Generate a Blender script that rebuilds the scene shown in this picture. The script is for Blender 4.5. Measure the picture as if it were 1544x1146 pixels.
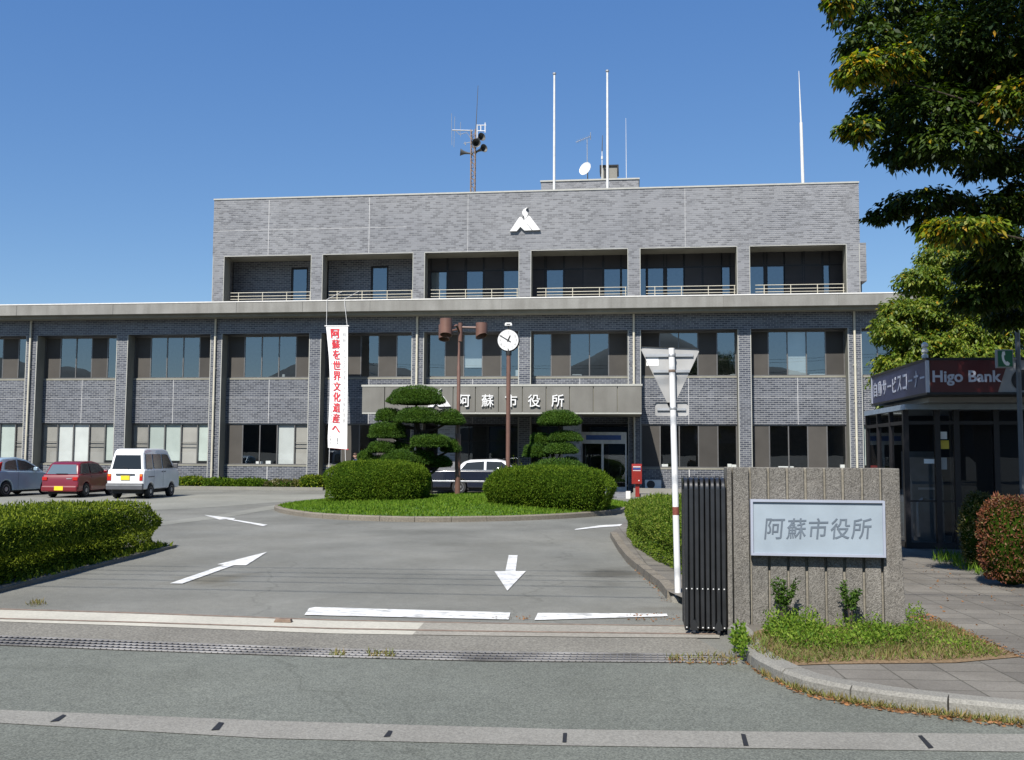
import bpy, math, random
import numpy as np
from mathutils import Vector, Matrix
R = math.radians
for o in list(bpy.data.objects): bpy.data.objects.remove(o)
scene = bpy.context.scene
COL = scene.collection
rng = np.random.default_rng(7)
random.seed(7)

# ------------------------------------------------------------------ camera
FPX, CX, CY = 1480.0, 772.0, 573.0          # focal length and centre in photo pixels (1544 x 1146)
EYE = np.array([0.0, 0.0, 1.68])
PITCH, YAW, ROLL = math.atan(110/1480.0), R(7.0), 0.0055
cF = np.array([-math.sin(YAW)*math.cos(PITCH), math.cos(YAW)*math.cos(PITCH), math.sin(PITCH)])
_r0 = np.array([math.cos(YAW), math.sin(YAW), 0.0]); _u0 = np.cross(_r0, cF)
cR = _r0*math.cos(ROLL) + _u0*math.sin(ROLL)
cU = -_r0*math.sin(ROLL) + _u0*math.cos(ROLL)
cam_d = bpy.data.cameras.new('camera'); cam = bpy.data.objects.new('camera', cam_d); COL.objects.link(cam)
cam_d.sensor_width = 36.0; cam_d.sensor_fit = 'HORIZONTAL'; cam_d.lens = FPX/1544*36.0
cam_d.clip_start = 0.1; cam_d.clip_end = 6000
m = Matrix(((cR[0], cU[0], -cF[0], EYE[0]), (cR[1], cU[1], -cF[1], EYE[1]), (cR[2], cU[2], -cF[2], EYE[2]), (0, 0, 0, 1)))
cam.matrix_world = m
scene.camera = cam

# ------------------------------------------------------------------ light
SUN_EL, SUN_AZ = R(48.0), R(16.0)            # behind the camera, a little to its left
world = bpy.data.worlds.new('World'); scene.world = world; world.use_nodes = True
wn = world.node_tree.nodes; wl = world.node_tree.links
bg = wn['Background']; sky = wn.new('ShaderNodeTexSky')
sky.sky_type = 'NISHITA'; sky.sun_disc = False
sky.sun_elevation = SUN_EL; sky.sun_rotation = R(180) + SUN_AZ
sky.air_density = 1.0; sky.dust_density = 0.0; sky.ozone_density = 8.0; sky.altitude = 0
ma = wn.new('ShaderNodeVectorMath'); ma.operation = 'MULTIPLY_ADD'       # calm, even blue of a dry autumn noon
wl.new(sky.outputs[0], ma.inputs[0]); ma.inputs[1].default_value = (0.75, 0.63, 0.43); ma.inputs[2].default_value = (0.0, 0.415, 1.89)
wl.new(ma.outputs[0], bg.inputs[0]); bg.inputs[1].default_value = 0.105
sun_d = bpy.data.lights.new('sun', 'SUN'); sun_d.energy = 5.0; sun_d.angle = R(0.5); sun_d.color = (1.0, 0.95, 0.87)
sun = bpy.data.objects.new('sun', sun_d); COL.objects.link(sun)
sdir = Vector((-math.sin(SUN_AZ)*math.cos(SUN_EL), -math.cos(SUN_AZ)*math.cos(SUN_EL), math.sin(SUN_EL)))
sun.location = sdir*60
sun.rotation_euler = sdir.to_track_quat('Z', 'Y').to_euler()
scene.view_settings.view_transform = 'Standard'; scene.view_settings.look = 'None'
scene.view_settings.exposure = 0.6; scene.view_settings.gamma = 1.0
try:
    scene.cycles.use_denoising = True
    scene.cycles.max_bounces = 6; scene.cycles.transparent_max_bounces = 12
    scene.cycles.caustics_reflective = False; scene.cycles.caustics_refractive = False
    scene.cycles.sample_clamp_indirect = 4.0
except Exception: pass

# ------------------------------------------------------------------ helpers
def ray(x, y): return cF + cR*((x-CX)/FPX) + cU*((CY-y)/FPX)
def onY(x, y, Y):
    d = ray(x, y); p = EYE + d*((Y-EYE[1])/d[1]); return p
def onZ(x, y, Z=0.0):
    d = ray(x, y); p = EYE + d*((Z-EYE[2])/d[2]); return p
def hX(x, y, Y): return onY(x, y, Y)[0]
def hZ(x, y, Y): return onY(x, y, Y)[2]

def tag(o, label=None, cat=None, group=None, kind=None):
    if label: o['label'] = label
    if cat: o['category'] = cat
    if group: o['group'] = group
    if kind: o['kind'] = kind
    return o
def empty(name, loc=(0, 0, 0), rz=0.0):
    o = bpy.data.objects.new(name, None); COL.objects.link(o)
    o.location = loc; o.rotation_euler = (0, 0, rz); o.empty_display_size = 0.2
    return o
def children(o): return [c for c in bpy.data.objects if c.parent == o]
def copy_tree(o, parent=None):
    c = o.copy(); COL.objects.link(c); c.parent = parent
    for ch in children(o): copy_tree(ch, c)
    return c

class MB:
    def __init__(s): s.v = []; s.f = []; s.m = []
    def add(s, verts, faces, mi=0):
        b = len(s.v); s.v += [tuple(map(float, p)) for p in verts]
        for f in faces: s.f.append(tuple(b+i for i in f)); s.m.append(mi)
        return s
    def quad(s, a, b, c, d, mi=0): return s.add([a, b, c, d], [(0, 1, 2, 3)], mi)
    def box(s, x0, y0, z0, x1, y1, z1, mi=0):
        v = [(x0,y0,z0),(x1,y0,z0),(x1,y1,z0),(x0,y1,z0),(x0,y0,z1),(x1,y0,z1),(x1,y1,z1),(x0,y1,z1)]
        return s.add(v, [(0,3,2,1),(4,5,6,7),(0,1,5,4),(1,2,6,5),(2,3,7,6),(3,0,4,7)], mi)
    def prism(s, pts, plane, lo, hi, mi=0):
        n = len(pts)
        def P(p, t):
            if plane == 'xz': return (p[0], t, p[1])
            if plane == 'yz': return (t, p[0], p[1])
            return (p[0], p[1], t)
        v = [P(p, lo) for p in pts] + [P(p, hi) for p in pts]
        f = [tuple(range(n)), tuple(range(2*n-1, n-1, -1))]
        f += [(i, i+n, (i+1) % n + n, (i+1) % n) for i in range(n)]
        return s.add(v, f, mi)
    def tube(s, path, r, seg=8, mi=0, cap=True):
        P = [Vector(p) for p in path]; n = len(P)
        rr = r if isinstance(r, (list, tuple)) else [r]*n
        v = []; ref = None
        for i, p in enumerate(P):
            t = (P[min(i+1, n-1)] - P[max(i-1, 0)]).normalized()
            if ref is None: ref = Vector((0, 0, 1)) if abs(t.z) < 0.9 else Vector((1, 0, 0))
            a = t.cross(ref).normalized(); b = t.cross(a).normalized(); ref = -b if False else ref
            for k in range(seg):
                th = 2*math.pi*k/seg
                v.append(tuple(p + a*(rr[i]*math.cos(th)) + b*(rr[i]*math.sin(th))))
        f = []
        for i in range(n-1):
            for k in range(seg):
                k2 = (k+1) % seg
                f.append((i*seg+k, i*seg+k2, (i+1)*seg+k2, (i+1)*seg+k))
        if cap: f += [tuple(range(seg-1, -1, -1)), tuple((n-1)*seg+k for k in range(seg))]
        return s.add(v, f, mi)
    def lathe(s, prof, c=(0, 0, 0), axis=(0, 0, 1), seg=20, mi=0):
        ax = Vector(axis).normalized(); ref = Vector((1, 0, 0)) if abs(ax.x) < 0.9 else Vector((0, 0, 1))
        a = ax.cross(ref).normalized(); b = ax.cross(a); c = Vector(c); n = len(prof); v = []
        for (r, z) in prof:
            for k in range(seg):
                th = 2*math.pi*k/seg
                v.append(tuple(c + ax*z + a*(r*math.cos(th)) + b*(r*math.sin(th))))
        f = [(i*seg+k, i*seg+(k+1) % seg, (i+1)*seg+(k+1) % seg, (i+1)*seg+k) for i in range(n-1) for k in range(seg)]
        f += [tuple(range(seg-1, -1, -1)), tuple((n-1)*seg+k for k in range(seg))]
        return s.add(v, f, mi)
    def build(s, name, mats, parent=None, off=(0, 0, 0), smooth=False, bevel=0.0, bseg=2, blimit=35):
        me = bpy.data.meshes.new(name)
        ox, oy, oz = off
        me.from_pydata([(x-ox, y-oy, z-oz) for x, y, z in s.v], [], s.f)
        if not isinstance(mats, (list, tuple)): mats = [mats]
        for mm in mats: me.materials.append(mm)
        if len(mats) > 1: me.polygons.foreach_set('material_index', s.m)
        me.update(); me.validate()
        import bmesh
        bm = bmesh.new(); bm.from_mesh(me); bmesh.ops.recalc_face_normals(bm, faces=bm.faces); bm.to_mesh(me); bm.free()
        o = bpy.data.objects.new(name, me); COL.objects.link(o)
        if parent is not None: o.parent = parent
        if bevel:
            b = o.modifiers.new('bevel', 'BEVEL'); b.width = bevel; b.segments = bseg; b.limit_method = 'ANGLE'; b.angle_limit = R(blimit)
        if smooth:
            for p in me.polygons: p.use_smooth = True
            try: me.set_sharp_from_angle(angle=R(40))
            except Exception: pass
        return o

def text_geo(txt, size, extrude=0.0, align='CENTER', bold=0.0):
    cu = bpy.data.curves.new('t', 'FONT'); cu.body = txt; cu.size = size; cu.extrude = extrude
    cu.align_x = align; cu.align_y = 'CENTER'; cu.offset = bold; cu.resolution_u = 3
    ob = bpy.data.objects.new('t', cu); COL.objects.link(ob)
    me = bpy.data.meshes.new_from_object(ob)
    v = [tuple(p.co) for p in me.vertices]; f = [tuple(p.vertices) for p in me.polygons]
    bpy.data.objects.remove(ob); bpy.data.curves.remove(cu); bpy.data.meshes.remove(me)
    return v, f
def put_text(mb, txt, size, at, right=(1, 0, 0), up=(0, 0, 1), extrude=0.002, bold=0.0, mi=0, sx=1.0, fit=None):
    v, f = text_geo(txt, size, extrude, bold=bold)
    if not v: return
    xs = [p[0] for p in v]; ys = [p[1] for p in v]
    mx, my = (min(xs)+max(xs))/2, (min(ys)+max(ys))/2
    kx = ky = 1.0
    if fit: kx = fit[0]/(max(xs)-min(xs)); ky = fit[1]/(max(ys)-min(ys))
    Rv, Uv = Vector(right).normalized(), Vector(up).normalized(); Nv = Rv.cross(Uv); A = Vector(at)
    mb.add([tuple(A + Rv*((p[0]-mx)*kx*sx) + Uv*((p[1]-my)*ky) + Nv*p[2]) for p in v], f, mi)

# ------------------------------------------------------------------ materials
def newmat(name):
    mt = bpy.data.materials.new(name); mt.use_nodes = True
    nt = mt.node_tree; return mt, nt, nt.nodes['Principled BSDF']
def rgba(c): return (c[0], c[1], c[2], 1.0)
def plain(name, c, rough=0.6, metal=0.0, var=0.12, scale=6.0, spec=0.5, bump=0.0, bscale=40.0, coat=0.0, vary=0.0):
    mt, nt, b = newmat(name); N = nt.nodes; L = nt.links
    geo = N.new('ShaderNodeTexCoord')
    nz = N.new('ShaderNodeTexNoise'); nz.inputs['Scale'].default_value = scale; nz.inputs['Detail'].default_value = 6
    L.new(geo.outputs['Object'], nz.inputs['Vector'])
    cr = N.new('ShaderNodeValToRGB'); cr.color_ramp.elements[0].position = 0.3; cr.color_ramp.elements[1].position = 0.7
    cr.color_ramp.elements[0].color = rgba([x*(1-var) for x in c]); cr.color_ramp.elements[1].color = rgba([min(1, x*(1+var)) for x in c])
    L.new(nz.outputs['Fac'], cr.inputs['Fac']); L.new(cr.outputs['Color'], b.inputs['Base Color'])
    if vary:                                  # each blind or screen has faded a little differently
        oi = N.new('ShaderNodeObjectInfo'); L.new(mixrgb(nt, cr.outputs['Color'], ramp(nt, oi.outputs['Random'], [(0.0, (1-vary, 1-vary, 1-vary)), (1.0, (1+vary*0.6, 1+vary*0.55, 1+vary*0.5))]), 1.0, 'MULTIPLY'), b.inputs['Base Color'])
    b.inputs['Roughness'].default_value = rough; b.inputs['Metallic'].default_value = metal
    b.inputs['Specular IOR Level'].default_value = spec
    if coat: b.inputs['Coat Weight'].default_value = coat; b.inputs['Coat Roughness'].default_value = 0.06
    if bump:
        n2 = N.new('ShaderNodeTexNoise'); n2.inputs['Scale'].default_value = bscale; n2.inputs['Detail'].default_value = 4
        L.new(geo.outputs['Object'], n2.inputs['Vector'])
        bp = N.new('ShaderNodeBump'); bp.inputs['Strength'].default_value = bump; bp.inputs['Distance'].default_value = 0.02
        L.new(n2.outputs['Fac'], bp.inputs['Height']); L.new(bp.outputs['Normal'], b.inputs['Normal'])
    return mt
def mixrgb(nt, a, b, fac, mode='MIX'):
    n = nt.nodes.new('ShaderNodeMix'); n.data_type = 'RGBA'; n.blend_type = mode
    for sock, val in ((n.inputs[6], a), (n.inputs[7], b), (n.inputs[0], fac)):
        if hasattr(val, 'is_linked'): nt.links.new(val, sock)
        elif isinstance(val, (tuple, list)): sock.default_value = rgba(val)
        else: sock.default_value = val
    return n.outputs[2]
def ramp(nt, src, stops):
    n = nt.nodes.new('ShaderNodeValToRGB'); e = n.color_ramp.elements
    while len(e) < len(stops): e.new(0.5)
    for i, (p, c) in enumerate(stops):
        e[i].position = p; e[i].color = rgba(c) if isinstance(c, (tuple, list)) else (c, c, c, 1)
    nt.links.new(src, n.inputs['Fac']); return n.outputs['Color']
def noise(nt, vec, scale, detail=5.0, rough=0.55):
    n = nt.nodes.new('ShaderNodeTexNoise'); n.inputs['Scale'].default_value = scale
    n.inputs['Detail'].default_value = detail; n.inputs['Roughness'].default_value = rough
    if vec is not None: nt.links.new(vec, n.inputs['Vector'])
    return n.outputs['Fac']
def mapped(nt, vec, scale=(1, 1, 1), loc=(0, 0, 0), rot=(0, 0, 0)):
    n = nt.nodes.new('ShaderNodeMapping'); n.inputs['Scale'].default_value = scale; n.inputs['Location'].default_value = loc; n.inputs['Rotation'].default_value = rot
    nt.links.new(vec, n.inputs['Vector']); return n.outputs['Vector']
def worldpos(nt): return nt.nodes.new('ShaderNodeNewGeometry').outputs['Position']

def brick(name, dark, light, mortar, rough, var_noise=0.5, light_bias=0.5, spec=0.5):
    """glazed brick: wall coordinates are (x + y, z) so that both wall directions get true courses"""
    mt, nt, b = newmat(name); N = nt.nodes; L = nt.links
    pos = worldpos(nt); sep = N.new('ShaderNodeSeparateXYZ'); L.new(pos, sep.inputs[0])
    ad = N.new('ShaderNodeMath'); ad.operation = 'ADD'; L.new(sep.outputs[0], ad.inputs[0]); L.new(sep.outputs[1], ad.inputs[1])
    cb = N.new('ShaderNodeCombineXYZ'); L.new(ad.outputs[0], cb.inputs[0]); L.new(sep.outputs[2], cb.inputs[1])
    br = N.new('ShaderNodeTexBrick'); L.new(cb.outputs[0], br.inputs['Vector'])
    br.inputs['Scale'].default_value = 1.0; br.inputs['Brick Width'].default_value = 0.25; br.inputs['Row Height'].default_value = 0.09
    br.inputs['Mortar Size'].default_value = 0.011; br.inputs['Mortar Smooth'].default_value = 0.2; br.inputs['Bias'].default_value = light_bias
    br.inputs['Color1'].default_value = rgba(dark); br.inputs['Color2'].default_value = rgba(light); br.inputs['Mortar'].default_value = rgba(mortar)
    big = noise(nt, mapped(nt, pos, (0.22, 0.22, 0.5)), 1.0, 5.0)
    streak = noise(nt, mapped(nt, pos, (1.1, 1.1, 0.12)), 1.0, 4.0)
    c = mixrgb(nt, br.outputs['Color'], ramp(nt, big, [(0.3, (0.80, 0.81, 0.84)), (0.7, (1.15, 1.14, 1.11))]), var_noise, 'MULTIPLY')
    c = mixrgb(nt, c, ramp(nt, streak, [(0.35, (0.82, 0.82, 0.82)), (0.65, (1.1, 1.1, 1.1))]), 0.45, 'MULTIPLY')
    L.new(c, b.inputs['Base Color']); b.inputs['Roughness'].default_value = rough; b.inputs['Specular IOR Level'].default_value = spec
    bp = N.new('ShaderNodeBump'); bp.inputs['Strength'].default_value = 0.35; bp.inputs['Distance'].default_value = 0.01; bp.invert = True
    L.new(br.outputs['Fac'], bp.inputs['Height']); L.new(bp.outputs['Normal'], b.inputs['Normal'])
    return mt

def asphalt(name, base, stain=0.35, speck=0.5, patches=()):
    mt, nt, b = newmat(name); N = nt.nodes; L = nt.links
    pos = worldpos(nt)
    f1 = noise(nt, pos, 70.0, 4.0, 0.8); f2 = noise(nt, pos, 0.35, 6.0); f3 = noise(nt, mapped(nt, pos, (0.55, 0.40, 1)), 1.0, 7.0, 0.65); f4 = noise(nt, pos, 9.0, 6.0, 0.7)
    c = ramp(nt, f1, [(0.30, [x*(1-speck) for x in base]), (0.5, base), (0.72, [min(1, x*(1+speck*1.2)) for x in base])])
    c = mixrgb(nt, c, ramp(nt, f2, [(0.32, (0.72, 0.73, 0.72)), (0.66, (1.12, 1.11, 1.08))]), stain*1.6, 'MULTIPLY')
    c = mixrgb(nt, c, ramp(nt, f3, [(0.36, (0.74, 0.73, 0.70)), (0.62, (1.08, 1.08, 1.08))]), stain*1.4, 'MULTIPLY')
    c = mixrgb(nt, c, ramp(nt, f4, [(0.3, (0.8, 0.8, 0.8)), (0.7, (1.14, 1.14, 1.12))]), 0.6, 'MULTIPLY')
    # oil and tyre stains with shapes of their own: (x, y, half-length x, half-length y, colour)
    for px_, py_, rx_, ry_, col in patches:
        mp = mapped(nt, pos, (1/rx_, 1/ry_, 0.0), (-px_/rx_, -py_/ry_, 0))
        wob = N.new('ShaderNodeTexNoise'); wob.inputs['Scale'].default_value = 1.4; wob.inputs['Detail'].default_value = 6; L.new(pos, wob.inputs['Vector'])
        ln = N.new('ShaderNodeVectorMath'); ln.operation = 'LENGTH'; L.new(mp, ln.inputs[0])
        ad_ = N.new('ShaderNodeMath'); ad_.operation = 'MULTIPLY_ADD'; L.new(wob.outputs['Fac'], ad_.inputs[0]); ad_.inputs[1].default_value = 1.3; L.new(ln.outputs['Value'], ad_.inputs[2])
        c = mixrgb(nt, c, mixrgb(nt, c, col, 1.0, 'MULTIPLY'), ramp(nt, ad_.outputs[0], [(0.75, 1.0), (1.0, 0.0)]) if False else ramp(nt, ad_.outputs[0], [(0.55, 1.0), (1.0, 0.0)]))
    # hairline cracks
    vc = N.new('ShaderNodeTexVoronoi'); vc.feature = 'DISTANCE_TO_EDGE'; vc.inputs['Scale'].default_value = 0.16
    wv = N.new('ShaderNodeVectorMath'); wv.operation = 'MULTIPLY_ADD'; nzv = N.new('ShaderNodeTexNoise'); nzv.inputs['Scale'].default_value = 0.9; nzv.inputs['Detail'].default_value = 5; L.new(pos, nzv.inputs['Vector'])
    L.new(nzv.outputs['Color'], wv.inputs[0]); wv.inputs[1].default_value = (1.6, 1.6, 0); L.new(pos, wv.inputs[2]); L.new(wv.outputs[0], vc.inputs['Vector'])
    c = mixrgb(nt, c, (0.62, 0.62, 0.60), ramp(nt, vc.outputs['Distance'], [(0.0, 0.55), (0.0016, 0.0)]), 'MULTIPLY')
    L.new(c, b.inputs['Base Color']); b.inputs['Roughness'].default_value = 0.85; b.inputs['Specular IOR Level'].default_value = 0.3
    bp = N.new('ShaderNodeBump'); bp.inputs['Strength'].default_value = 0.45; bp.inputs['Distance'].default_value = 0.008
    L.new(f1, bp.inputs['Height']); L.new(bp.outputs['Normal'], b.inputs['Normal'])
    return mt
def concrete(name, base, rough=0.85, grain=60.0, amt=0.35, streaks=0.4, bump=0.3):
    mt, nt, b = newmat(name); N = nt.nodes; L = nt.links
    pos = worldpos(nt)
    f1 = noise(nt, pos, grain, 4.0, 0.7); f2 = noise(nt, pos, 1.1, 6.0); f3 = noise(nt, mapped(nt, pos, (2.5, 2.5, 0.25)), 1.0, 5.0)
    c = ramp(nt, f1, [(0.3, [x*(1-amt) for x in base]), (0.52, base), (0.74, [min(1, x*(1+amt)) for x in base])])
    c = mixrgb(nt, c, ramp(nt, f2, [(0.3, (0.78, 0.77, 0.75)), (0.68, (1.1, 1.1, 1.08))]), 0.6, 'MULTIPLY')
    c = mixrgb(nt, c, ramp(nt, f3, [(0.34, (0.7, 0.69, 0.67)), (0.62, (1.06, 1.06, 1.06))]), streaks, 'MULTIPLY')
    L.new(c, b.inputs['Base Color']); b.inputs['Roughness'].default_value = rough; b.inputs['Specular IOR Level'].default_value = 0.25
    bp = N.new('ShaderNodeBump'); bp.inputs['Strength'].default_value = bump; bp.inputs['Distance'].default_value = 0.012
    L.new(f1, bp.inputs['Height']); L.new(bp.outputs['Normal'], b.inputs['Normal'])
    return mt
def pebble(name, cols, scale=48.0):
    """exposed-aggregate concrete"""
    mt, nt, b = newmat(name); N = nt.nodes; L = nt.links
    pos = worldpos(nt)
    vo = N.new('ShaderNodeTexVoronoi'); vo.inputs['Scale'].default_value = scale; L.new(pos, vo.inputs['Vector'])
    sp = N.new('ShaderNodeSeparateColor'); L.new(vo.outputs['Color'], sp.inputs[0])
    c = ramp(nt, sp.outputs[0], [(i/(len(cols)-1), k) for i, k in enumerate(cols)])
    edge = ramp(nt, vo.outputs['Distance'], [(0.0, (1.1, 1.1, 1.1)), (0.55, (0.62, 0.61, 0.59))])
    c = mixrgb(nt, c, edge, 0.5, 'MULTIPLY')
    soft = noise(nt, pos, 14.0, 5.0, 0.7)
    c = mixrgb(nt, c, ramp(nt, soft, [(0.3, (0.72, 0.72, 0.71)), (0.7, (1.2, 1.2, 1.18))]), 0.6, 'MULTIPLY')
    f2 = noise(nt, pos, 1.4, 6.0); f3 = noise(nt, mapped(nt, pos, (4, 4, 0.4)), 1.0, 5.0)
    c = mixrgb(nt, c, ramp(nt, f2, [(0.32, (0.72, 0.72, 0.70)), (0.66, (1.15, 1.13, 1.1))]), 0.75, 'MULTIPLY')
    c = mixrgb(nt, c, ramp(nt, f3, [(0.36, (0.68, 0.67, 0.66)), (0.62, (1.05, 1.05, 1.05))]), 0.6, 'MULTIPLY')
    L.new(c, b.inputs['Base Color']); b.inputs['Roughness'].default_value = 0.8; b.inputs['Specular IOR Level'].default_value = 0.3
    bp = N.new('ShaderNodeBump'); bp.inputs['Strength'].default_value = 0.45; bp.inputs['Distance'].default_value = 0.010; bp.invert = True
    L.new(vo.outputs['Distance'], bp.inputs['Height']); L.new(bp.outputs['Normal'], b.inputs['Normal'])
    return mt
def leafmat(name, cols, trans=0.3, rough=0.5, spec=0.35):
    mt, nt, b = newmat(name); N = nt.nodes; L = nt.links
    g = N.new('ShaderNodeNewGeometry')
    c = ramp(nt, g.outputs['Random Per Island'], [(i/(len(cols)-1), k) for i, k in enumerate(cols)])
    big = noise(nt, g.outputs['Position'], 1.6, 3.0)
    c = mixrgb(nt, c, ramp(nt, big, [(0.3, (0.75, 0.8, 0.75)), (0.7, (1.2, 1.15, 1.1))]), 0.7, 'MULTIPLY')
    L.new(c, b.inputs['Base Color']); b.inputs['Roughness'].default_value = rough; b.inputs['Specular IOR Level'].default_value = spec
    if trans > 0:
        t = N.new('ShaderNodeBsdfTranslucent'); L.new(mixrgb(nt, c, (1.5, 1.6, 0.6), 1.0, 'MULTIPLY'), t.inputs['Color'])
        mx = N.new('ShaderNodeMixShader'); mx.inputs[0].default_value = trans
        out = N['Material Output']; L.new(b.outputs[0], mx.inputs[1]); L.new(t.outputs[0], mx.inputs[2]); L.new(mx.outputs[0], out.inputs[0])
    return mt
def glassmat(name, refl=0.3, tint=(0.55, 0.6, 0.62), rough=0.0, gcol=(0.85, 0.93, 1.0)):
    mt, nt, b = newmat(name); N = nt.nodes; L = nt.links
    N.remove(b)
    g = N.new('ShaderNodeBsdfGlossy'); g.inputs['Roughness'].default_value = rough; g.inputs['Color'].default_value = rgba(gcol)
    t = N.new('ShaderNodeBsdfTransparent'); t.inputs['Color'].default_value = rgba(tint)
    lw = N.new('ShaderNodeLayerWeight'); pw = N.new('ShaderNodeMath'); pw.operation = 'POWER'; pw.inputs[1].default_value = 5.0; L.new(lw.outputs['Facing'], pw.inputs[0])
    ad = N.new('ShaderNodeMath'); ad.operation = 'ADD'; ad.use_clamp = True; L.new(pw.outputs[0], ad.inputs[0]); ad.inputs[1].default_value = refl
    mx = N.new('ShaderNodeMixShader'); L.new(ad.outputs[0], mx.inputs[0]); L.new(t.outputs[0], mx.inputs[1]); L.new(g.outputs[0], mx.inputs[2])
    # a very slight waviness of the panes
    pos = worldpos(nt); bp = N.new('ShaderNodeBump'); bp.inputs['Strength'].default_value = 0.012; bp.inputs['Distance'].default_value = 0.05
    L.new(noise(nt, pos, 0.9, 2.0), bp.inputs['Height']); L.new(bp.outputs['Normal'], g.inputs['Normal'])
    L.new(mx.outputs[0], N['Material Output'].inputs[0])
    return mt

M = {}
M['brick_low'] = brick('grey_glazed_brick', (0.043, 0.048, 0.063), (0.112, 0.12, 0.141), (0.245, 0.25, 0.256), 0.36, 0.7, -0.05)
M['brick_top'] = brick('sky_sheen_glazed_brick', (0.064, 0.064, 0.069), (0.195, 0.199, 0.212), (0.212, 0.215, 0.222), 0.36, 0.4, 0.28, 0.6)  # upper brick lightened in colour to stand in for sky reflected in the glaze
M['concrete'] = concrete('facade_concrete', (0.232, 0.230, 0.218), grain=25, amt=0.08, streaks=0.55, bump=0.1)
M['reveal'] = concrete('reveal_concrete', (0.24, 0.235, 0.20), grain=25, amt=0.08, streaks=0.3, bump=0.1)
M['canopy'] = concrete('canopy_panel', (0.172, 0.168, 0.155), grain=90, amt=0.2, streaks=0.3, bump=0.2)
M['coping'] = plain('pale_metal_coping', (0.62, 0.61, 0.58), 0.5, 0.0, 0.08)
M['trim'] = plain('pale_corner_trim', (0.36, 0.36, 0.33), 0.5, 0.0, 0.08)
M['joint'] = plain('joint_sealant', (0.42, 0.42, 0.42), 0.7)
M['pipe'] = plain('cream_pipe', (0.50, 0.47, 0.38), 0.5, 0.0, 0.1, 2.0)
M['frame'] = plain('aluminium_frame', (0.16, 0.155, 0.15), 0.4, 0.5, 0.1)
M['darkframe'] = plain('bronze_frame', (0.02, 0.02, 0.022), 0.4, 0.3, 0.1)
M['screen'] = plain('brown_insect_screen', (0.052, 0.048, 0.043), 0.8, 0.0, 0.15, 1.2, vary=0.3)
M['darkscreen'] = plain('dark_screen', (0.034, 0.032, 0.034), 0.6, 0.0, 0.15, 1.2, vary=0.3)
M['blind_w'] = plain('white_blind', (0.70, 0.72, 0.70), 0.8, 0.0, 0.08, 1.5, vary=0.18)
M['blind_g'] = plain('grey_beige_panel', (0.40, 0.38, 0.35), 0.8, 0.0, 0.10, 1.5, vary=0.2)
M['blind_p'] = plain('pale_green_blind', (0.53, 0.59, 0.55), 0.8, 0.0, 0.08, 1.5, vary=0.18)
M['glass'] = glassmat('window_glass', 0.22)
M['glass_dim'] = glassmat('ground_floor_glass', 0.08, (0.86, 0.88, 0.88))
M['clear'] = glassmat('booth_glass', 0.03, (0.6, 0.6, 0.6))
M['interior'] = plain('room_wall', (0.22, 0.21, 0.19), 0.9)
M['paper'] = plain('white_paper', (0.8, 0.8, 0.78), 0.8, 0, 0.05)
M['white'] = plain('white_paint', (0.66, 0.66, 0.655), 0.45, 0.0, 0.05, 3.0)
M['offwhite'] = plain('off_white_metal', (0.62, 0.62, 0.60), 0.4, 0.0, 0.1, 3.0)
M['silver'] = plain('galvanised_steel', (0.42, 0.43, 0.44), 0.45, 0.6, 0.15, 5.0)
M['greymetal'] = plain('grey_sign_back', (0.34, 0.34, 0.335), 0.55, 0.2, 0.15, 4.0)
M['black'] = plain('black_paint', (0.018, 0.019, 0.021), 0.32, 0.0, 0.25, 6.0, coat=0.2)
M['rubber'] = plain('tyre_rubber', (0.015, 0.015, 0.016), 0.8)
M['brown'] = plain('brown_painted_steel', (0.135, 0.070, 0.052), 0.5, 0.0, 0.2, 2.5)
M['red'] = plain('red_paint', (0.21, 0.016, 0.011), 0.35, 0, 0.1, coat=0.3)
M['horn'] = plain('grey_horn', (0.10, 0.10, 0.095), 0.5, 0.2)
M['rust'] = plain('rusty_steel', (0.22, 0.16, 0.12), 0.8, 0.2, 0.3, 12.0)
M['dark'] = plain('shadow_black', (0.012, 0.012, 0.013), 0.7)
M['asphalt'] = asphalt('forecourt_asphalt', (0.178, 0.178, 0.162), 0.45, 0.45, [(-0.2, 14.2, 1.5, 3.6, (0.55, 0.53, 0.50)), (-5.6, 12.4, 2.2, 2.6, (0.80, 0.75, 0.66)), (0.3, 11.0, 1.4, 1.0, (0.62, 0.57, 0.50)), (-3.4, 18.0, 1.6, 4.0, (0.88, 0.88, 0.87)), (-9.0, 24.0, 3.0, 2.4, (0.86, 0.86, 0.85))])
M['road'] = asphalt('street_asphalt', (0.138, 0.146, 0.128), 0.35, 0.65, [(-4.0, 7.2, 3.4, 0.5, (0.88, 0.88, 0.87)), (0.9, 8.0, 0.8, 0.5, (0.75, 0.72, 0.66)), (-1.0, 5.2, 3.0, 0.5, (0.87, 0.87, 0.86))])
M['kerb'] = concrete('kerb_concrete', (0.222, 0.215, 0.193), grain=70, amt=0.35, streaks=0.0, bump=0.4)
M['kerb_mossy'] = concrete('weathered_kerb', (0.185, 0.165, 0.135), grain=40, amt=0.4, streaks=0.0, bump=0.4)
M['railbed'] = concrete('rail_strip_concrete', (0.44, 0.42, 0.36), grain=30, amt=0.15, streaks=0.0, bump=0.2)
M['roughconc'] = concrete('washed_concrete', (0.19, 0.18, 0.155), grain=45, amt=0.55, streaks=0.0, bump=0.5)
M['bark'] = concrete('bark', (0.06, 0.048, 0.038), grain=20, amt=0.5, streaks=0.6, bump=0.8)
M['gate_stone'] = pebble('exposed_aggregate', [(0.115, 0.109, 0.100), (0.180, 0.171, 0.158), (0.218, 0.208, 0.193), (0.275, 0.263, 0.245)], 110.0)
M['gate_groove'] = concrete('groove_mortar', (0.215, 0.20, 0.17), grain=40, amt=0.3, streaks=0.3)
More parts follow.
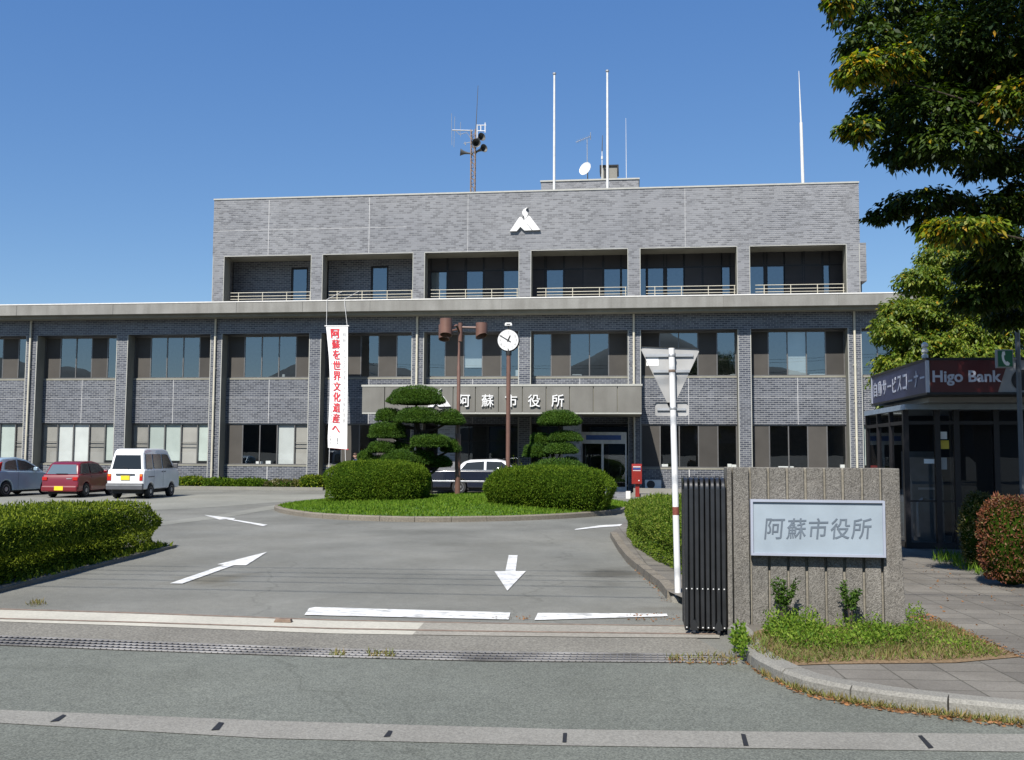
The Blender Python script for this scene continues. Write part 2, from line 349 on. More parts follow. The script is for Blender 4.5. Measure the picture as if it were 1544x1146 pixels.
M['alu'] = plain('brushed_aluminium', (0.50, 0.53, 0.62), 0.35, 0.5, 0.06, 3.0)
M['plate_blue'] = plain('pale_blue_plate', (0.27, 0.32, 0.365), 0.5, 0.0, 0.10, 3.0)
M['ink'] = plain('grey_lettering', (0.105, 0.13, 0.16), 0.6, 0.0, 0.15)
# ------------------------------------------------------------------ setting: ground, street, strips, kerbs
def structure(o): o['kind'] = 'structure'; return o
g = MB(); g.quad((-1800, -1800, 0), (1800, -1800, 0), (1800, 1800, 0), (-1800, 1800, 0))
structure(g.build('ground', M['asphalt']))

def world_line(pts, z, xl=-30.0, xr=30.0):
    w = [onZ(x, y, z) for x, y in pts]
    a, b = w[0], w[1]; s = (b[1]-a[1])/(b[0]-a[0]); L0 = (xl, a[1]+0.3*s*(xl-a[0]), z)
    a, b = w[-2], w[-1]; s = (b[1]-a[1])/(b[0]-a[0]); R0 = (xr, b[1]+0.3*s*(xr-b[0]), z)
    return [L0] + [(p[0], p[1], z) for p in w] + [R0]
def strip(name, top, bot, z, mat, xl=-30.0, xr=30.0, cut_right=None):
    T = world_line(top, z, xl, xr); B = world_line(bot, z, xl, xr)
    if cut_right is not None: T = T[:-1]; B = B[:-1]
    mb = MB()
    n = len(T)
    for i in range(n-1): mb.quad(B[i], B[i+1], T[i+1], T[i])
    return structure(mb.build(name, mat))
DR_T = [(0, 960), (200, 968), (500, 980), (730, 984.5), (1100, 988.5)]
DR_B = [(0, 973), (200, 981), (500, 991), (730, 997), (1100, 999.5)]
# street: from the drain down to well behind the camera
T = world_line([(0, 974), (200, 982), (500, 992), (730, 998), (1100, 1000.5)], 0.004)
mb = MB()
for i in range(len(T)-1): mb.quad((T[i][0], -14, 0.004), (T[i+1][0], -14, 0.004), T[i+1], T[i])
structure(mb.build('street', M['road']))
strip('gutter', [(0, 1070), (400, 1086.5), (850, 1099.5), (1100, 1102.5), (1544, 1106.8)], [(0, 1090), (400, 1113), (850, 1124), (1100, 1127.5), (1544, 1133.5)], 0.008, M['kerb'])
strip('washed_concrete_strip', [(0, 937), (500, 955), (720, 958), (1050, 962)], [(0, 961), (500, 981), (720, 986), (1100, 989.5)], 0.005, M['roughconc'], cut_right=1)
strip('gate_rail_bed', [(0, 919), (200, 925), (500, 935.5), (720, 940), (1085, 945)], [(0, 937), (200, 943.5), (500, 955), (720, 958.5), (1085, 962)], 0.009, M['railbed'], cut_right=1)
strip('gate_rail_groove', [(0, 931.5), (200, 937), (500, 946.5), (720, 950.5), (1085, 955)], [(0, 933), (200, 938.5), (500, 948), (720, 952.2), (1085, 956.6)], 0.013, M['rust'], cut_right=1)
strip('gate_rail_edge', [(0, 917.3), (200, 923), (500, 934), (720, 938.5), (1085, 943.6)], [(0, 918.8), (200, 924.6), (500, 935.3), (720, 939.8), (1085, 944.8)], 0.013, M['rust'], cut_right=1)
Tq = [onZ(x, y, 0.0105) for x, y in [(640, 938.2), (720, 940.2), (900, 943), (1085, 945.2)]]; Bq_ = [onZ(x, y, 0.0105) for x, y in [(622, 956.8), (720, 958.3), (900, 960.5), (1085, 961.8)]]
mb = MB()
for i in range(3): mb.add([Bq_[i], Bq_[i+1], Tq[i+1], Tq[i]], [(0, 1, 2, 3)])
structure(mb.build('old_rail_bed', concrete('old_rail_concrete', (0.275, 0.258, 0.222), grain=40, amt=0.3, streaks=0.0)))
strip('gate_rail_groove', [(640, 949.4), (720, 950.5), (1085, 955)], [(640, 951), (720, 952.2), (1085, 956.6)], 0.0135, M['rust'], xl=-2.0, cut_right=1)
# open slots and joints in the gutter stones
mb = MB()
for pts in ([(75, 1088), (95, 1077), (100, 1078.5), (88, 1087)], [(318, 1101), (330, 1088.5), (338, 1089.5), (330, 1100)], [(578, 1111), (586, 1101), (592, 1102), (588, 1110)],
            [(848, 1119), (849, 1105), (855, 1105), (854, 1119)], [(1121, 1124), (1117, 1106), (1124, 1107), (1129, 1124)], [(1400, 1128), (1384, 1109), (1390, 1108.5), (1408, 1127)]):
    w = [onZ(x, y, 0.012) for x, y in pts]
    mb.add(w, [(0, 1, 2, 3)])
structure(mb.build('gutter_slots', M['dark']))

# white road paint: slightly worn
mt, nt, b = newmat('worn_white_paint'); pos = worldpos(nt)
wear = noise(nt, mapped(nt, pos, (3.0, 9.0, 1)), 1.6, 6.0, 0.7)
nt.links.new(mixrgb(nt, (0.20, 0.20, 0.185), ramp(nt, noise(nt, pos, 3.0, 4.0), [(0.3, (0.52, 0.52, 0.50)), (0.7, (0.72, 0.72, 0.70))]), ramp(nt, wear, [(0.37, 0.0), (0.47, 1.0)])), b.inputs['Base Color'])
b.inputs['Roughness'].default_value = 0.7
M['roadpaint'] = mt
def marking(name, pts, z=0.010):
    mb = MB(); w = [onZ(x, y, z) for x, y in pts]
    mb.add(w, [tuple(range(len(w)))])
    o = mb.build(name, M['roadpaint'])
    return structure(o)
marking('stop_line', [(459, 927), (466, 917), (475, 915.2), (769.5, 923.3), (767, 934)])
marking('stop_line', [(805.8, 934.8), (811, 924), (1005, 925), (1007, 929)])
marking('painted_arrow', [(256, 879.5), (275, 879.8), (353, 852), (371, 852.3), (403, 832), (377, 838.5), (327.5, 850.8), (338, 851.5)])
marking('painted_arrow', [(767, 837), (780.5, 837), (777.5, 861), (793, 861), (765, 890.5), (745.5, 861.3), (762, 861)])
marking('painted_arrow', [(307.5, 776.3), (336, 779.5), (355, 781.5), (352, 783.2), (403.5, 791.2), (397, 793.2), (341, 782.8), (331, 783.4)])
marking('painted_dash', [(866, 799), (868, 797.5), (905, 792), (960, 789), (960, 791.5), (905, 795)])
# a paler strip of old surfacing that runs across the forecourt
M['oldlane'] = asphalt('pale_surfacing', (0.225, 0.225, 0.20), 0.3, 0.25)
mb = MB()
Lt = [(140, 790), (250, 786), (330, 776), (400, 764), (470, 752)]; Lb = [(140, 799), (255, 791), (335, 781), (410, 768), (480, 755)]
for i in range(4): mb.add([onZ(*Lb[i], 0.004), onZ(*Lb[i+1], 0.004), onZ(*Lt[i+1], 0.004), onZ(*Lt[i], 0.004)], [(0, 1, 2, 3)])
structure(mb.build('pale_lane_strip', M['oldlane']))
mb = MB()
pp = [(-20, 778), (60, 771), (180, 771), (300, 766), (420, 757), (520, 750), (560, 748), (560, 745), (300, 746), (-20, 750)]
mb.add([onZ(x, y, 0.003) for x, y in pp], [tuple(range(len(pp)))])
structure(mb.build('parking_surface', M['oldlane']))
# darker oil-stained lane and brownish dirt at the foot of the kerbs
def blotch(name, pts, col, z):
    mt, nt, b = newmat(name); pos = worldpos(nt)
    nz = noise(nt, mapped(nt, pos, (1.2, 0.8, 1)), 1.4, 6.0, 0.65)
    return mt

# ------------------------------------------------------------------ raised pavement on the right, with its kerb
KERB = [(1108, 972), (1118, 993), (1140, 1012), (1172, 1029), (1215, 1045), (1270, 1057), (1340, 1069), (1430, 1080), (1544, 1092)]
kw = [onZ(x, y, 0.0) for x, y in KERB]
kw = [(p[0], p[1]) for p in kw]
kw.insert(0, (kw[0][0]-0.03, kw[0][1]+0.35))
e = (kw[-1][0]-kw[-2][0], kw[-1][1]-kw[-2][1]); kw.append((kw[-1][0]+e[0]*20, kw[-1][1]+e[1]*4))
hk = [(p[0], p[1]) for p in [onZ(x, y, 0) for x, y in [(931.5, 811), (945, 831), (960, 849), (990, 873), (1012, 889), (1026, 905)]]]
SWZ = 0.10
def inset(line, d):
    out = []
    for i, p in enumerate(line):
        a = line[max(i-1, 0)]; c = line[min(i+1, len(line)-1)]
        t = Vector((c[0]-a[0], c[1]-a[1])).normalized(); n = Vector((-t.y, t.x))
        out.append((p[0]+n.x*d, p[1]+n.y*d))
    return out
# paving flags
mt, nt, b = newmat('paving_flags'); pos = worldpos(nt)
br = nt.nodes.new('ShaderNodeTexBrick'); nt.links.new(mapped(nt, pos, (1, 1, 1), rot=(0, 0, R(-4))), br.inputs['Vector'])
br.inputs['Scale'].default_value = 1.0; br.inputs['Brick Width'].default_value = 0.40; br.inputs['Row Height'].default_value = 0.30; br.offset = 0.0
br.inputs['Mortar Size'].default_value = 0.007; br.inputs['Color1'].default_value = (0.122, 0.112, 0.098, 1); br.inputs['Color2'].default_value = (0.165, 0.152, 0.132, 1); br.inputs['Mortar'].default_value = (0.075, 0.070, 0.056, 1)
c = mixrgb(nt, br.outputs['Color'], ramp(nt, noise(nt, pos, 75, 3.0, 0.7), [(0.3, (0.72, 0.72, 0.72)), (0.7, (1.25, 1.25, 1.25))]), 0.8, 'MULTIPLY')
c = mixrgb(nt, c, ramp(nt, noise(nt, pos, 1.5, 6.0), [(0.32, (0.68, 0.66, 0.62)), (0.66, (1.15, 1.15, 1.12))]), 0.7, 'MULTIPLY')
nt.links.new(c, b.inputs['Base Color']); b.inputs['Roughness'].default_value = 0.9
bp = nt.nodes.new('ShaderNodeBump'); bp.inputs['Strength'].default_value = 0.5; bp.inputs['Distance'].default_value = 0.012; bp.invert = True
nt.links.new(br.outputs['Fac'], bp.inputs['Height']); nt.links.new(bp.outputs['Normal'], b.inputs['Normal'])
M['flags'] = mt
M['soil'] = concrete('dry_soil', (0.19, 0.13, 0.075), grain=30, amt=0.5, streaks=0, bump=0.6)
def ribbon(mb, line, d0, d1, z0, z1, mi=0):
    A = inset(line, d0); B = inset(line, d1)
    for i in range(len(line)-1):
        mb.quad((*A[i], z0), (*A[i+1], z0), (*A[i+1], z1), (*A[i], z1), mi)
        mb.quad((*A[i], z1), (*A[i+1], z1), (*B[i+1], z1), (*B[i], z1), mi)
        mb.quad((*B[i], z1), (*B[i+1], z1), (*B[i+1], z0), (*B[i], z0), mi)
inner = inset(kw, 0.16); hin = inset(hk, -0.14)
poly = inner + [(16, 24), (-0.1, 24.0)] + hin + [(0.80, 10.2)]
mb = MB(); mb.add([(x, y, SWZ) for x, y in poly], [tuple(range(len(poly)))])
structure(mb.build('pavement', M['flags']))
# kerb stones with small gaps
def kerb_stones(name, line, d, z, mat, step=0.62, gap=0.012):
    pts = [Vector(p) for p in line]; seg = []; acc = 0; mb = MB()
    L = [0]
    for i in range(len(pts)-1): L.append(L[-1] + (pts[i+1]-pts[i]).length)
    def at(s):
        for i in range(len(pts)-1):
            if s <= L[i+1]: 
                t = (s-L[i])/(L[i+1]-L[i]); return pts[i].lerp(pts[i+1], t)
        return pts[-1]
    s = 0
    while s < L[-1]-0.05:
        e = min(s+step, L[-1]); k = 5
        ln = [tuple(at(s+gap/2+(e-s-gap)*i/k)) for i in range(k+1)]
        A, B = inset(ln, 0), inset(ln, d)
        zz = z + random.uniform(-0.004, 0.004)
        vv = []
        for (a, b_) in zip(A, B):
            ch = (a[0]+(b_[0]-a[0])*0.16, a[1]+(b_[1]-a[1])*0.16)
            vv += [(*a, -0.02), (*a, zz-0.025), (*ch, zz), (*b_, zz), (*b_, -0.02)]
        f = []
        for i in range(k):
            for j in range(4): f.append((i*5+j, (i+1)*5+j, (i+1)*5+j+1, i*5+j+1))
        f += [(0, 1, 2, 3, 4), tuple(k*5+j for j in (4, 3, 2, 1, 0))]
        mb.add(vv, f); s = e
    return structure(mb.build(name, mat))
kerb_stones('pavement_kerb', kw, 0.17, SWZ+0.012, M['kerb'])
kerb_stones('hedge_kerb', hk, -0.15, SWZ+0.012, M['kerb_mossy'])

# ------------------------------------------------------------------ planted roundabout island
ISL = [(p[0], p[1]) for p in [onZ(x, y, 0) for x, y in [(414, 768), (422, 773), (445, 777.5), (480, 781.5), (540, 785), (640, 787.5), (730, 786.5), (800, 784.5), (868, 781), (925, 776), (952, 770)]]]
l0, r0 = ISL[0], ISL[-1]
back = [(r0[0]+0.15, r0[1]+1.5), (r0[0]-0.7, r0[1]+4.0), (r0[0]-2.4, r0[1]+6.0), (-5.5, 37.0), (l0[0]+3.0, l0[1]+6.0), (l0[0]+0.9, l0[1]+4.0), (l0[0]-0.05, l0[1]+1.6)]
ISL = ISL + back
def smooth_closed(pts, n=4):
    out = []; N_ = len(pts)
    for i in range(N_):
        p0, p1, p2, p3 = [np.array(pts[(i+k) % N_]) for k in (-1, 0, 1, 2)]
        for t in np.arange(n)/n:
            out.append(tuple(0.5*((2*p1)+(-p0+p2)*t+(2*p0-5*p1+4*p2-p3)*t*t+(-p0+3*p1-3*p2+p3)*t**3)))
    return out
ISL = smooth_closed(ISL)
kerb_stones('island_kerb', ISL + [ISL[0]], 0.18, 0.13, M['kerb_mossy'], step=0.9)
ic = np.mean(np.array(ISL), axis=0)
def island_z(x, y):
    # distance-to-rim measure 0..1 from the polygon's centre
    a = math.atan2(y-ic[1], x-ic[0]); best = None
    d = math.hypot(x-ic[0], y-ic[1])
    rr = np.interp(a, ISLA, ISLR)
    t = min(1.0, d/rr)
    return 0.10 + 0.24*(1-t**2.2)
_a = sorted([(math.atan2(p[1]-ic[1], p[0]-ic[0]), math.hypot(p[0]-ic[0], p[1]-ic[1])) for p in ISL])
ISLA = [_a[-1][0]-2*math.pi] + [k[0] for k in _a] + [_a[0][0]+2*math.pi]; ISLR = [_a[-1][1]] + [k[1] for k in _a] + [_a[0][1]]
mb = MB(); NA, NR = 96, 14
vv = []
for j in range(NR+1):
    for i in range(NA):
        th = -math.pi + 2*math.pi*i/NA; rr = np.interp(th, ISLA, ISLR)*0.985*j/NR
        x, y = ic[0]+rr*math.cos(th), ic[1]+rr*math.sin(th); vv.append((x, y, island_z(x, y)))
ff = [(j*NA+i, j*NA+(i+1) % NA, (j+1)*NA+(i+1) % NA, (j+1)*NA+i) for j in range(NR) for i in range(NA)]
mb.add(vv, ff)
M['lawn'] = plain('lawn_turf', (0.055, 0.115, 0.012), 0.9, 0, 0.35, 1.4)
structure(mb.build('island_ground', M['lawn'], smooth=True))

# ------------------------------------------------------------------ wooded hills behind the camera (seen in the window panes)
mb = MB(); nx = 160; prof = []
for i in range(nx+1):
    x = -2600 + 5200*i/nx
    z = 118 + 34*math.sin(x*0.0041+0.6) + 26*math.sin(x*0.0113+1.1) + 9*math.sin(x*0.031) + 60*math.exp(-((x+470)/170)**2) + 40*math.exp(-((x+20)/120)**2)
    prof.append((x, z))
vv = []
for (x, z) in prof:
    for k, (fy, fz) in enumerate([(-1150, -2), (-1300, 0.45), (-1450, 0.86), (-1560, 1.0), (-1750, 0.7), (-2000, -0.02)]):
        vv.append((x, fy, z*fz))
for i in range(nx):
    for k in range(5): mb.f.append((i*6+k, (i+1)*6+k, (i+1)*6+k+1, i*6+k+1)); mb.m.append(0)
mb.v = vv
M['hill'] = plain('wooded_hillside', (0.032, 0.055, 0.062), 0.95, 0, 0.3, 0.02)  # bluish tint painted in for the haze of distance
structure(mb.build('hills', M['hill'], smooth=True))

# ------------------------------------------------------------------ town hall
YF = 44.5                                   # plane of the pilaster fronts
YR = YF+0.6                                 # recessed wall panels
P_PX = [44.6, 181.7, 323.9, 473.6, 628.9, 790.6, 956.7, 1123.4, 1290.4]
PX = [hX(p, 600, YF) for p in P_PX]
PX = [PX[0]-9.5, PX[0]-4.72] + PX + [PX[-1]+4.74, PX[-1]+9.5]
HW = 0.29
XL, XR = PX[0]-0.5, PX[-1]+0.5
hall = empty('town_hall', ((XL+XR)/2, YF, 0)); HO = tuple(hall.location)
tag(hall, 'grey brick town hall with rows of windows, flat roofs and entrance canopy', 'building')
def hp(mb, name, mats, parent=hall, **k): return mb.build(name, mats, parent, off=HO if parent is not None else (0, 0, 0), **k)
# pilasters
for i, x in enumerate(PX):
    mb = MB()
    mb.box(x-HW, YF+0.004, 0, x+HW, YR+0.05, 7.26, 0)
    mb.box(x-HW+0.035, YF-0.008, 0, x+HW-0.035, YF+0.004, 7.26, 1)
    mb.box(x-HW-0.003, YF-0.012, 0, x-HW+0.033, YF+0.02, 7.255, 2); mb.box(x+HW-0.033, YF-0.012, 0, x+HW+0.003, YF+0.02, 7.255, 2)
    hp(mb, 'pilaster', [M['reveal'], M['brick_low'], M['trim']])
    if i % 2 == 0:
        mb = MB(); mb.tube([(x-0.02, YF-0.10, 0.05), (x-0.02, YF-0.10, 7.98)], 0.05, 10)
        for z in (0.8, 2.4, 4.0, 5.6, 7.1): mb.box(x-0.085, YF-0.09, z, x+0.045, YF-0.01, z+0.04)
        hp(mb, 'downpipe', M['pipe'], smooth=True)
# lintel band, spandrels, aprons
mb = MB(); mb.box(XL, YF, 7.265, XR, YR+0.15, 8.0, 0); hp(mb, 'lintel_band', [M['brick_low']])
for i in range(len(PX)-1):
    a, b_ = PX[i]+HW, PX[i+1]-HW; mid = (a+b_)/2
    mb = MB()
    mb.box(a-0.02, YR, 3.02, b_+0.02, YR+0.2, 5.12, 0)
    mb.box(a-0.02, YR-0.012, 5.12, b_+0.02, YR+0.2, 5.20, 2)
    mb.box(mid-0.013, YR-0.006, 3.02, mid+0.013, YR, 5.118, 1); mb.box(a, YR-0.0055, 4.23, b_, YR, 4.247, 1)
    hp(mb, 'spandrel', [M['brick_low'], M['joint'], M['reveal']])
    if not (5 < i < 8) or i == 5:
        mb = MB()
        if i not in (6, 7):
            mb.box(a-0.02, YR, 0, b_+0.02, YR+0.2, 0.98, 0); mb.box(a-0.02, YR-0.012, 0.98, b_+0.02, YR+0.2, 1.05, 2)
            mb.box(mid-0.02, YR-0.006, 0, mid+0.02, YR, 0.978, 1)
            hp(mb, 'window_apron', [M['brick_low'], M['joint'], M['reveal']])
# floor joint lines across the pilasters
# windows
def window(a, b_, z0, z1, Y, types, glass, edges=None, frame=None, bar=0.05):
    n = len(types); edges = edges or [i/n for i in range(n+1)]
    X = [a+(b_-a)*e_ for e_ in edges]
    fr = MB(); gl = MB(); bls = []
    fr.box(a, Y-0.03, z1-0.06, b_, Y+0.05, z1, 0); fr.box(a, Y-0.03, z0, b_, Y+0.05, z0+0.05, 0)
    for k, x in enumerate(X):
        w = bar
        x0 = min(max(x-w/2, a), b_-w); fr.box(x0, Y-0.028, z0+0.05, x0+w, Y+0.048, z1-0.06, 0)
    for k, t in enumerate(types):
        x0, x1 = X[k]+bar/2, X[k+1]-bar/2; za, zb = z0+0.05, z1-0.06
        if t in 'BK':
            bb_ = MB(); bb_.box(x0, Y-0.022, za, x1, Y-0.012, zb, 0); bls.append((bb_, M['screen'] if t == 'B' else M['darkscreen'], 'window_screen'))
        else:
            gl.quad((x0, Y, za), (x1, Y, za), (x1, Y, zb), (x0, Y, zb))
            bb_ = MB()
            if t in 'WwpGg':
                bb_.box(x0-0.02, Y+0.07, za+(0.21*(zb-za) if t == 'w' else 0.12 if t == 'p' else 0), x1+0.02, Y+0.09, zb, 0); bls.append((bb_, M[{'W': 'blind_w', 'w': 'blind_w', 'p': 'blind_p'}.get(t, 'blind_g')], 'blind'))
            if t in 'Gg':
                zm = za+(zb-za)*0.45; fr.box(x0, Y-0.02, zm-0.02, x1, Y+0.01, zm, 0); fr.box(x0, Y-0.02, zm+0.16, x1, Y+0.01, zm+0.18, 0)
    o = hp(fr, 'window', frame or M['frame'])
    if gl.v: gl.build('pane', glass, o, HO)
    for bb_, mm_, nm_ in bls: bb_.build(nm_, mm_, o, HO)
    return o
UP = ['BSSBS', 'BSSBS', 'BSSBS', 'BSSSB', 'BSSSB', 'BBSBS', 'SBwBS', 'SBSSB', 'BSSBS', 'BSWSB', 'SSSBS', 'SBSSB']
LO = ['GGGpG', 'pGGpG', 'GWWGp', 'GppGp', 'BDDWG', 'DBDBD', None, None, 'BDDBD', 'BDDBD', 'pGGWG', 'GWWGp']
for i in range(len(PX)-1):
    a, b_ = PX[i]+HW, PX[i+1]-HW
    window(a, b_, 5.20, 7.26, YR+0.10, UP[i].replace('S', 'S'), M['glass'])
    if LO[i]: window(a, b_, 1.05, 3.02, YR+0.10, LO[i], M['glass_dim'])
# small things on the sills inside
mb = MB()
for (x, y, w, h_) in [(391, 697, 10, 5), (405, 697, 8, 6), (1002, 696, 10, 5), (1110, 700, 14, 5), (1185, 701, 22, 3), (1270, 697, 6, 6), (1100, 700, 6, 6)]:
    p = onY(x, y, YR+0.3); s_ = 44.8/1480
    mb.box(p[0]-w*s_/2, YR+0.25, 1.06, p[0]+w*s_/2, YR+0.4, 1.06+h_*s_)
for (x, w, h_) in [(870, 14, 4), (866, 20, 2.5), (1232, 22, 3), (1105, 8, 3), (1148, 8, 4), (428, 4, 6), (400, 14, 1.5), (780, 5, 11)]:
    p = onY(x, 562, YR+0.3); s_ = 44.8/1480
    mb.box(p[0]-w*s_/2, YR+0.25, 5.21, p[0]+w*s_/2, YR+0.4, 5.21+h_*s_)
hp(mb, 'sill_clutter', M['paper'])
# floors and rear walls inside
mb = MB()
mb.box(XL, YR+0.2, 0.0, XR, 54, 0.06); mb.box(XL, YR+0.2, 3.1, XR, 54, 5.0); mb.box(XL, YR+0.2, 7.4, XR, 54, 7.9)
mb.box(XL, 50.5, 0.06, XR, 50.7, 3.1); mb.box(XL, 50.5, 5.0, XR, 50.7, 7.4)
for i in (0, 3, 5, 8, 10, 12): mb.box(PX[i]-0.1, YR+0.25, 5.0, PX[i]+0.1, 50.5, 7.4); mb.box(PX[i]-0.1, YR+0.25, 0.06, PX[i]+0.1, 50.5, 3.1)
hp(mb, 'interior_floor', M['interior'])
# eaves: fascia slab, recessed soffit band, white coping
mb = MB()
x = XL
rs = random.Random(3)
while x < XR:
    w = rs.choice([3.2, 4.9, 4.9, 6.1]); x2 = min(XR, x+w); mb.box(x+0.008, YF-1.0, 8.13, x2-0.008, YF-0.8, 8.62, 0); x = x2
mb.box(XL, YF-0.98, 8.14, XR, 58, 8.60, 0)
mb.box(XL, YF-0.72, 7.99, XR, YF+0.2, 8.139, 1)
mb.box(XL, YF-1.02, 8.62, XR, YF-0.6, 8.67, 2)
hp(mb, 'eaves', [M['concrete'], M['reveal'], M['coping']])

# third storey block
TL, TR = PX[4]-0.31, PX[10]+0.31
YB = YF+1.7
mb = MB()
mb.box(TL, YF, 11.02, TR, YF+0.35, 13.76, 0)
mb.box(TL, YF+0.35, 11.06, TL+0.3, 57, 13.76, 0); mb.box(TR-0.3, YF+0.35, 11.06, TR, 57, 13.76, 0); mb.box(TL+0.3, 56.7, 8.6, TR-0.3, 57, 13.76, 0)
mb.box(TL, YF+0.7, 8.6, TL+0.3, 57, 11.06, 0); mb.box(TR-0.3, YF+0.7, 8.6, TR, 57, 11.06, 0)
mb.box(TL+0.3, YF+0.35, 11.06, TR-0.3, 56.7, 11.25, 1); mb.box(TL+0.3, YF+0.4, 13.2, TR-0.3, 56.7, 13.45, 1)
for px_ in [405, 556.5]:
    xx = hX(px_, 350, YF); mb.box(xx-0.013, YF-0.003, 11.03, xx+0.013, YF, 13.7, 2)
for k in range(3, 8):
    xx = PX[k+3]+0.1 - 0.6*0
    if k in (4, 6): mb.box(PX[k+2]+2.3, YF-0.003, 11.03, PX[k+2]+2.318, YF, 13.7, 2)
mb.box(TL, YF-0.003, 12.245, TL+9.5, YF, 12.262, 2)
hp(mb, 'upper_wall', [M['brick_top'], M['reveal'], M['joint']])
mb = MB(); mb.box(TL-0.02, YF-0.03, 13.76, TR+0.02, YF+0.4, 13.83, 0); mb.box(TL-0.02, YF+0.4, 13.76, TL+0.4, 57, 13.83); mb.box(TR-0.4, YF+0.4, 13.76, TR+0.02, 57, 13.83)
hp(mb, 'parapet_coping', M['trim'])
for k in range(4, 11):
    x = PX[k]; mb = MB()
    mb.box(x-HW, YF+0.004, 8.3, x+HW, YF+0.7, 11.018, 0); mb.box(x-HW+0.03, YF, 8.3, x+HW-0.03, YF+0.004, 11.018, 1)
    mb.box(x-HW-0.002, YF-0.008, 8.3, x-HW+0.026, YF+0.02, 11.015, 2); mb.box(x+HW-0.026, YF-0.008, 8.3, x+HW+0.002, YF+0.02, 11.015, 2)
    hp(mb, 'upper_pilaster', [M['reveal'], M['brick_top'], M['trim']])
for k in range(4, 10):
    a, b_ = PX[k]+HW, PX[k+1]-HW
    mb = MB()
    mb.box(a, YF-0.008, 10.99, b_, YF+0.03, 11.02)
    hp(mb, 'opening_trim', M['trim'])
    # railing: three rails and posts
    mb = MB()
    for z in (9.27, 9.10, 8.96): mb.tube([(a+0.25, YF+0.25, z), (b_-0.05, YF+0.25, z)], 0.016, 6)
    for t in (0.1, 0.4, 0.7, 0.99): xx = a+0.25+(b_-a-0.3)*t; mb.tube([(xx, YF+0.25, 8.6), (xx, YF+0.25, 9.27)], 0.019, 6)
    hp(mb, 'balcony_railing', M['pipe'], smooth=True)
def fr(px0, px1, k, y=420):  # fraction of an opening from pixel columns of the photograph's opening
    pass
def upwin(k, spans):
    """spans: list of (fraction0, fraction1, type) across the bay, on the rear wall of the loggia"""
    a, b_ = PX[k]+HW-0.25, PX[k+1]-HW+0.25
    ed = [0.0]; ty = []
    for f0, f1, t in spans:
        if f0 > ed[-1]+0.004: ty.append('K'); ed.append(f0)
        ty.append(t); ed.append(f1)
    if ed[-1] < 1: ty.append('K'); ed.append(1.0)
    window(a, b_, 8.62, 10.44, YB, ty, M['glass'], edges=ed, frame=M['darkframe'])
    mb = MB(); mb.box(a, YB-0.02, 10.445, b_, YB+0.06, 11.05, 0)
    for e_ in ed: x = min(max(a+(b_-a)*e_, a+0.03), b_-0.03); mb.box(x-0.025, YB-0.045, 10.445, x+0.025, YB-0.02, 11.05, 1)
    hp(mb, 'transom_panel', [M['darkscreen'], M['darkframe']])
for k, (f0, f1) in ((4, (0.62, 0.80)), (5, (0.44, 0.62))):
    a, b_ = PX[k]+HW-0.25, PX[k+1]-HW+0.25; x0, x1 = a+(b_-a)*f0, a+(b_-a)*f1
    mb = MB(); mb.box(a, YB, 8.6, x0, YB+0.2, 11.05); mb.box(x1, YB, 8.6, b_, YB+0.2, 11.05); mb.box(x0, YB, 10.75, x1, YB+0.2, 11.05)
    hp(mb, 'loggia_wall', M['brick_low'])
    window(x0, x1, 8.62, 10.75, YB+0.08, 'S', M['glass'], frame=M['darkframe'], bar=0.09)
upwin(6, [(0.04, 0.2, 'W'), (0.21, 0.38, 'K'), (0.395, 0.56, 'S'), (0.57, 0.75, 'K'), (0.76, 0.93, 'S')])
upwin(7, [(0.02, 0.15, 'K'), (0.165, 0.33, 'S'), (0.34, 0.52, 'K'), (0.52, 0.71, 'K'), (0.72, 0.88, 'S'), (0.89, 1.0, 'S')])
upwin(8, [(0.0, 0.11, 'S'), (0.125, 0.28, 'S'), (0.31, 0.475, 'S'), (0.48, 0.65, 'K'), (0.66, 0.835, 'K'), (0.84, 0.92, 'S')])
upwin(9, [(0.0, 0.05, 'S'), (0.06, 0.23, 'S'), (0.26, 0.425, 'S'), (0.43, 0.60, 'K'), (0.62, 0.79, 'K'), (0.80, 0.86, 'S')])
mb = MB(); mb.box(TL+0.3, YB+4.5, 8.6, TR-0.3, YB+4.7, 11.06); mb.box(TL+0.3, YF+0.6, 8.605, TR-0.3, YB+4.5, 8.62)
for k in (4, 5, 6, 8, 10): mb.box(PX[k]-0.1, YB+0.25, 8.62, PX[k]+0.1, YB+4.5, 11.06)
hp(mb, 'upper_floor', M['interior'])
# stair tower behind on the right, penthouse and vent stack
mb = MB(); x0, x1 = hX(1285, 400, 52), hX(1306.5, 400, 52); mb.box(x0, 52, hZ(1300, 440, 52), x1-0.25, 55, hZ(1300, 424, 52)); mb.box(x0, 51.5, hZ(1300, 424, 51.5), hX(1306.5, 400, 51.5), 55.5, hZ(1300, 366, 51.5))
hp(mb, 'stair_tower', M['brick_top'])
mb = MB(); x0, x1 = hX(816, 278, 51), hX(963, 278, 51); zt = hZ(890, 272.5, 51); mb.box(x0, 51, 13.0, x1, 55, zt, 0); mb.box(x0-0.05, 50.95, zt, x1+0.05, 55.05, zt+0.08, 1)
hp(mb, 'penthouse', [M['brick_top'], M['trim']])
mb = MB(); x0, x1 = hX(906.5, 260, 52), hX(930.5, 260, 52); z0, z1 = hZ(918, 272, 52), hZ(918, 251, 52); mb.box(x0, 52, z0, x1, 52.9, z1, 0); mb.box(x0-0.08, 51.92, z1, x1+0.08, 52.98, z1+0.07, 1)
mb.box(x0-0.08, 51.92, z1-0.3, x0, 52.98, z1, 1); mb.box(x1, 51.92, z1-0.3, x1+0.08, 52.98, z1, 1); mb.box(x0+0.2, 51.99, z0+0.1, x0+0.42, 52, z1-0.12, 1)
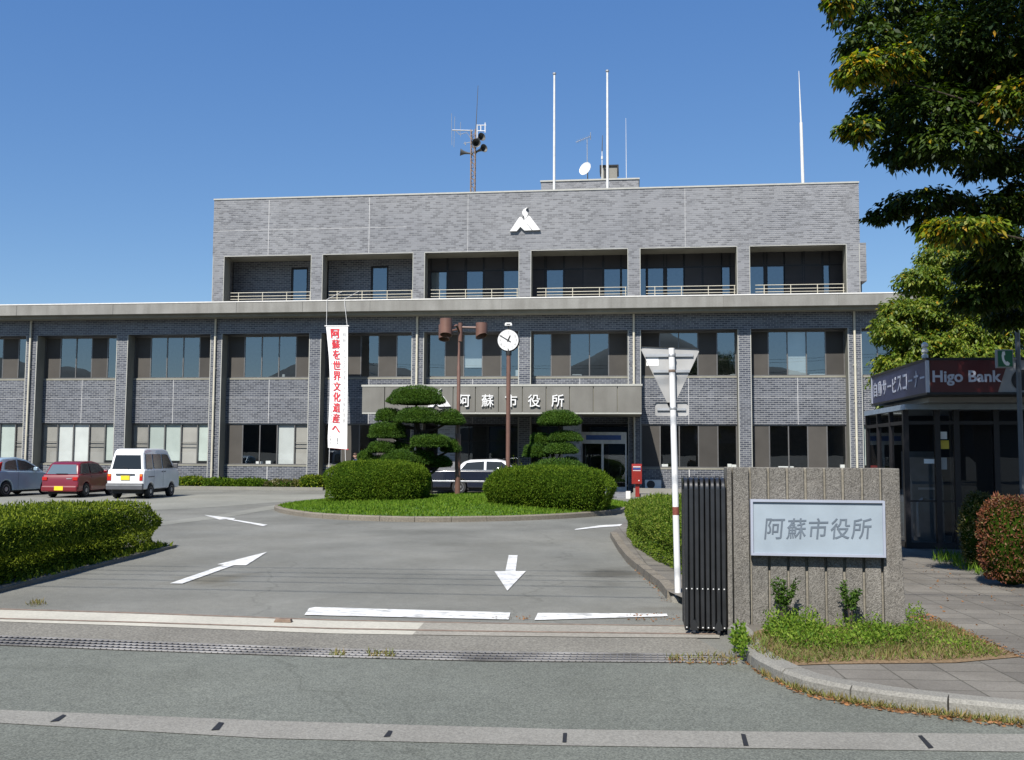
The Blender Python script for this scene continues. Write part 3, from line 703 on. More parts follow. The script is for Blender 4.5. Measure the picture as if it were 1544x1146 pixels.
hp(mb, 'vent_stack', [M['kerb'], M['darkframe']])

# emblem shapes (mountain with a plume)
EMB = [[(388, 783), (432, 718), (441, 717), (490, 780.5), (456, 781), (437, 763), (420, 783)],
       [(453, 733), (476, 711), (482, 716), (529, 779.5), (494, 780.5)],
       [(472, 671), (452, 682), (445, 694), (447, 706), (455, 716), (456, 728), (468, 716), (472, 705), (470, 696), (463, 690), (462, 683)]]
def emblem(mb, cx, cz, w, Y, depth):
    s = w/141.0
    for k, pg in enumerate(EMB):
        mb.prism([(cx+(x-458.5)*s, cz-(y-728)*s) for x, y in pg], 'xz', Y-depth-0.006*k, Y+0.004*k)
p = onY(640+458.5/3.015, 90+728/3.015, YF)
mb = MB(); emblem(mb, p[0], p[2], 141/3.015*YF/1480*1.0, YF-0.02, 0.12)
hp(mb, 'emblem', M['white'])

# entrance canopy
YC = 39.5
cx0, cx1 = hX(545.5, 600, YC), hX(968, 600, YC)
cz0, cz1 = 3.30, hZ(760, 581, YC)
can = MB(); joints = [hX(640+v/3.472, 600, YC) for v in (27, 150, 267, 388, 513, 637, 760, 884, 1010)]
jj = [cx0, hX(580, 600, YC), hX(614.5, 600, YC)] + joints[1:] + [cx1]
can.box(cx0+0.04, YC+0.06, cz0+0.02, cx1-0.04, YF-0.015, cz1-0.06, 1)
for k in range(len(jj)-1): can.box(jj[k]+0.018, YC, cz0+0.03, jj[k+1]-0.018, YC+0.055, cz1-0.04, 0)
n = 4
for k in range(n):
    y0 = YC+0.1+(YF-YC-0.15)*k/n; y1 = YC+0.1+(YF-YC-0.15)*(k+1)/n
    can.box(cx0, y0+0.015, cz0+0.03, cx0+0.038, y1-0.015, cz1-0.04, 0); can.box(cx1-0.038, y0+0.015, cz0+0.03, cx1, y1-0.015, cz1-0.04, 0)
can.box(cx0-0.02, YC-0.02, cz1-0.04, cx1+0.02, YF-0.02, cz1+0.04, 2)
can.box(cx0+0.02, YC+0.01, cz0-0.04, cx1-0.02, YC+0.3, cz0+0.03, 2)
canopy = hp(can, 'canopy', [M['canopy'], M['reveal'], M['trim']])
mb = MB()
for (pa, pb) in ((660, 686), (849, 876)):
    xa, xb = hX(pa, 680, 41.2), hX(pb, 680, 41.2); mb = MB(); mb.box(xa, 41.2, 0, xb, 42.0, cz0+0.02)
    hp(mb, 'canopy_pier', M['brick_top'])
for ch, pxx in (('阿', 700), ('蘇', 735.5), ('市', 771), ('役', 805.5), ('所', 841)):
    p = onY(pxx, 604.3, YC); w = 18.6*YC/1480
    mb = MB(); put_text(mb, ch, 0.5, (p[0], YC-0.06, p[2]), extrude=0.03, bold=0.004, fit=(w, w*1.02))
    hp(mb, 'sign_letter', M['white'])
p = onY(663, 600, YC); mb = MB(); emblem(mb, p[0], p[2], 36*YC/1480, YC-0.02, 0.06); hp(mb, 'canopy_emblem', M['white'])
# entrance wall of dark glass, sliding doors
YE = 46.2
a, b_ = PX[6]+HW, PX[8]-HW
mb = MB(); mb.box(a-0.3, YE+0.05, 0, b_+0.3, YE+0.08, 3.02, 0)
for t in np.linspace(0, 1, 11): x = a+(b_-a)*t; mb.box(x-0.03, YE-0.04, 0.1, x+0.03, YE+0.048, 3.0, 0)
mb.box(a, YE-0.03, 2.2, b_, YE+0.047, 2.27, 0)
mb.box(a-0.02, YF+0.6, 2.95, b_+0.02, YE, 3.019, 0)
hp(mb, 'entrance_screen', M['darkframe'])
mb = MB(); mb.quad((a, YE-0.02, 0.1), (b_, YE-0.02, 0.1), (b_, YE-0.02, 2.95), (a, YE-0.02, 2.95))
hp(mb, 'entrance_glazing', M['glass_dim'])
YD = 43.4
dx0, dx1, dxm = hX(876, 690, YD), hX(944.8, 690, YD), hX(908.5, 690, YD); dz1 = hZ(910, 651.5, YD); dzt = hZ(910, 669, YD); dzb = 0.22
mb = MB(); mb.box(dx0, YD, dzt, dx1, YD+0.2, dz1, 0); mb.box(dx0, YD, dzb, dx0+0.06, YD+0.2, dzt, 0); mb.box(dx1-0.06, YD, dzb, dx1, YD+0.2, dzt, 0); mb.box(dxm-0.05, YD+0.02, dzb, dxm+0.05, YD+0.1, dzt, 0); mb.box(dx0, YD-0.04, 0, dx1, YD+0.3, dzb, 0)
mb.box(dx0, YD+0.2, dzb, dx0+0.05, YF+1.5, dz1, 1); mb.box(dx1-0.05, YD+0.2, dzb, dx1, YF+1.5, dz1, 1); mb.box(dx0, YD+0.2, dz1-0.05, dx1, YF+1.5, dz1, 1)
door = hp(mb, 'entrance_porch', [M['silver'], M['darkframe']])
mb = MB(); mb.quad((dx0+0.06, YD+0.06, dzb), (dx1-0.06, YD+0.06, dzb), (dx1-0.06, YD+0.06, dzt), (dx0+0.06, YD+0.06, dzt)); hp(mb, 'door_glass', M['glass_dim'], parent=door)
M['signblue'] = plain('blue_sign_panel', (0.02, 0.06, 0.22), 0.4)
mb = MB(); mb.box(hX(883.7, 660, YD), YD-0.02, hZ(910, 663.3, YD), hX(936.5, 660, YD), YD, hZ(910, 656.2, YD)); hp(mb, 'door_sign', M['signblue'], parent=door)
# ------------------------------------------------------------------ vegetation
def unit(a): return a/np.maximum(np.linalg.norm(a, axis=1, keepdims=True), 1e-9)
def leaf_verts(P, D, Ln, Wd, droop=0.0, flat=None):
    """P base points, D axes; returns (4n,3) quads"""
    n = len(P); D = unit(D)
    nn = rng.normal(size=(n, 3)) if flat is None else flat + rng.normal(size=(n, 3))*0.45
    S = unit(np.cross(D, nn)); U = unit(np.cross(S, D))
    Ln = np.broadcast_to(np.asarray(Ln, float).reshape(-1, 1), (n, 1)); Wd = np.broadcast_to(np.asarray(Wd, float).reshape(-1, 1), (n, 1))
    mid = P + D*Ln*0.45
    tip = P + D*Ln - np.array([0, 0, 1.0])*Ln*droop
    V = np.empty((n, 4, 3)); V[:, 0] = P; V[:, 1] = mid + S*Wd*0.5 + U*Wd*0.12; V[:, 2] = tip; V[:, 3] = mid - S*Wd*0.5 + U*Wd*0.12
    return V.reshape(-1, 3)
def quad_object(name, V, mats, mi=None, parent=None, off=(0, 0, 0)):
    V = np.asarray(V, dtype=np.float32).reshape(-1, 3) - np.array(off, dtype=np.float32); nv = len(V); nf = nv//4
    me = bpy.data.meshes.new(name)
    me.vertices.add(nv); me.vertices.foreach_set('co', V.ravel())
    me.loops.add(nv); me.loops.foreach_set('vertex_index', np.arange(nv, dtype=np.int32))
    me.polygons.add(nf); me.polygons.foreach_set('loop_start', np.arange(0, nv, 4, dtype=np.int32))
    try: me.polygons.foreach_set('loop_total', np.full(nf, 4, dtype=np.int32))
    except Exception: pass
    if not isinstance(mats, (list, tuple)): mats = [mats]
    for mm in mats: me.materials.append(mm)
    if mi is not None: me.polygons.foreach_set('material_index', np.asarray(mi, dtype=np.int32))
    me.update(calc_edges=True)
    o = bpy.data.objects.new(name, me); COL.objects.link(o)
    if parent is not None: o.parent = parent
    return o
def se_points(n, c, r, p=2.0, zmin=None, lump=0.05, rotz=0.0, seed=0, sq=1.0):
    """points on a super-ellipsoid with a lumpy clipped surface -> points, outward normals"""
    d = unit(rng.normal(size=(n, 3)))
    if zmin is not None: d[:, 2] = np.where(d[:, 2] < zmin, -d[:, 2]*rng.uniform(0, 1, n)*abs(zmin)*1.0 - 0.0, d[:, 2]); d = unit(d)
    k = (np.abs(d)**p).sum(axis=1)**(-1/p)
    q = d*k[:, None]
    ph = seed*1.7
    lm = 1 + lump*(np.sin(q[:, 0]*5+ph)*np.cos(q[:, 1]*4+ph*2)+np.sin(q[:, 2]*6+ph*3)+0.6*np.sin(q[:, 0]*13+q[:, 1]*11+ph))
    nrm = np.sign(q)*np.abs(q)**(p-1)
    r = np.array(r); nrm = unit(nrm/r)
    pts = q*r*lm[:, None]
    if sq != 1.0: pts[:, 2] = np.where(pts[:, 2] < 0, pts[:, 2]*sq, pts[:, 2])
    if rotz:
        cs, sn = math.cos(rotz), math.sin(rotz); Rm = np.array([[cs, -sn, 0], [sn, cs, 0], [0, 0, 1]]); pts = pts@Rm.T; nrm = nrm@Rm.T
    return pts + np.array(c), nrm
def se_core(c, r, p=2.0, k=0.9, nu=28, nv=14, rotz=0.0, sq=1.0):
    th = np.linspace(0, 2*np.pi, nu+1); ph = np.linspace(-np.pi/2, np.pi/2, nv+1)
    T, Pp = np.meshgrid(th, ph); d = np.stack([np.cos(Pp)*np.cos(T), np.cos(Pp)*np.sin(T), np.sin(Pp)], -1)
    q = d*((np.abs(d)**p).sum(-1)**(-1/p))[..., None]*np.array(r)*k
    if sq != 1.0: q[..., 2] = np.where(q[..., 2] < 0, q[..., 2]*sq, q[..., 2])
    if rotz:
        cs, sn = math.cos(rotz), math.sin(rotz); q = q@np.array([[cs, -sn, 0], [sn, cs, 0], [0, 0, 1]]).T
    q = q + np.array(c)
    A = np.stack([q[:-1, :-1], q[:-1, 1:], q[1:, 1:], q[1:, :-1]], axis=2)
    return A.reshape(-1, 3)
def clip_shape(parts, n_per_m2, Ln, Wd, rough=0.7, sprout=0.0, sq=1.0, lump=0.03):
    """parts: list of (c, r, p, zmin, rotz). Leafy skin over a dark core of the same foliage"""
    Vs = []; core = []
    for i, (c, r, p, zmin, rz) in enumerate(parts):
        area = 4*math.pi*((r[0]*r[1])**1.6+(r[0]*r[2])**1.6+(r[1]*r[2])**1.6)**(1/1.6)/3**(1/1.6)
        n = int(area*n_per_m2)
        P, Nn = se_points(n, c, r, p, zmin, lump, rz, i+c[0], sq)
        P = P - Nn*rng.uniform(0.0, 0.05, (n, 1))
        Vs.append(leaf_verts(P, Nn*1.0 + rng.normal(size=(n, 3))*rough, rng.uniform(0.7, 1.25, n)*Ln, rng.uniform(0.8, 1.2, n)*Wd))
        if sprout:
            m_ = int(area*sprout); P, Nn = se_points(m_, c, r, p, 0.3, 0.03, rz, i+c[0])
            Vs.append(leaf_verts(P, np.array([0, 0, 1.0])+Nn*0.3+rng.normal(size=(m_, 3))*0.35, rng.uniform(1.0, 2.2, m_)*Ln, Wd))
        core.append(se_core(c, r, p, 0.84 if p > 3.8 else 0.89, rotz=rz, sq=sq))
    return np.concatenate(Vs), np.concatenate(core)
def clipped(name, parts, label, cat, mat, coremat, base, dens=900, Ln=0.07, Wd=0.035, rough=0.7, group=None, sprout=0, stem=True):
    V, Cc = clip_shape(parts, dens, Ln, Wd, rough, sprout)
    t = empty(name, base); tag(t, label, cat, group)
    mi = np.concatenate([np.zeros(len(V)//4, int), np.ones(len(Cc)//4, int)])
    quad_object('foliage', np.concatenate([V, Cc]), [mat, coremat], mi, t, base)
    return t

M['leaf_hedge'] = leafmat('hedge_leaf', [(0.022, 0.042, 0.003), (0.060, 0.095, 0.006), (0.13, 0.17, 0.012), (0.20, 0.24, 0.022)], 0.25, 0.7, 0.15)
M['leaf_mound'] = leafmat('clipped_yew_leaf', [(0.026, 0.060, 0.003), (0.052, 0.100, 0.005), (0.085, 0.140, 0.008), (0.12, 0.17, 0.014)], 0.2, 0.7, 0.12)
M['leaf_pine'] = leafmat('topiary_leaf', [(0.016, 0.044, 0.006), (0.032, 0.078, 0.010), (0.055, 0.110, 0.015), (0.085, 0.15, 0.025)], 0.15, 0.65, 0.15)
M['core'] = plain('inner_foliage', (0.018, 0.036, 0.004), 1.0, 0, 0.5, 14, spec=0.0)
M['leaf_rhedge'] = leafmat('green_hedge_leaf', [(0.035, 0.072, 0.004), (0.07, 0.125, 0.008), (0.11, 0.165, 0.014), (0.18, 0.21, 0.04)], 0.28, 0.65, 0.2)
M['leaf_dark'] = leafmat('cherry_leaf', [(0.010, 0.024, 0.003), (0.020, 0.042, 0.005), (0.034, 0.062, 0.008), (0.06, 0.09, 0.012)], 0.2, 0.5, 0.25)
M['leaf_autumn_sunlit'] = leafmat('turning_and_sunlit_leaf', [(0.10, 0.18, 0.015), (0.17, 0.24, 0.02), (0.28, 0.28, 0.025), (0.48, 0.24, 0.02)], 0.45, 0.5)  # turning leaves, brightened to paint sunlit patches on the cherry tree as well
M['leaf_bright'] = leafmat('light_green_leaf', [(0.050, 0.088, 0.010), (0.085, 0.14, 0.014), (0.14, 0.19, 0.022), (0.23, 0.24, 0.04)], 0.3, 0.5)
M['leaf_red'] = leafmat('red_brown_leaf', [(0.045, 0.028, 0.014), (0.11, 0.035, 0.02), (0.19, 0.062, 0.028), (0.12, 0.10, 0.03)], 0.2, 0.55)
M['leaf_weed'] = leafmat('weed_leaf', [(0.045, 0.10, 0.010), (0.085, 0.16, 0.012), (0.13, 0.21, 0.02), (0.20, 0.26, 0.04)], 0.3, 0.65, 0.2)
M['drygrass'] = leafmat('dry_grass', [(0.14, 0.10, 0.04), (0.19, 0.15, 0.06), (0.12, 0.16, 0.03), (0.09, 0.14, 0.02)], 0.2, 0.7)
M['deadleaf'] = leafmat('fallen_leaf', [(0.10, 0.05, 0.02), (0.20, 0.09, 0.035), (0.28, 0.14, 0.06), (0.15, 0.08, 0.04)], 0.1, 0.9)
M['grass'] = leafmat('grass_blade', [(0.055, 0.12, 0.006), (0.085, 0.165, 0.010), (0.11, 0.19, 0.014), (0.15, 0.22, 0.03)], 0.25, 0.7, 0.15)

# --- lawn grass on the island
n = 42000
a = rng.uniform(-math.pi, math.pi, n); t_ = np.sqrt(rng.uniform(0, 1, n))*0.975
rr = np.interp(a, ISLA, ISLR)*t_
X = ic[0]+rr*np.cos(a); Y = ic[1]+rr*np.sin(a)
Z = 0.10+0.24*(1-t_**2.2)
P = np.stack([X, Y, Z-0.01], 1)
keep = Y < 34.5; P = P[keep]; n = len(P)
lush = 0.6+0.5*np.sin(P[:, 0]*1.3)*np.cos(P[:, 1]*0.9)
V = leaf_verts(P, np.array([0, 0, 1.0])+rng.normal(size=(n, 3))*0.45, rng.uniform(0.04, 0.10, n)*(0.8+0.4*lush), 0.028)
tag(quad_object('lawn_grass', V, M['grass']), 'bright green mown grass covering the raised roundabout island', 'grass', kind='stuff')

# --- the two big clipped mounds on the island
def span(x0, x1, ytop, ybot, Yd):
    """world box for a thing standing at distance Yd from its outline in the photo"""
    xa, xb = hX(x0, ybot, Yd), hX(x1, ybot, Yd); return (xa+xb)/2, (xb-xa)/2, hZ((x0+x1)/2, ytop, Yd), hZ((x0+x1)/2, ybot, Yd)
c, w, zt, zb = span(483, 631, 697, 764, 27.6)
clipped('clipped_hedge', [((c, 28.5, (zt+0.1)/2), (w, 1.35, (zt-0.1)/2+0.06), 3.3, -0.75, R(-3)), ((c+w*0.55, 28.3, (zt+0.1)/2-0.03), (w*0.5, 1.2, (zt-0.1)/2), 3.0, -0.75, 0)],
        'big rounded clipped hedge on the lawn under the taller topiary tree', 'hedge', M['leaf_mound'], M['core'], (c, 28.5, 0.1), 1300, 0.058, 0.021, 0.9, sprout=25)
c, w, zt, zb = span(729, 921, 708, 772, 26.4)
clipped('clipped_hedge', [((c, 27.4, (zt+0.1)/2), (w, 1.3, (zt-0.1)/2+0.06), 3.6, -0.75, R(-2)), ((c-w*0.4, 27.3, (zt+0.1)/2+0.02), (w*0.55, 1.2, (zt-0.1)/2), 2.6, -0.75, 0)],
        'long rounded clipped hedge on the lawn below the clock', 'hedge', M['leaf_mound'], M['core'], (c, 27.4, 0.1), 1300, 0.058, 0.021, 0.9, sprout=25)
c, w, zt, zb = span(792, 888, 698, 720, 29.2)
clipped('low_shrub', [((c, 29.8, zt-0.32), (w, 0.9, 0.42), 2.2, -0.6, 0)], 'low spreading shrub between the long clipped hedge and the small topiary tree', 'shrub', M['leaf_pine'], M['core'], (c, 29.8, 0.2), 600, 0.09, 0.02, 0.9)

# --- cloud-pruned topiary trees
def topiary(name, pads, Yd, base_px, label, trunk_r):
    bx = onY(base_px[0], base_px[1], Yd); base = (bx[0], Yd, island_z(bx[0], Yd) if Yd < 36 else 0.1)
    t = empty(name, base); tag(t, label, 'tree', 'cloud pruned trees on the lawn')
    tr = MB(); 
    top = max(pads, key=lambda q: -q[2]); 
    pt = onY((top[0]+top[1])/2, top[3], Yd)
    zt = pt[2]; path = []
    for k in range(7):
        f = k/6; path.append((base[0]+(pt[0]-base[0])*f+0.10*math.sin(f*7), Yd+0.08*math.sin(f*5+1), base[2]-0.1+(zt-base[2]+0.1)*f))
    tr.tube(path, [trunk_r*(1-0.65*k/6) for k in range(7)], 9)
    parts = []
    for (x0, x1, y0, y1, dy) in pads:
        c, w, zt_, zb_ = span(x0, x1, y0, y1, Yd+dy)
        h = (zt_-zb_); cz = zb_+h*0.26
        parts.append(((c, Yd+dy, cz), (w*0.97, min(max(w*0.85, 0.28), 0.6), h*0.66), 2.5, -0.6, 0))
        zq = max(base[2]+0.25, cz-0.35); f = (zq-base[2])/(pt[2]-base[2]); f = min(max(f, 0.05), 0.97)
        q = (base[0]+(pt[0]-base[0])*f, Yd, zq)
        tr.tube([q, ((q[0]+c)/2, Yd+dy*0.5, (zq+cz)/2-0.08), (c, Yd+dy, cz-0.02)], [trunk_r*0.42, trunk_r*0.3, trunk_r*0.2], 6)
    tr.build('trunk', M['bark'], t, base, smooth=True)
    for pr_ in parts:
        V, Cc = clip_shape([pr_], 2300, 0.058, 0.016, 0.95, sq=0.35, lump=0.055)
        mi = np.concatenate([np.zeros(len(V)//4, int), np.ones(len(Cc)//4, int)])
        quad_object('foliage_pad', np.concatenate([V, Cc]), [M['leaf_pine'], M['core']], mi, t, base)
    return t
topiary('topiary_tree', [(586, 669, 581, 613, 0), (566, 606, 614, 637, 0.1), (597, 664, 613, 640, -0.3), (655, 699, 616, 643, 0.1), (556, 612, 634, 663, -0.1), (619, 678, 652, 676, -0.35), (665, 694, 660, 684, 0.2),
    (554, 596, 664, 684, -0.35), (588, 624, 663, 682, 0.1), (576, 628, 676, 703, -0.5), (618, 655, 677, 702, -0.2), (648, 681, 685, 706, 0.1), (540, 562, 677, 698, -0.2), (556, 586, 686, 706, -0.3), (600, 640, 694, 712, -0.4)],
    31.2, (644, 745), 'taller cloud pruned topiary tree with many stacked foliage pads beside the brown lamp', 0.16)
topiary('topiary_tree', [(811, 875, 617, 644, 0), (799, 830, 651, 672, 0.1), (827, 877, 649, 667, -0.1), (788, 827, 668, 691, -0.1), (822, 870, 665, 686, -0.3), (846, 874, 688, 708, 0.3)],
    30.6, (829, 716), 'smaller cloud pruned topiary tree with two tiers of pads right of the clock', 0.10)
# wispy twigs beside the clock post
t = empty('twiggy_plant', (hX(777, 705, 28.9), 28.9, 0.25)); tag(t, 'thin twiggy plant sprouting beside the clock post', 'plant')
P = []; D = []
mb = MB()
for (x, y) in [(768, 690), (774, 683), (778, 692), (783, 689), (772, 697), (786, 697), (780, 700)]:
    q = onY(x, y, 28.9); mb.tube([(t.location[0]+rng.normal()*0.04, 28.9, 0.3), ((q[0]+t.location[0])/2, 28.9, q[2]*0.55), tuple(q)], [0.012, 0.009, 0.004], 5)
    for k in range(14):
        f = rng.uniform(0.5, 1.0); P.append((t.location[0]+(q[0]-t.location[0])*f, 28.9+rng.normal()*0.03, 0.3+(q[2]-0.3)*f)); D.append(rng.normal(size=3)+np.array([0, 0, 0.4]))
mb.build('stem', M['bark'], t, t.location)
quad_object('foliage', leaf_verts(np.array(P), np.array(D), 0.07, 0.03), M['leaf_hedge'], None, t, t.location)

# --- front hedge on the left, its long side in shade
A_, B_ = onZ(-4, 890), onZ(243, 828); d_ = (B_-A_); Lh = np.linalg.norm(d_); ang = math.atan2(d_[1], d_[0]); dn = d_/Lh; nl = np.array([-dn[1], dn[0], 0])
hw = 0.95; far = B_ + nl*hw; near = A_ - dn*5.0 + nl*hw; cc = (far+near)/2 - dn*0.1; hl = np.linalg.norm(far-near)/2+0.25
htop = hZ(120, 762, cc[1]+1.0); htop = 0.84
clipped('box_hedge', [((cc[0], cc[1], htop*0.44), (hl, hw, htop*0.56), 8.0, None, ang)], 'long square clipped hedge in front of the parked cars', 'hedge', M['leaf_hedge'], M['core'], (cc[0], cc[1], 0), 3400, 0.038, 0.020, 0.95, sprout=150)
mb = MB(); e0 = A_-dn*6; e1 = B_+dn*0.3
mb.add([tuple(e0-nl*0.15), tuple(e1-nl*0.15), tuple(e1-nl*0.15+np.array([0, 0, .05])), tuple(e0-nl*0.15+np.array([0, 0, .05]))], [(0, 1, 2, 3)])
mb.quad(tuple(e0-nl*0.15+np.array([0, 0, .05])), tuple(e1-nl*0.15+np.array([0, 0, .05])), tuple(e1+nl*2.0+np.array([0, 0, .05])), tuple(e0+nl*2.0+np.array([0, 0, .05])))
mb.quad(tuple(e1-nl*0.15), tuple(e1+nl*2), tuple(e1+nl*2+np.array([0, 0, .05])), tuple(e1-nl*0.15+np.array([0, 0, .05])))
structure(mb.build('hedge_bed', M['kerb_mossy']))
n = 900; f = rng.uniform(0, 1, n)**0.7; P = A_+(d_*1.03)*f[:, None] + nl*rng.uniform(-0.12, 0.25, (n, 1)); P[:, 2] = 0.05
tag(quad_object('hedge_weeds', leaf_verts(P, np.array([0, 0, 1.0])+rng.normal(size=(n, 3))*0.7, rng.uniform(0.05, 0.13, n), 0.035), M['leaf_hedge']), 'straggly weeds along the shaded foot of the left hedge', 'weeds', kind='stuff')

# --- hedge on the right of the drive
h0 = np.array([*hin[0], 0])+np.array([0.12, 0.2, 0]); h1 = np.array([*hin[4], 0])+np.array([0.30, -0.1, 0])
d_ = h1-h0; Lh = np.linalg.norm(d_); ang = math.atan2(d_[1], d_[0]); dn = d_/Lh; nl = np.array([-dn[1], dn[0], 0]); hw = 0.95
cc = (h0+h1)/2 + nl*hw; 
clipped('box_hedge', [((cc[0], cc[1], 0.42), (Lh/2+0.15, hw, 0.50), 4.0, -0.85, ang), ((cc[0]+0.9, cc[1]+0.2, 0.42), (Lh/2-0.1, hw, 0.47), 4.0, -0.85, ang)], 'bright green square clipped hedge beside the white sign pole', 'hedge', M['leaf_rhedge'], M['core'], (cc[0], cc[1], SWZ), 2600, 0.038, 0.020, 1.0, sprout=160)

# --- shrubs along the foot of the building
for k, (x0, x1, yt, col, lab) in enumerate([(228, 262, 721, 'leaf_hedge', 'low dark shrub by the wall behind the white van'), (258, 302, 720, 'leaf_hedge', 'low green shrub at the wall, first right of the white van'), (298, 346, 722, 'leaf_mound', 'yellowish green shrub at the wall under the second downpipe'),
        (344, 397, 723, 'leaf_mound', 'flat green shrub at the wall beneath the dark open window'), (394, 452, 725, 'leaf_olive', 'flat olive brown shrub at the wall beneath the white blind'), (447, 486, 718, 'leaf_hedge', 'round dark green bush at the wall left of the banner foot')]):
    if col == 'leaf_olive' and col not in M: M[col] = leafmat('olive_leaf', [(0.05, 0.055, 0.014), (0.08, 0.085, 0.02), (0.11, 0.10, 0.03), (0.14, 0.12, 0.05)], 0.15)
    c, w, zt, zb = span(x0, x1, yt, 740, 42.3)
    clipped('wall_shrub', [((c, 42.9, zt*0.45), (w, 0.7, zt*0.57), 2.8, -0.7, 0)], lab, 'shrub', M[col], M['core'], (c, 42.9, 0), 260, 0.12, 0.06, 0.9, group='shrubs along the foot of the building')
kb = MB(); kb.box(hX(205, 740, 41.9), 41.75, 0, hX(488, 740, 41.9), 41.9, 0.13); structure(kb.build('bed_kerb', M['kerb']))

# --- red-leaved shrubs under the bank
for (x0, x1, yt, yb, Yd, mt_, lab) in [(1452, 1512, 746, 838, 14.6, 'leaf_olive', 'dull brownish green rounded bush behind the red one by the bank booth'), (1484, 1580, 752, 872, 12.6, 'leaf_red', 'rounded bush with red and brown leaves in front of the bank booth')]:
    c, w, zt, zb = span(x0, x1, yt, yb, Yd)
    clipped('round_bush', [((c, Yd+w*0.4, (zt+SWZ)/2), (w, w, (zt-SWZ)/2+0.05), 2.3, -0.75, 0)], lab, 'bush', M[mt_], M['core'], (c, Yd+w*0.4, SWZ), 2400, 0.038, 0.019, 1.0, sprout=90)

# --- trees
def twig_tree(name, base, trunk_path, trunk_r, blobs, label, cat, Ln, Wd, mats, group=None, boughs=True):
    """blobs: (centre, radii, twigs, leaves per twig, material index mix)"""
    t = empty(name, base); tag(t, label, cat, group)
    tr = MB(); tr.tube(trunk_path, trunk_r, 10)
    top = Vector(trunk_path[-1]); Vs = []; mis = []
    for bi, (c, r, nt_, nl_, mix) in enumerate(blobs):
        c = np.array(c); r = np.array(r)
        if boughs and bi % 3 == 0:
            zq = min(max(c[2]-0.8, trunk_path[0][2]+1.2), top.z); k = 0
            for i in range(len(trunk_path)-1):
                if trunk_path[i][2] <= zq: k = i
            s_ = Vector(trunk_path[k]); e_ = Vector(c)
            tr.tube([tuple(s_), tuple(s_.lerp(e_, 0.35)+Vector((rng.normal()*0.1, rng.normal()*0.1, 0.22))), tuple(s_.lerp(e_, 0.7)+Vector((rng.normal()*0.12, rng.normal()*0.12, 0.12))), tuple(e_)], [trunk_r[k]*0.26, trunk_r[k]*0.15, trunk_r[k]*0.07, 0.006], 6)
        d = unit(rng.normal(size=(nt_, 3))); d[:, 2] *= 0.75
        rad = rng.uniform(0.35, 1.0, nt_)**0.6
        tips = c + d*r*rad[:, None]
        start = c + d*r*rad[:, None]*rng.uniform(0.45, 0.7, (nt_, 1))
        seg = tips-start; seg[:, 2] -= np.linalg.norm(seg, axis=1)*0.25
        for j in range(nl_):
            f = (j+0.5)/nl_
            P = start + seg*f + rng.normal(size=(nt_, 3))*0.02
            side = unit(np.cross(seg, np.array([0, 0, 1.0]))+1e-6)*(1 if j % 2 else -1)
            D = unit(seg)*0.7 + side*rng.uniform(0.4, 1.0, (nt_, 1)) + np.array([0, 0, -0.55]) + rng.normal(size=(nt_, 3))*0.3
            Vs.append(leaf_verts(P, D, rng.uniform(0.7, 1.2, nt_)*Ln, rng.uniform(0.8, 1.2, nt_)*Wd, 0.1, flat=np.array([0, 0, 1.0])))
            mis.append((rng.uniform(0, 1, nt_) < mix).astype(int))
    tr.build('trunk', M['bark'], t, base, smooth=True)
    quad_object('crown', np.concatenate(Vs), mats, np.concatenate(mis), t, base)
    return t
def bl(x, y, Yd, rpx, rpy, rz_=None, nt_=120, nl_=7, mix=0.0):
    p = onY(x, y, Yd); s_ = Yd/1480; ry = rz_ if rz_ else rpx*s_
    return (tuple(p), (rpx*s_, ry, rpy*s_), nt_, nl_, mix)
# big dark cherry tree on the pavement right of the frame: sprays seen at the edge plus the mass above
B = []
for (x, y, rx, ry, nt_, mx) in [(1330, 10, 85, 45, 300, 0.05), (1265, 4, 30, 22, 70, 0.5), (1310, 62, 55, 42, 160, 0.03), (1298, 104, 46, 32, 190, 0.65), (1345, 92, 50, 34, 170, 0.4), (1420, 70, 100, 80, 420, 0.02), (1500, 60, 80, 90, 320, 0.02), (1335, 160, 60, 45, 200, 0.02), (1296, 194, 38, 24, 100, 0.3),
        (1400, 170, 90, 60, 380, 0.01), (1360, 225, 55, 34, 190, 0.0), (1470, 160, 80, 60, 300, 0.05), (1440, 215, 80, 42, 280, 0.02), (1525, 150, 40, 50, 170, 0.4), (1525, 235, 50, 40, 160, 0.05), (1490, 250, 50, 18, 90, 0.0),
        (1395, 300, 75, 24, 210, 0.03), (1335, 322, 34, 14, 70, 0.0), (1450, 340, 66, 24, 220, 0.6), (1500, 310, 60, 40, 230, 0.05), (1530, 370, 60, 40, 200, 0.03), (1480, 350, 60, 26, 160, 0.06), (1400, 335, 28, 12, 60, 0.15)]:
    B.append(bl(x, y, 12.2+(rng.uniform(-0.6, 0.8) if mx < 0.3 else -0.95), rx, ry, None, int(nt_*0.9), 8, mx))
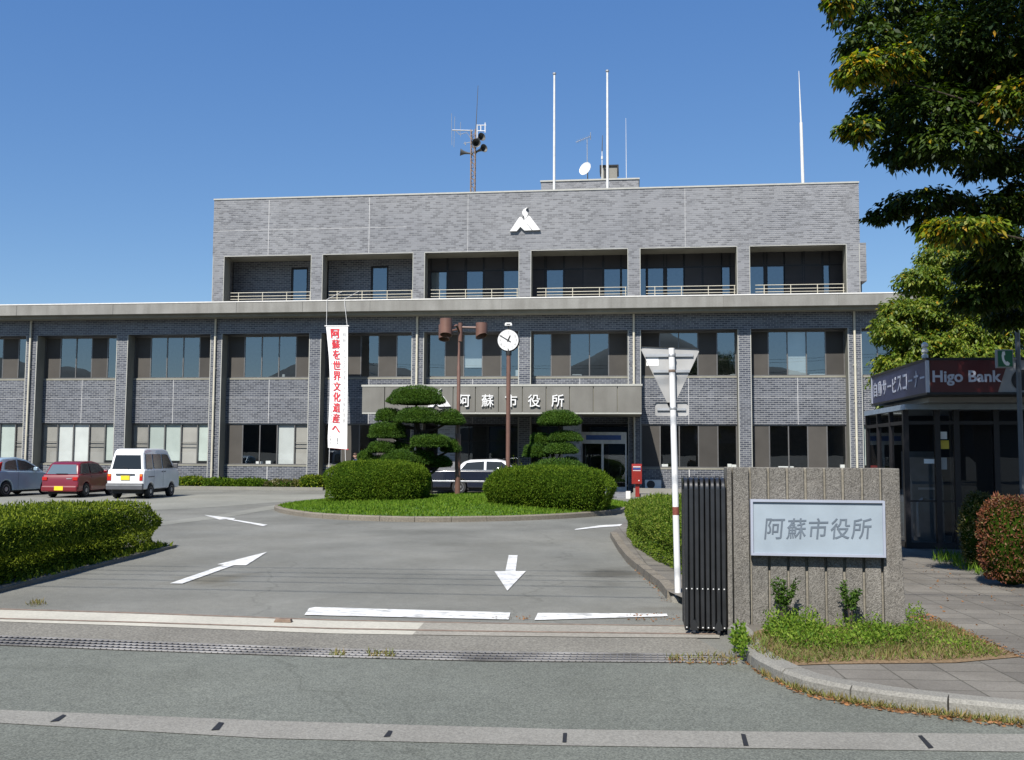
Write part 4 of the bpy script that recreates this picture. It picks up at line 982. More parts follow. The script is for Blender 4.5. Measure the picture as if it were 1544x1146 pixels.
for (x, y, z, r, nt_) in [(5.0, 9.0, 7.4, 1.7, 420), (6.2, 10.6, 8.2, 2.0, 420), (7.8, 11.4, 8.8, 2.2, 420), (7.4, 8.6, 6.8, 2.0, 400), (6.8, 13.2, 7.6, 1.9, 400), (9.4, 11.6, 6.6, 2.2, 380), (8.8, 14.2, 6.4, 2.0, 340), (9.2, 9.0, 8.2, 2.0, 320), (7.4, 11.2, 6.2, 1.7, 340), (7.2, 6.8, 5.6, 1.6, 320), (8.6, 9.9, 4.9, 1.6, 280), (5.4, 11.6, 7.4, 1.5, 360), (6.6, 8.8, 9.2, 2.0, 300), (4.6, 12.8, 8.4, 1.6, 380), (6.4, 13.2, 8.8, 1.9, 400), (5.4, 14.3, 7.6, 1.3, 340), (4.4, 10.2, 8.6, 1.6, 340), (7.6, 15.0, 7.4, 1.8, 360), (6.6, 15.2, 6.6, 1.2, 300)]:
    B.append(((x, y, z), (r, r, r*0.75), int(nt_*1.9), 8, 0.04))
for (x, y, rx, ry, nt_) in [(1490, 400, 60, 34, 230), (1535, 430, 40, 40, 170), (1470, 450, 50, 26, 170), (1520, 475, 45, 26, 150), (1450, 20, 90, 60, 380), (1535, 110, 60, 60, 260), (1450, 120, 80, 55, 320), (1390, 120, 60, 50, 260), (1540, 300, 40, 50, 200)]:
    B.append(bl(x, y, 12.6+rng.uniform(-0.4, 0.8), rx, ry, None, nt_, 8, 0.01))
tb = (8.0, 11.6, SWZ)
twig_tree('cherry_tree', tb, [(8.0, 11.6, 0.05), (7.95, 11.6, 1.4), (7.8, 11.7, 2.8), (7.6, 11.8, 4.2), (7.5, 11.8, 5.6), (7.4, 11.7, 7.4)], [0.24, 0.2, 0.18, 0.15, 0.11, 0.05], B,
          'large dark green cherry tree with some yellow leaves and painted sunlit patches overhanging from the right', 'tree', 0.095, 0.040, [M['leaf_dark'], M['leaf_autumn_sunlit']])
# bright green tree behind the bank
B = []
for (x, y, rx, ry, nt_, dy) in [(1420, 385, 45, 38, 190, 0), (1470, 370, 75, 40, 260, 0.8), (1385, 420, 40, 32, 170, -0.5), (1440, 430, 70, 45, 300, 0), (1520, 420, 60, 55, 240, 0.5), (1355, 465, 30, 24, 120, -0.6), (1390, 470, 45, 34, 210, -0.8), (1350, 500, 32, 26, 130, -1), (1395, 520, 60, 35, 260, -1.0), (1360, 545, 42, 26, 170, -1), (1450, 500, 60, 45, 260, -0.6), (1460, 540, 70, 34, 260, -1.2), (1520, 500, 50, 45, 200, -0.6), (1530, 545, 45, 30, 160, -1.0), (1335, 570, 26, 22, 80, -0.8), (1330, 482, 16, 10, 30, -0.6), (1480, 450, 60, 40, 240, -0.6), (1345, 600, 26, 22, 70, -0.6)]:
    B.append(bl(x+rng.uniform(-5, 5), y, 23.0+dy, rx*1.05, ry*1.05, 0.9, int(nt_*2.1), 8, 0.06))
twig_tree('broadleaf_tree', (7.9, 23.5, SWZ), [(7.9, 23.5, 0.0), (7.8, 23.5, 1.6), (7.7, 23.5, 3.0), (7.7, 23.4, 4.4), (7.8, 23.4, 5.6)], [0.2, 0.17, 0.14, 0.1, 0.05], B,
          'bright yellowish green broadleaf tree rising behind the bank booth', 'tree', 0.105, 0.045, [M['leaf_bright'], M['leaf_autumn_sunlit']])
# trees across the street, only seen mirrored in the right-hand windows
def back_tree(x, y, h, label):
    B = []
    for k in range(14):
        a_ = rng.uniform(0, 6.28); q = rng.uniform(0, 0.62)*h*0.42; zz = h*rng.uniform(0.45, 0.92)
        B.append(((x+q*math.cos(a_), y+q*math.sin(a_), zz), (h*0.17, h*0.17, h*0.12), 150, 6, 0.0))
    twig_tree('roadside_tree', (x, y, 0), [(x, y, 0), (x, y, h*0.3), (x+0.1, y, h*0.6), (x, y, h*0.85)], [0.25, 0.2, 0.13, 0.05], B, label, 'tree', 0.35, 0.2, [M['leaf_dark'], M['leaf_autumn_sunlit']], group='trees across the street')
back_tree(15.0, -34.0, 11.0, 'tall roadside tree across the street, mirrored in the window beyond the sign pole')
back_tree(22.5, -36.0, 12.5, 'wide roadside tree across the street, mirrored in the window left of the bank')
back_tree(30.0, -33.0, 12.0, 'roadside tree across the street, mirrored in the rightmost window')

# --- weeds, saplings and litter in front of the gate wall
def scatter_px(n, poly, z):
    """random ground points inside a polygon given in photo pixels"""
    w = np.array([onZ(x, y, z) for x, y in poly])[:, :2]
    lo, hi = w.min(0), w.max(0); out = []
    while len(out) < n:
        q = rng.uniform(lo, hi, (n*3, 2)); ins = np.zeros(len(q), bool); j = len(w)-1
        for i in range(len(w)):
            c1 = (w[i, 1] > q[:, 1]) != (w[j, 1] > q[:, 1])
            xx = (w[j, 0]-w[i, 0])*(q[:, 1]-w[i, 1])/(w[j, 1]-w[i, 1]+1e-12)+w[i, 0]
            ins ^= c1 & (q[:, 0] < xx); j = i
        out += list(q[ins])
    out = np.array(out[:n]); return np.concatenate([out, np.full((n, 1), z)], 1)
bed = [(1122, 972), (1140, 958), (1180, 950), (1360, 946), (1420, 940), (1520, 990), (1440, 996), (1290, 998), (1200, 1002), (1160, 996)]
mb = MB(); w = [onZ(x, y, SWZ+0.006) for x, y in [(1112, 962), (1150, 948), (1370, 940), (1420, 936), (1540, 990), (1440, 999), (1250, 1001), (1195, 1003), (1150, 994)]]; mb.add(w, [tuple(range(len(w)))])
structure(mb.build('verge_soil', M['soil']))
n = 9000; P = scatter_px(n, bed, SWZ)
tag(quad_object('dry_grass', leaf_verts(P, np.array([0, 0, 0.8])+rng.normal(size=(n, 3))*0.7, rng.uniform(0.03, 0.09, n), 0.008), M['drygrass']), 'dry brown grass on the verge below the gate wall', 'grass', kind='stuff')
Vs = []
for poly, n, s_ in [([(1150, 962), (1165, 948), (1230, 945), (1260, 965), (1300, 958), (1380, 955), (1360, 978), (1250, 984), (1190, 980)], 5600, 1.0), ([(1145, 960), (1160, 945), (1235, 945), (1225, 968)], 900, 1.7), ([(1330, 965), (1380, 945), (1440, 965), (1500, 990), (1420, 985)], 900, 0.8), ([(1265, 962), (1262, 950), (1330, 948), (1330, 968)], 600, 1.3), ([(1360, 950), (1366, 932), (1390, 930), (1400, 950)], 260, 1.4)]:
    P = scatter_px(n, poly, SWZ); P[:, 2] += rng.uniform(0.0, 0.11, n)*s_
    Vs.append(leaf_verts(P, np.array([0, 0, 0.45])+rng.normal(size=(n, 3))*0.7, rng.uniform(0.014, 0.040, n)*(0.7+0.3*s_), rng.uniform(0.008, 0.019, n)))
tag(quad_object('green_weeds', np.concatenate(Vs), M['leaf_weed']), 'low bright green weeds spreading below the gate wall', 'weeds', kind='stuff')
def sapling(x, y0, y1, Yd, wpx, label, n=230):
    b_ = onY(x, y1, Yd); t_ = onY(x, y0, Yd); t = empty('sapling', (b_[0], Yd, SWZ)); tag(t, label, 'sapling')
    mb = MB(); P = []; D = []; s_ = Yd/1480
    for k in range(6):
        e_ = (t_[0]+rng.uniform(-1, 1)*wpx*s_, Yd+rng.uniform(-0.05, 0.05), SWZ+(t_[2]-SWZ)*rng.uniform(0.72, 1.0)); m_ = (b_[0]+rng.uniform(-.02, .02), Yd, SWZ+(t_[2]-SWZ)*0.4)
        mb.tube([(b_[0]+rng.uniform(-.015, .015), Yd, SWZ-0.02), m_, e_], [0.007, 0.005, 0.002], 5)
        for j in range(n//6):
            f = rng.uniform(0.15, 1.0); P.append(np.array(m_)*(1-f)+np.array(e_)*f+rng.normal(size=3)*0.012); D.append(np.array([0, 0, 0.5])+rng.normal(size=3)*0.8)
    mb.build('stem', M['bark'], t, t.location)
    quad_object('foliage', leaf_verts(np.array(P), np.array(D), rng.uniform(0.03, 0.05, len(P)), 0.016), M['leaf_pine'], None, t, t.location)
sapling(1180, 873, 950, 9.28, 20, 'thin dark green sapling before the gate wall under its left half', 560)
sapling(1283, 876, 950, 9.28, 13, 'short dark green sapling before the gate wall under its right half', 480)
# weed tuft growing in the kerb by the gate
P = scatter_px(420, [(1104, 985), (1106, 964), (1122, 962), (1130, 985), (1124, 998)], 0.04); P[:, 2] += rng.uniform(0, 0.14, 420)
tag(quad_object('kerb_weed', leaf_verts(P, np.array([0, 0, 0.5])+rng.normal(size=(420, 3))*0.7, 0.045, 0.024), M['leaf_weed']), 'bushy green weed growing at the kerb below the gate post', 'weeds')
# fallen leaves and dry grass along the kerbs
Vs = []
for poly, n in [([(1110, 985), (1150, 1022), (1200, 1045), (1280, 1064), (1420, 1084), (1544, 1098), (1544, 1092), (1420, 1078), (1280, 1056), (1200, 1036), (1150, 1010)], 520), ([(990, 992), (1110, 990), (1112, 1003), (1010, 1001)], 120), ([(1360, 925), (1400, 925), (1544, 985), (1544, 992), (1380, 935)], 420), ([(945, 925), (1020, 925), (1025, 937), (950, 936)], 60), ([(935, 818), (990, 878), (1012, 905), (1005, 912), (975, 880), (930, 828)], 260), ([(1380, 850), (1544, 850), (1544, 975), (1400, 915)], 130), ([(740, 930), (800, 928), (800, 934), (750, 934)], 20)]:
    z = SWZ+0.012 if poly[0][0] >= 1360 else 0.012
    P = scatter_px(n, poly, z); Vs.append(leaf_verts(P, rng.normal(size=(n, 3))*np.array([1, 1, 0.12])+np.array([0, 0, 0.1]), rng.uniform(0.02, 0.045, n), rng.uniform(0.008, 0.02, n)))
tag(quad_object('fallen_leaves', np.concatenate(Vs), M['deadleaf']), 'brown and orange fallen leaves gathered along the kerbs', 'leaves', kind='stuff')
Vs = []
for poly, n in [([(1112, 985), (1150, 1019), (1200, 1042), (1270, 1060), (1420, 1081), (1544, 1095), (1544, 1092), (1420, 1078), (1270, 1056), (1200, 1038), (1150, 1013)], 1700), ([(932, 815), (990, 874), (1012, 893), (1005, 898), (975, 872), (930, 822)], 700), ([(40, 912), (60, 905), (75, 912), (45, 916)], 90), ([(495, 985), (520, 985), (520, 992), (495, 990)], 60), ([(555, 984), (595, 985), (595, 994), (555, 992)], 120), ([(1000, 990), (1110, 988), (1112, 1003), (1010, 1000)], 260)]:
    P = scatter_px(n, poly, 0.005); Vs.append(leaf_verts(P, np.array([0, 0, 0.9])+rng.normal(size=(n, 3))*0.55, rng.uniform(0.025, 0.075, n), 0.008))
M['kerbgrass'] = leafmat('kerb_grass', [(0.09, 0.12, 0.02), (0.19, 0.15, 0.05), (0.26, 0.19, 0.08), (0.12, 0.17, 0.03)], 0.2, 0.7)
tag(quad_object('kerb_grass', np.concatenate(Vs), M['kerbgrass']), 'thin dry and green grass growing in the kerb cracks', 'grass', kind='stuff')
# green tufts on the path edge near the booth
P = scatter_px(900, [(1405, 846), (1412, 836), (1440, 838), (1480, 850), (1544, 868), (1544, 882), (1500, 876), (1440, 858)], SWZ); 
tag(quad_object('path_grass', leaf_verts(P, np.array([0, 0, 0.9])+rng.normal(size=(900, 3))*0.45, rng.uniform(0.06, 0.20, 900), 0.011), M['grass']), 'green grass tufts along the path edge below the red bush', 'grass', kind='stuff')
# ------------------------------------------------------------------ gate wall with its name plate
YG = 9.45
gx0, gx1 = hX(1097, 830, YG), hX(1362, 830, YG); gzt = hZ(1220, 705, YG)
gb = (0.5*(gx0+gx1), YG, 0)
t = empty('gate_wall', gb); tag(t, 'exposed aggregate concrete gate wall carrying the pale blue name plate', 'wall')
mb = MB()
gx1b = hX(1368, 930, YG)
# slab, slightly flared at the right foot
mb.prism([(gx0, -0.02), (gx1b, -0.02), (gx1-0.015, 0.9), (hX(1357, 710, YG), gzt-0.004), (gx0+0.005, gzt-0.004)], 'xz', YG+0.055, YG+0.36, 1)
cols = [(1100, 1104), (1106, 1129), (1132, 1158), (1160, 1186.5), (1188.5, 1214), (1216.5, 1243), (1245, 1270.5), (1273, 1300), (1302, 1328), (1330.5, 1357)]
for k, (a, b_) in enumerate(cols[1:]):
    xa, xb = hX(a, 740, YG), hX(b_, 740, YG); zt = gzt - random.uniform(0, 0.004)
    dpt = 0.0 if k in (0, 8) else 0.018
    if k not in (0, 8): xa += 0.006; xb -= 0.006
    if k == 0:
        mb.box(gx0, YG, -0.02, gx0+0.045, YG+0.055, zt, 0); xa = gx0+0.058
    if k == 8:
        mb.prism([(xa, -0.02), (gx1b, -0.02), (gx1-0.015, 0.9), (xb, zt), (xa, zt)], 'xz', YG, YG+0.055, 0)
    else: mb.box(xa, YG+dpt, -0.02, xb, YG+0.055, zt, 0)
o = mb.build('wall', [M['gate_stone'], M['gate_groove']], t, gb, bevel=0.008, bseg=2)
px0, px1 = hX(1132, 795, YG-0.07), hX(1335, 795, YG-0.07); pz1, pz0 = hZ(1230, 754, YG-0.07), hZ(1230, 839, YG-0.07)
fr_ = MB(); w = 0.022
fr_.box(px0, YG-0.075, pz0, px1, YG+0.01, pz0+w); fr_.box(px0, YG-0.075, pz1-w, px1, YG+0.01, pz1); fr_.box(px0, YG-0.075, pz0+w, px0+w, YG+0.01, pz1-w); fr_.box(px1-w, YG-0.075, pz0+w, px1, YG+0.01, pz1-w)
pl = MB(); pl.box(px0+w, YG-0.055, pz0+w, px1-w, YG+0.01, pz1-w); plate = pl.build('name_plate', M['plate_blue'], t, gb)
fr_.build('plate_frame', M['alu'], plate, (0, 0, 0)).location = (0, 0, 0)
for ob in plate.children if False else []: pass
for ob in bpy.data.objects:
    if ob.name == 'plate_frame':
        for v in ob.data.vertices: v.co -= Vector(gb)
mb = MB()
for ch, x in (('阿', 1168), ('蘇', 1201), ('市', 1233.5), ('役', 1267), ('所', 1299)):
    p = onY(x, 797, YG-0.055); wd = 27*YG/1480; hg = 30*YG/1480
    put_text(mb, ch, 0.2, (p[0], YG-0.057, p[2]), right=(1, 0, 0.03), up=(0.10, 0, 1), extrude=0.002, bold=0.0012, fit=(wd, hg))
mb.build('lettering', M['ink'], plate, gb)

# ------------------------------------------------------------------ folded accordion gate
ax0, ax1 = hX(1030.5, 830, YG), hX(1095, 830, YG); azt = hZ(1062, 720.5, YG); n = 8; pitch_ = (ax1-ax0)/n
ab = ((ax0+ax1)/2, YG+0.2, 0)
t = empty('accordion_gate', ab); tag(t, 'folded black accordion gate of rounded upright bars beside the gate wall', 'gate')
yf, yb = YG-0.03, YG+0.42; r_ = 0.11
for k in range(n):
    xc = ax0+pitch_*(k+0.5); mb = MB(); hwid = pitch_*0.40
    # an upside-down U: front post, curved shoulder, top, back post
    prof = [(yf, 0.05), (yf, azt-r_)] + [(yf+r_-r_*math.cos(a), azt-r_+r_*math.sin(a)) for a in np.linspace(0.2, math.pi/2, 6)] + [(yb-r_+r_*math.sin(a), azt-r_+r_*math.cos(a)) for a in np.linspace(0, math.pi/2-0.2, 6)] + [(yb, azt-r_), (yb, 0.05)]
    inn = [(y+0.05*(1 if y < (yf+yb)/2 else -1)*(0.9), z-0.045 if z > azt-r_ else z) for y, z in prof]
    m_ = len(prof)
    vv = []
    for (y, z), (yi, zi) in zip(prof, inn): vv += [(xc-hwid, y, z), (xc+hwid, y, z), (xc+hwid, yi, zi), (xc-hwid, yi, zi)]
    ff = [(i*4+j, (i+1)*4+j, (i+1)*4+(j+1) % 4, i*4+(j+1) % 4) for i in range(m_-1) for j in range(4)] + [(0, 1, 2, 3), ((m_-1)*4+3, (m_-1)*4+2, (m_-1)*4+1, (m_-1)*4)]
    mb.add(vv, ff); mb.build('gate_bar', M['black'], t, ab, bevel=0.009, smooth=True)
bo = MB()
for zz in (hZ(1062, 887.5, YG), 0.07):
    for k in range(n):
        xc = ax0+pitch_*(k+0.5); bo.lathe([(0.007, 0), (0.007, 0.006), (0.003, 0.009)], (xc, yf-0.001, zz), (0, -1, 0), 8)
bo.build('bolt', M['offwhite'], t, ab)
bk = MB(); bk.box(ax0+0.01, yf+0.14, 0.05, ax1-0.01, yb-0.1, azt-0.12); bk.build('lattice', M['dark'], t, ab)
for x in (1046, 1083):
    xc = hX(x, 930, YG); mb = MB(); mb.prism([(xc-0.035, 0.05), (xc+0.035, 0.05), (xc+0.03, 0.09), (xc+0.012, 0.14), (xc-0.012, 0.14), (xc-0.03, 0.09)], 'xz', yf-0.035, yf+0.03); mb.lathe([(0.035, -0.012), (0.035, 0.012)], (xc, yf, 0.035), (1, 0, 0), 12)
    mb.build('caster', M['black'], t, ab)

# ------------------------------------------------------------------ white pole carrying a triangular sign seen from behind
Yp = 11.5
b0 = onY(1022.5, 908, Yp); t0 = onY(1012.5, 525, Yp); sb = (b0[0], Yp, 0)
t = empty('sign_post', sb); tag(t, 'slightly leaning white pole holding a triangular road sign seen from behind', 'sign')
mb = MB(); mb.tube([(b0[0], Yp, 0.0), tuple(t0)], 0.036, 14); mb.build('pole', M['white'], t, sb, smooth=True)
def onpole(y):
    f = (908-y)/(908-525); return b0+(t0-b0)*f
mb = MB(); mb.tube([tuple(onpole(778)), tuple(onpole(766))], 0.0375, 14); mb.build('pole_band', plain('rusty_red_tape', (0.17, 0.045, 0.03), 0.6, 0, 0.3, 20), t, sb, smooth=True)
ys = Yp+0.06
cor = [onY(964, 522.5, ys), onY(1056, 526, ys), onY(1012, 620, ys)]
cen = sum(cor)/3; rc = 0.05; pts = []
for k in range(3):
    A, Bq, Cq = Vector(cor[k-1]), Vector(cor[k]), Vector(cor[(k+1) % 3]); u1, u2 = (A-Bq).normalized(), (Cq-Bq).normalized()
    for f in np.linspace(0, 1, 6): q = Bq + u1*rc*(1-f)**2 + u2*rc*f**2; pts.append((q.x, q.z))
mb = MB(); mb.prism(pts, 'xz', ys, ys+0.004, 0)
for i in range(len(pts)):    # turned-in rim
    a, b_ = pts[i], pts[(i+1) % len(pts)]; mb.quad((a[0], ys, a[1]), (b_[0], ys, b_[1]), (b_[0], ys-0.018, b_[1]), (a[0], ys-0.018, a[1]), 0)
sg = mb.build('triangular_sign', M['greymetal'], t, sb)
rl = MB()
for (xa, xb, y) in ((973, 1045, 536.3), (985, 1040, 560)):
    pa, pb = onY(xa, y, ys), onY(xb, y, ys); rl.box(pa[0], ys-0.024, pa[2]-0.016, pb[0], ys-0.0005, pa[2]+0.016)
rl.build('mounting_rail', M['silver'], sg, sb)
pa, pb = onY(974.5, 538, ys), onY(993, 551.5, ys); st = MB(); st.box(pa[0], ys-0.002, pb[2], pb[0], ys-0.0005, pa[2]); st.build('sticker', M['paper'], sg, sb)
pa, pb = onY(987, 607, ys), onY(1038, 627.5, ys); x0, x1, z0, z1 = pa[0], pb[0], pb[2], pa[2]; rr = 0.035
pts = [(cx_+rr*math.cos(a), cz_+rr*math.sin(a)) for (cx_, cz_, a0) in ((x1-rr, z1-rr, 0), (x0+rr, z1-rr, 90), (x0+rr, z0+rr, 180), (x1-rr, z0+rr, 270)) for a in np.radians(np.linspace(a0, a0+90, 5))]
mb = MB(); mb.prism(pts, 'xz', ys, ys+0.004)
for i in range(len(pts)): a, b_ = pts[i], pts[(i+1) % len(pts)]; mb.quad((a[0], ys, a[1]), (b_[0], ys, b_[1]), (b_[0], ys-0.016, b_[1]), (a[0], ys-0.016, a[1]))
pq = mb.build('supplementary_plate', M['greymetal'], t, sb)
mb = MB(); zc = (z0+z1)/2; mb.box(x0+0.03, ys-0.022, zc-0.014, x1-0.03, ys-0.0005, zc+0.014); mb.build('mounting_rail', M['silver'], pq, sb)
for y in (536.3, 560, 617):
    q = onpole(y); mb = MB(); mb.lathe([(0.040, -0.014), (0.043, 0), (0.040, 0.014)], tuple(q), (0, 0, 1), 14); mb.build('clamp', M['rust'] if y == 560 else M['silver'], t, sb)
mb = MB(); mb.lathe([(0.10, 0), (0.085, 0.05), (0.05, 0.07)], (b0[0], Yp, 0.0), (0, 0, 1), 12); mb.build('footing', M['roughconc'], t, sb)

# ------------------------------------------------------------------ bank booth
ybf, ybb = 16.0, 19.6
sx0 = hX(1398, 570, ybf); sz0, sz1 = hZ(1400, 593.5, ybf), hZ(1400, 541.5, ybf); sx1 = sx0+3.6
bb = (sx0+1.8, ybf+1.5, SWZ)
t = empty('bank_booth', bb); tag(t, 'dark glass cash machine booth under a dark red and navy sign box', 'booth')
M['navy'] = plain('navy_sign_face', (0.03, 0.040, 0.105), 0.35, 0, 0.06)
M['maroon'] = plain('dark_red_sign_face', (0.075, 0.009, 0.010), 0.35, 0, 0.06)
M['signgrey'] = plain('grey_sign_face', (0.28, 0.28, 0.28), 0.45, 0, 0.06)
M['boothframe'] = plain('dark_booth_frame', (0.02, 0.019, 0.022), 0.35, 0.3, 0.1)
mb = MB(); mb.box(sx0+0.015, ybf+0.02, sz0+0.02, sx1, ybb, sz1-0.02, 0)
mb.box(sx0-0.01, ybf-0.01, sz1-0.02, sx1, ybb, sz1+0.02, 1); mb.box(sx0-0.01, ybf-0.01, sz0-0.015, sx1, ybb, sz0+0.02, 1)
mb.box(sx0-0.012, ybf-0.012, sz0+0.02, sx0+0.03, ybf+0.05, sz1-0.02, 2); mb.box(sx0-0.012, ybb-0.04, sz0+0.02, sx0+0.03, ybb, sz1-0.02, 2)
box_ = mb.build('sign_box', [M['signgrey'], M['darkframe'], M['alu']], t, bb)
mb = MB(); xr = hX(1510, 560, ybf); xr2 = hX(1519, 545, ybf); xr0 = hX(1505, 592, ybf)
mb.prism([(sx0+0.05, sz0+0.02), (xr0, sz0+0.02), (xr2+0.02, sz1-0.02), (sx0+0.05, sz1-0.02)], 'xz', ybf+0.008, ybf+0.02); mb.build('front_panel', M['maroon'], box_, bb)
mb = MB(); mb.box(sx0+0.004, ybf+0.05, sz0+0.02, sx0+0.015, ybb-0.04, sz1-0.02); mb.build('side_panel', M['navy'], box_, bb)
M['signwhite'] = plain('pale_sign_lettering', (0.50, 0.52, 0.60), 0.5)
p = onY(1458, 570, ybf); mb = MB(); put_text(mb, 'Higo Bank', 0.3, (p[0], ybf+0.004, p[2]), extrude=0.002, bold=0.008, fit=(95*ybf/1480, 22*ybf/1480)); mb.build('lettering', M['signwhite'], box_, bb)
mb = MB()
for k, ch in enumerate('自動サービスコーナー'):
    f_ = {'ー': (0.24, 0.035), 'ッ': (0.2, 0.2)}.get(ch, (0.245, 0.27))
    put_text(mb, ch, 0.3, (sx0-0.004, ybb-0.30-(ybb-ybf-0.55)*k/9.0, (sz0+sz1)/2), right=(0, -1, 0), up=(0, 0, 1), extrude=0.002, bold=0.004, fit=f_)
mb.build('side_lettering', M['signwhite'], box_, bb)
q = onY(1537, 573, ybf); mb = MB()
mb.lathe([(0.16, -0.003), (0.16, 0.003)], (q[0]+0.05, ybf+0.012, q[2]), (0, 1, 0), 20); mb.build('round_mark', M['dark'], box_, bb)
# lower body: roof lip, posts, glass
bx0 = hX(1361, 700, 17.6); bz1 = sz0-0.1; yb0, yb1 = 17.5, 20.2
mb = MB(); mb.box(bx0+0.2, ybf+0.7, bz1, sx1, ybb, sz0-0.016, 0); mb.box(bx0-0.03, yb0-0.25, bz1-0.09, sx1, yb1, bz1-0.002, 1); mb.build('canopy_lip', [M['signgrey'], plain('blue_grey_lip', (0.3, 0.36, 0.42), 0.5)], t, bb)
fr_ = MB(); zb = SWZ
xs = [bx0, hX(1411, 700, yb0), hX(1440, 700, yb0), hX(1500, 700, yb0), sx1-0.1]
for x in xs: fr_.box(x, yb0, zb, x+0.09, yb0+0.09, bz1-0.09)
for y in np.linspace(yb0+0.9, yb1, 3): fr_.box(bx0, y, zb, bx0+0.07, y+0.07, bz1-0.09)
zt_ = hZ(1390, 640, yb0); zm_ = hZ(1390, 757, yb0); zk_ = hZ(1390, 818, yb0)
fr_.box(bx0+0.09, yb0+0.01, zt_, xs[-1], yb0+0.06, zt_+0.06); fr_.box(bx0+0.09, yb0+0.02, zm_, xs[2], yb0+0.05, zm_+0.03); fr_.box(bx0, yb0+0.01, zb, xs[-1], yb0+0.07, zk_)
fr_.box(bx0+0.01, yb0+0.09, zt_, bx0+0.06, yb1, zt_+0.06); fr_.box(bx0+0.01, yb0+0.09, zb, bx0+0.06, yb1, zk_)
fr_.build('frame', M['boothframe'], t, bb)
gl = MB(); gl.quad((xs[0]+0.09, yb0+0.035, zk_), (xs[-1], yb0+0.035, zk_), (xs[-1], yb0+0.035, bz1-0.09), (xs[0]+0.09, yb0+0.035, bz1-0.09)); gl.quad((bx0+0.035, yb0+0.09, zk_), (bx0+0.035, yb1, zk_), (bx0+0.035, yb1, bz1-0.09), (bx0+0.035, yb0+0.09, bz1-0.09))
gl.build('glazing', M['clear'], t, bb)
mb = MB(); mb.box(bx0+0.07, yb1-0.1, zb, sx1, yb1, bz1-0.09, 0); mb.box(xs[2]+0.1, yb0+0.5, zb, sx1, yb0+0.6, bz1-0.09, 0); mb.box(bx0+0.07, yb0+0.1, zb, sx1, yb1-0.1, zb+0.03, 1); mb.build('inner_wall', [M['darkscreen'], M['kerb']], t, bb)
# cash machine, stickers, chrome door handle
mb = MB(); xa = hX(1376, 750, 18.9); mb.box(xa, 18.9, zb, xa+0.55, 19.6, 1.15, 0); mb.prism([(18.9, 1.15), (19.6, 1.15), (19.6, 1.75), (19.25, 1.75)], 'yz', xa, xa+0.55, 0); mb.box(xa+0.1, 18.895, 1.2-0.15, xa+0.4, 18.9, 1.2-0.11, 1)
mb.build('cash_machine', [M['greymetal'], M['paper']], t, bb)
st = MB()
for (xa, xb, ya, yb_, c) in ((1417, 1428, 651, 662, 0), (1415, 1431, 664, 677, 1), (1417, 1428, 690, 708, 2), (1393, 1409, 692, 699, 0)):
    pa, pb = onY(xa, ya, yb0+0.03), onY(xb, yb_, yb0+0.03); st.box(pa[0], yb0+0.028, pb[2], pb[0], yb0+0.033, pa[2], c)
st.build('door_sticker', [M['paper'], plain('yellow_sticker', (0.6, 0.45, 0.05), 0.6), M['greymetal']], t, bb)
mb = MB(); a = onY(1394, 812, yb0-0.05); b_ = onY(1426, 800, yb0-0.05); mb.tube([(a[0], yb0+0.3, a[2]), (a[0], yb0+0.3, 0.85), (a[0]+0.08, yb0+0.3, 0.93), (b_[0]-0.08, yb0+0.3, 0.93), (b_[0], yb0+0.3, 0.85), (b_[0], yb0+0.3, a[2])], 0.03, 8); mb.build('queue_rail', M['silver'], t, bb, smooth=True)
q = onY(1397, 528, ybf+0.4); mb = MB()
for k, zz in enumerate((0.05, 0.14, 0.23)): mb.lathe([(0.02, -0.05), (0.05, -0.02), (0.05, 0.02), (0.02, 0.05)], (sx0+0.06, ybf+0.3, sz1+0.02+zz), (0, 0, 1), 10)
mb.build('finial', M['offwhite'], t, bb, smooth=True)
# public phone sign on its grey pole
Yq = 15.3; a = onY(1537, 600, Yq)
q0 = (a[0], Yq, SWZ); t = empty('phone_sign', q0); tag(t, 'small green telephone sign with a white handset on a grey pole', 'sign')
mb = MB(); mb.tube([(a[0], Yq, SWZ), (a[0], Yq, hZ(1535, 498, Yq))], 0.035, 10); mb.build('pole', plain('dark_grey_pole_paint', (0.10, 0.11, 0.12), 0.5), t, q0, smooth=True)
pa, pb = onY(1500.5, 527.5, Yq), onY(1527, 555, Yq); mb = MB(); mb.box(pa[0], Yq-0.05, pb[2], pb[0], Yq+0.03, pa[2], 0)
mb.box(pb[0], Yq-0.015, (pa[2]+pb[2])/2-0.02, a[0], Yq+0.015, (pa[2]+pb[2])/2+0.02, 0)
pan = mb.build('sign_board', M['signgrey'], t, q0, bevel=0.01)
mb = MB(); e_ = 0.018; mb.box(pa[0]+e_, Yq-0.054, pb[2]+e_, pb[0]-e_, Yq-0.051, pa[2]-e_); mb.build('green_face', plain('sign_green', (0.01, 0.11, 0.045), 0.4), pan, q0)
mb = MB(); W_ = pb[0]-pa[0]; H_ = pa[2]-pb[2]
hs = [(0.33, 0.88), (0.47, 0.90), (0.50, 0.70), (0.42, 0.66), (0.44, 0.46), (0.54, 0.31), (0.60, 0.36), (0.76, 0.24), (0.70, 0.12), (0.55, 0.12), (0.42, 0.22), (0.32, 0.42), (0.29, 0.66)]
mb.prism([(pa[0]+W_*u, pb[2]+H_*v) for u, v in hs], 'xz', Yq-0.058, Yq-0.0545); mb.build('handset_symbol', M['paper'], pan, q0)

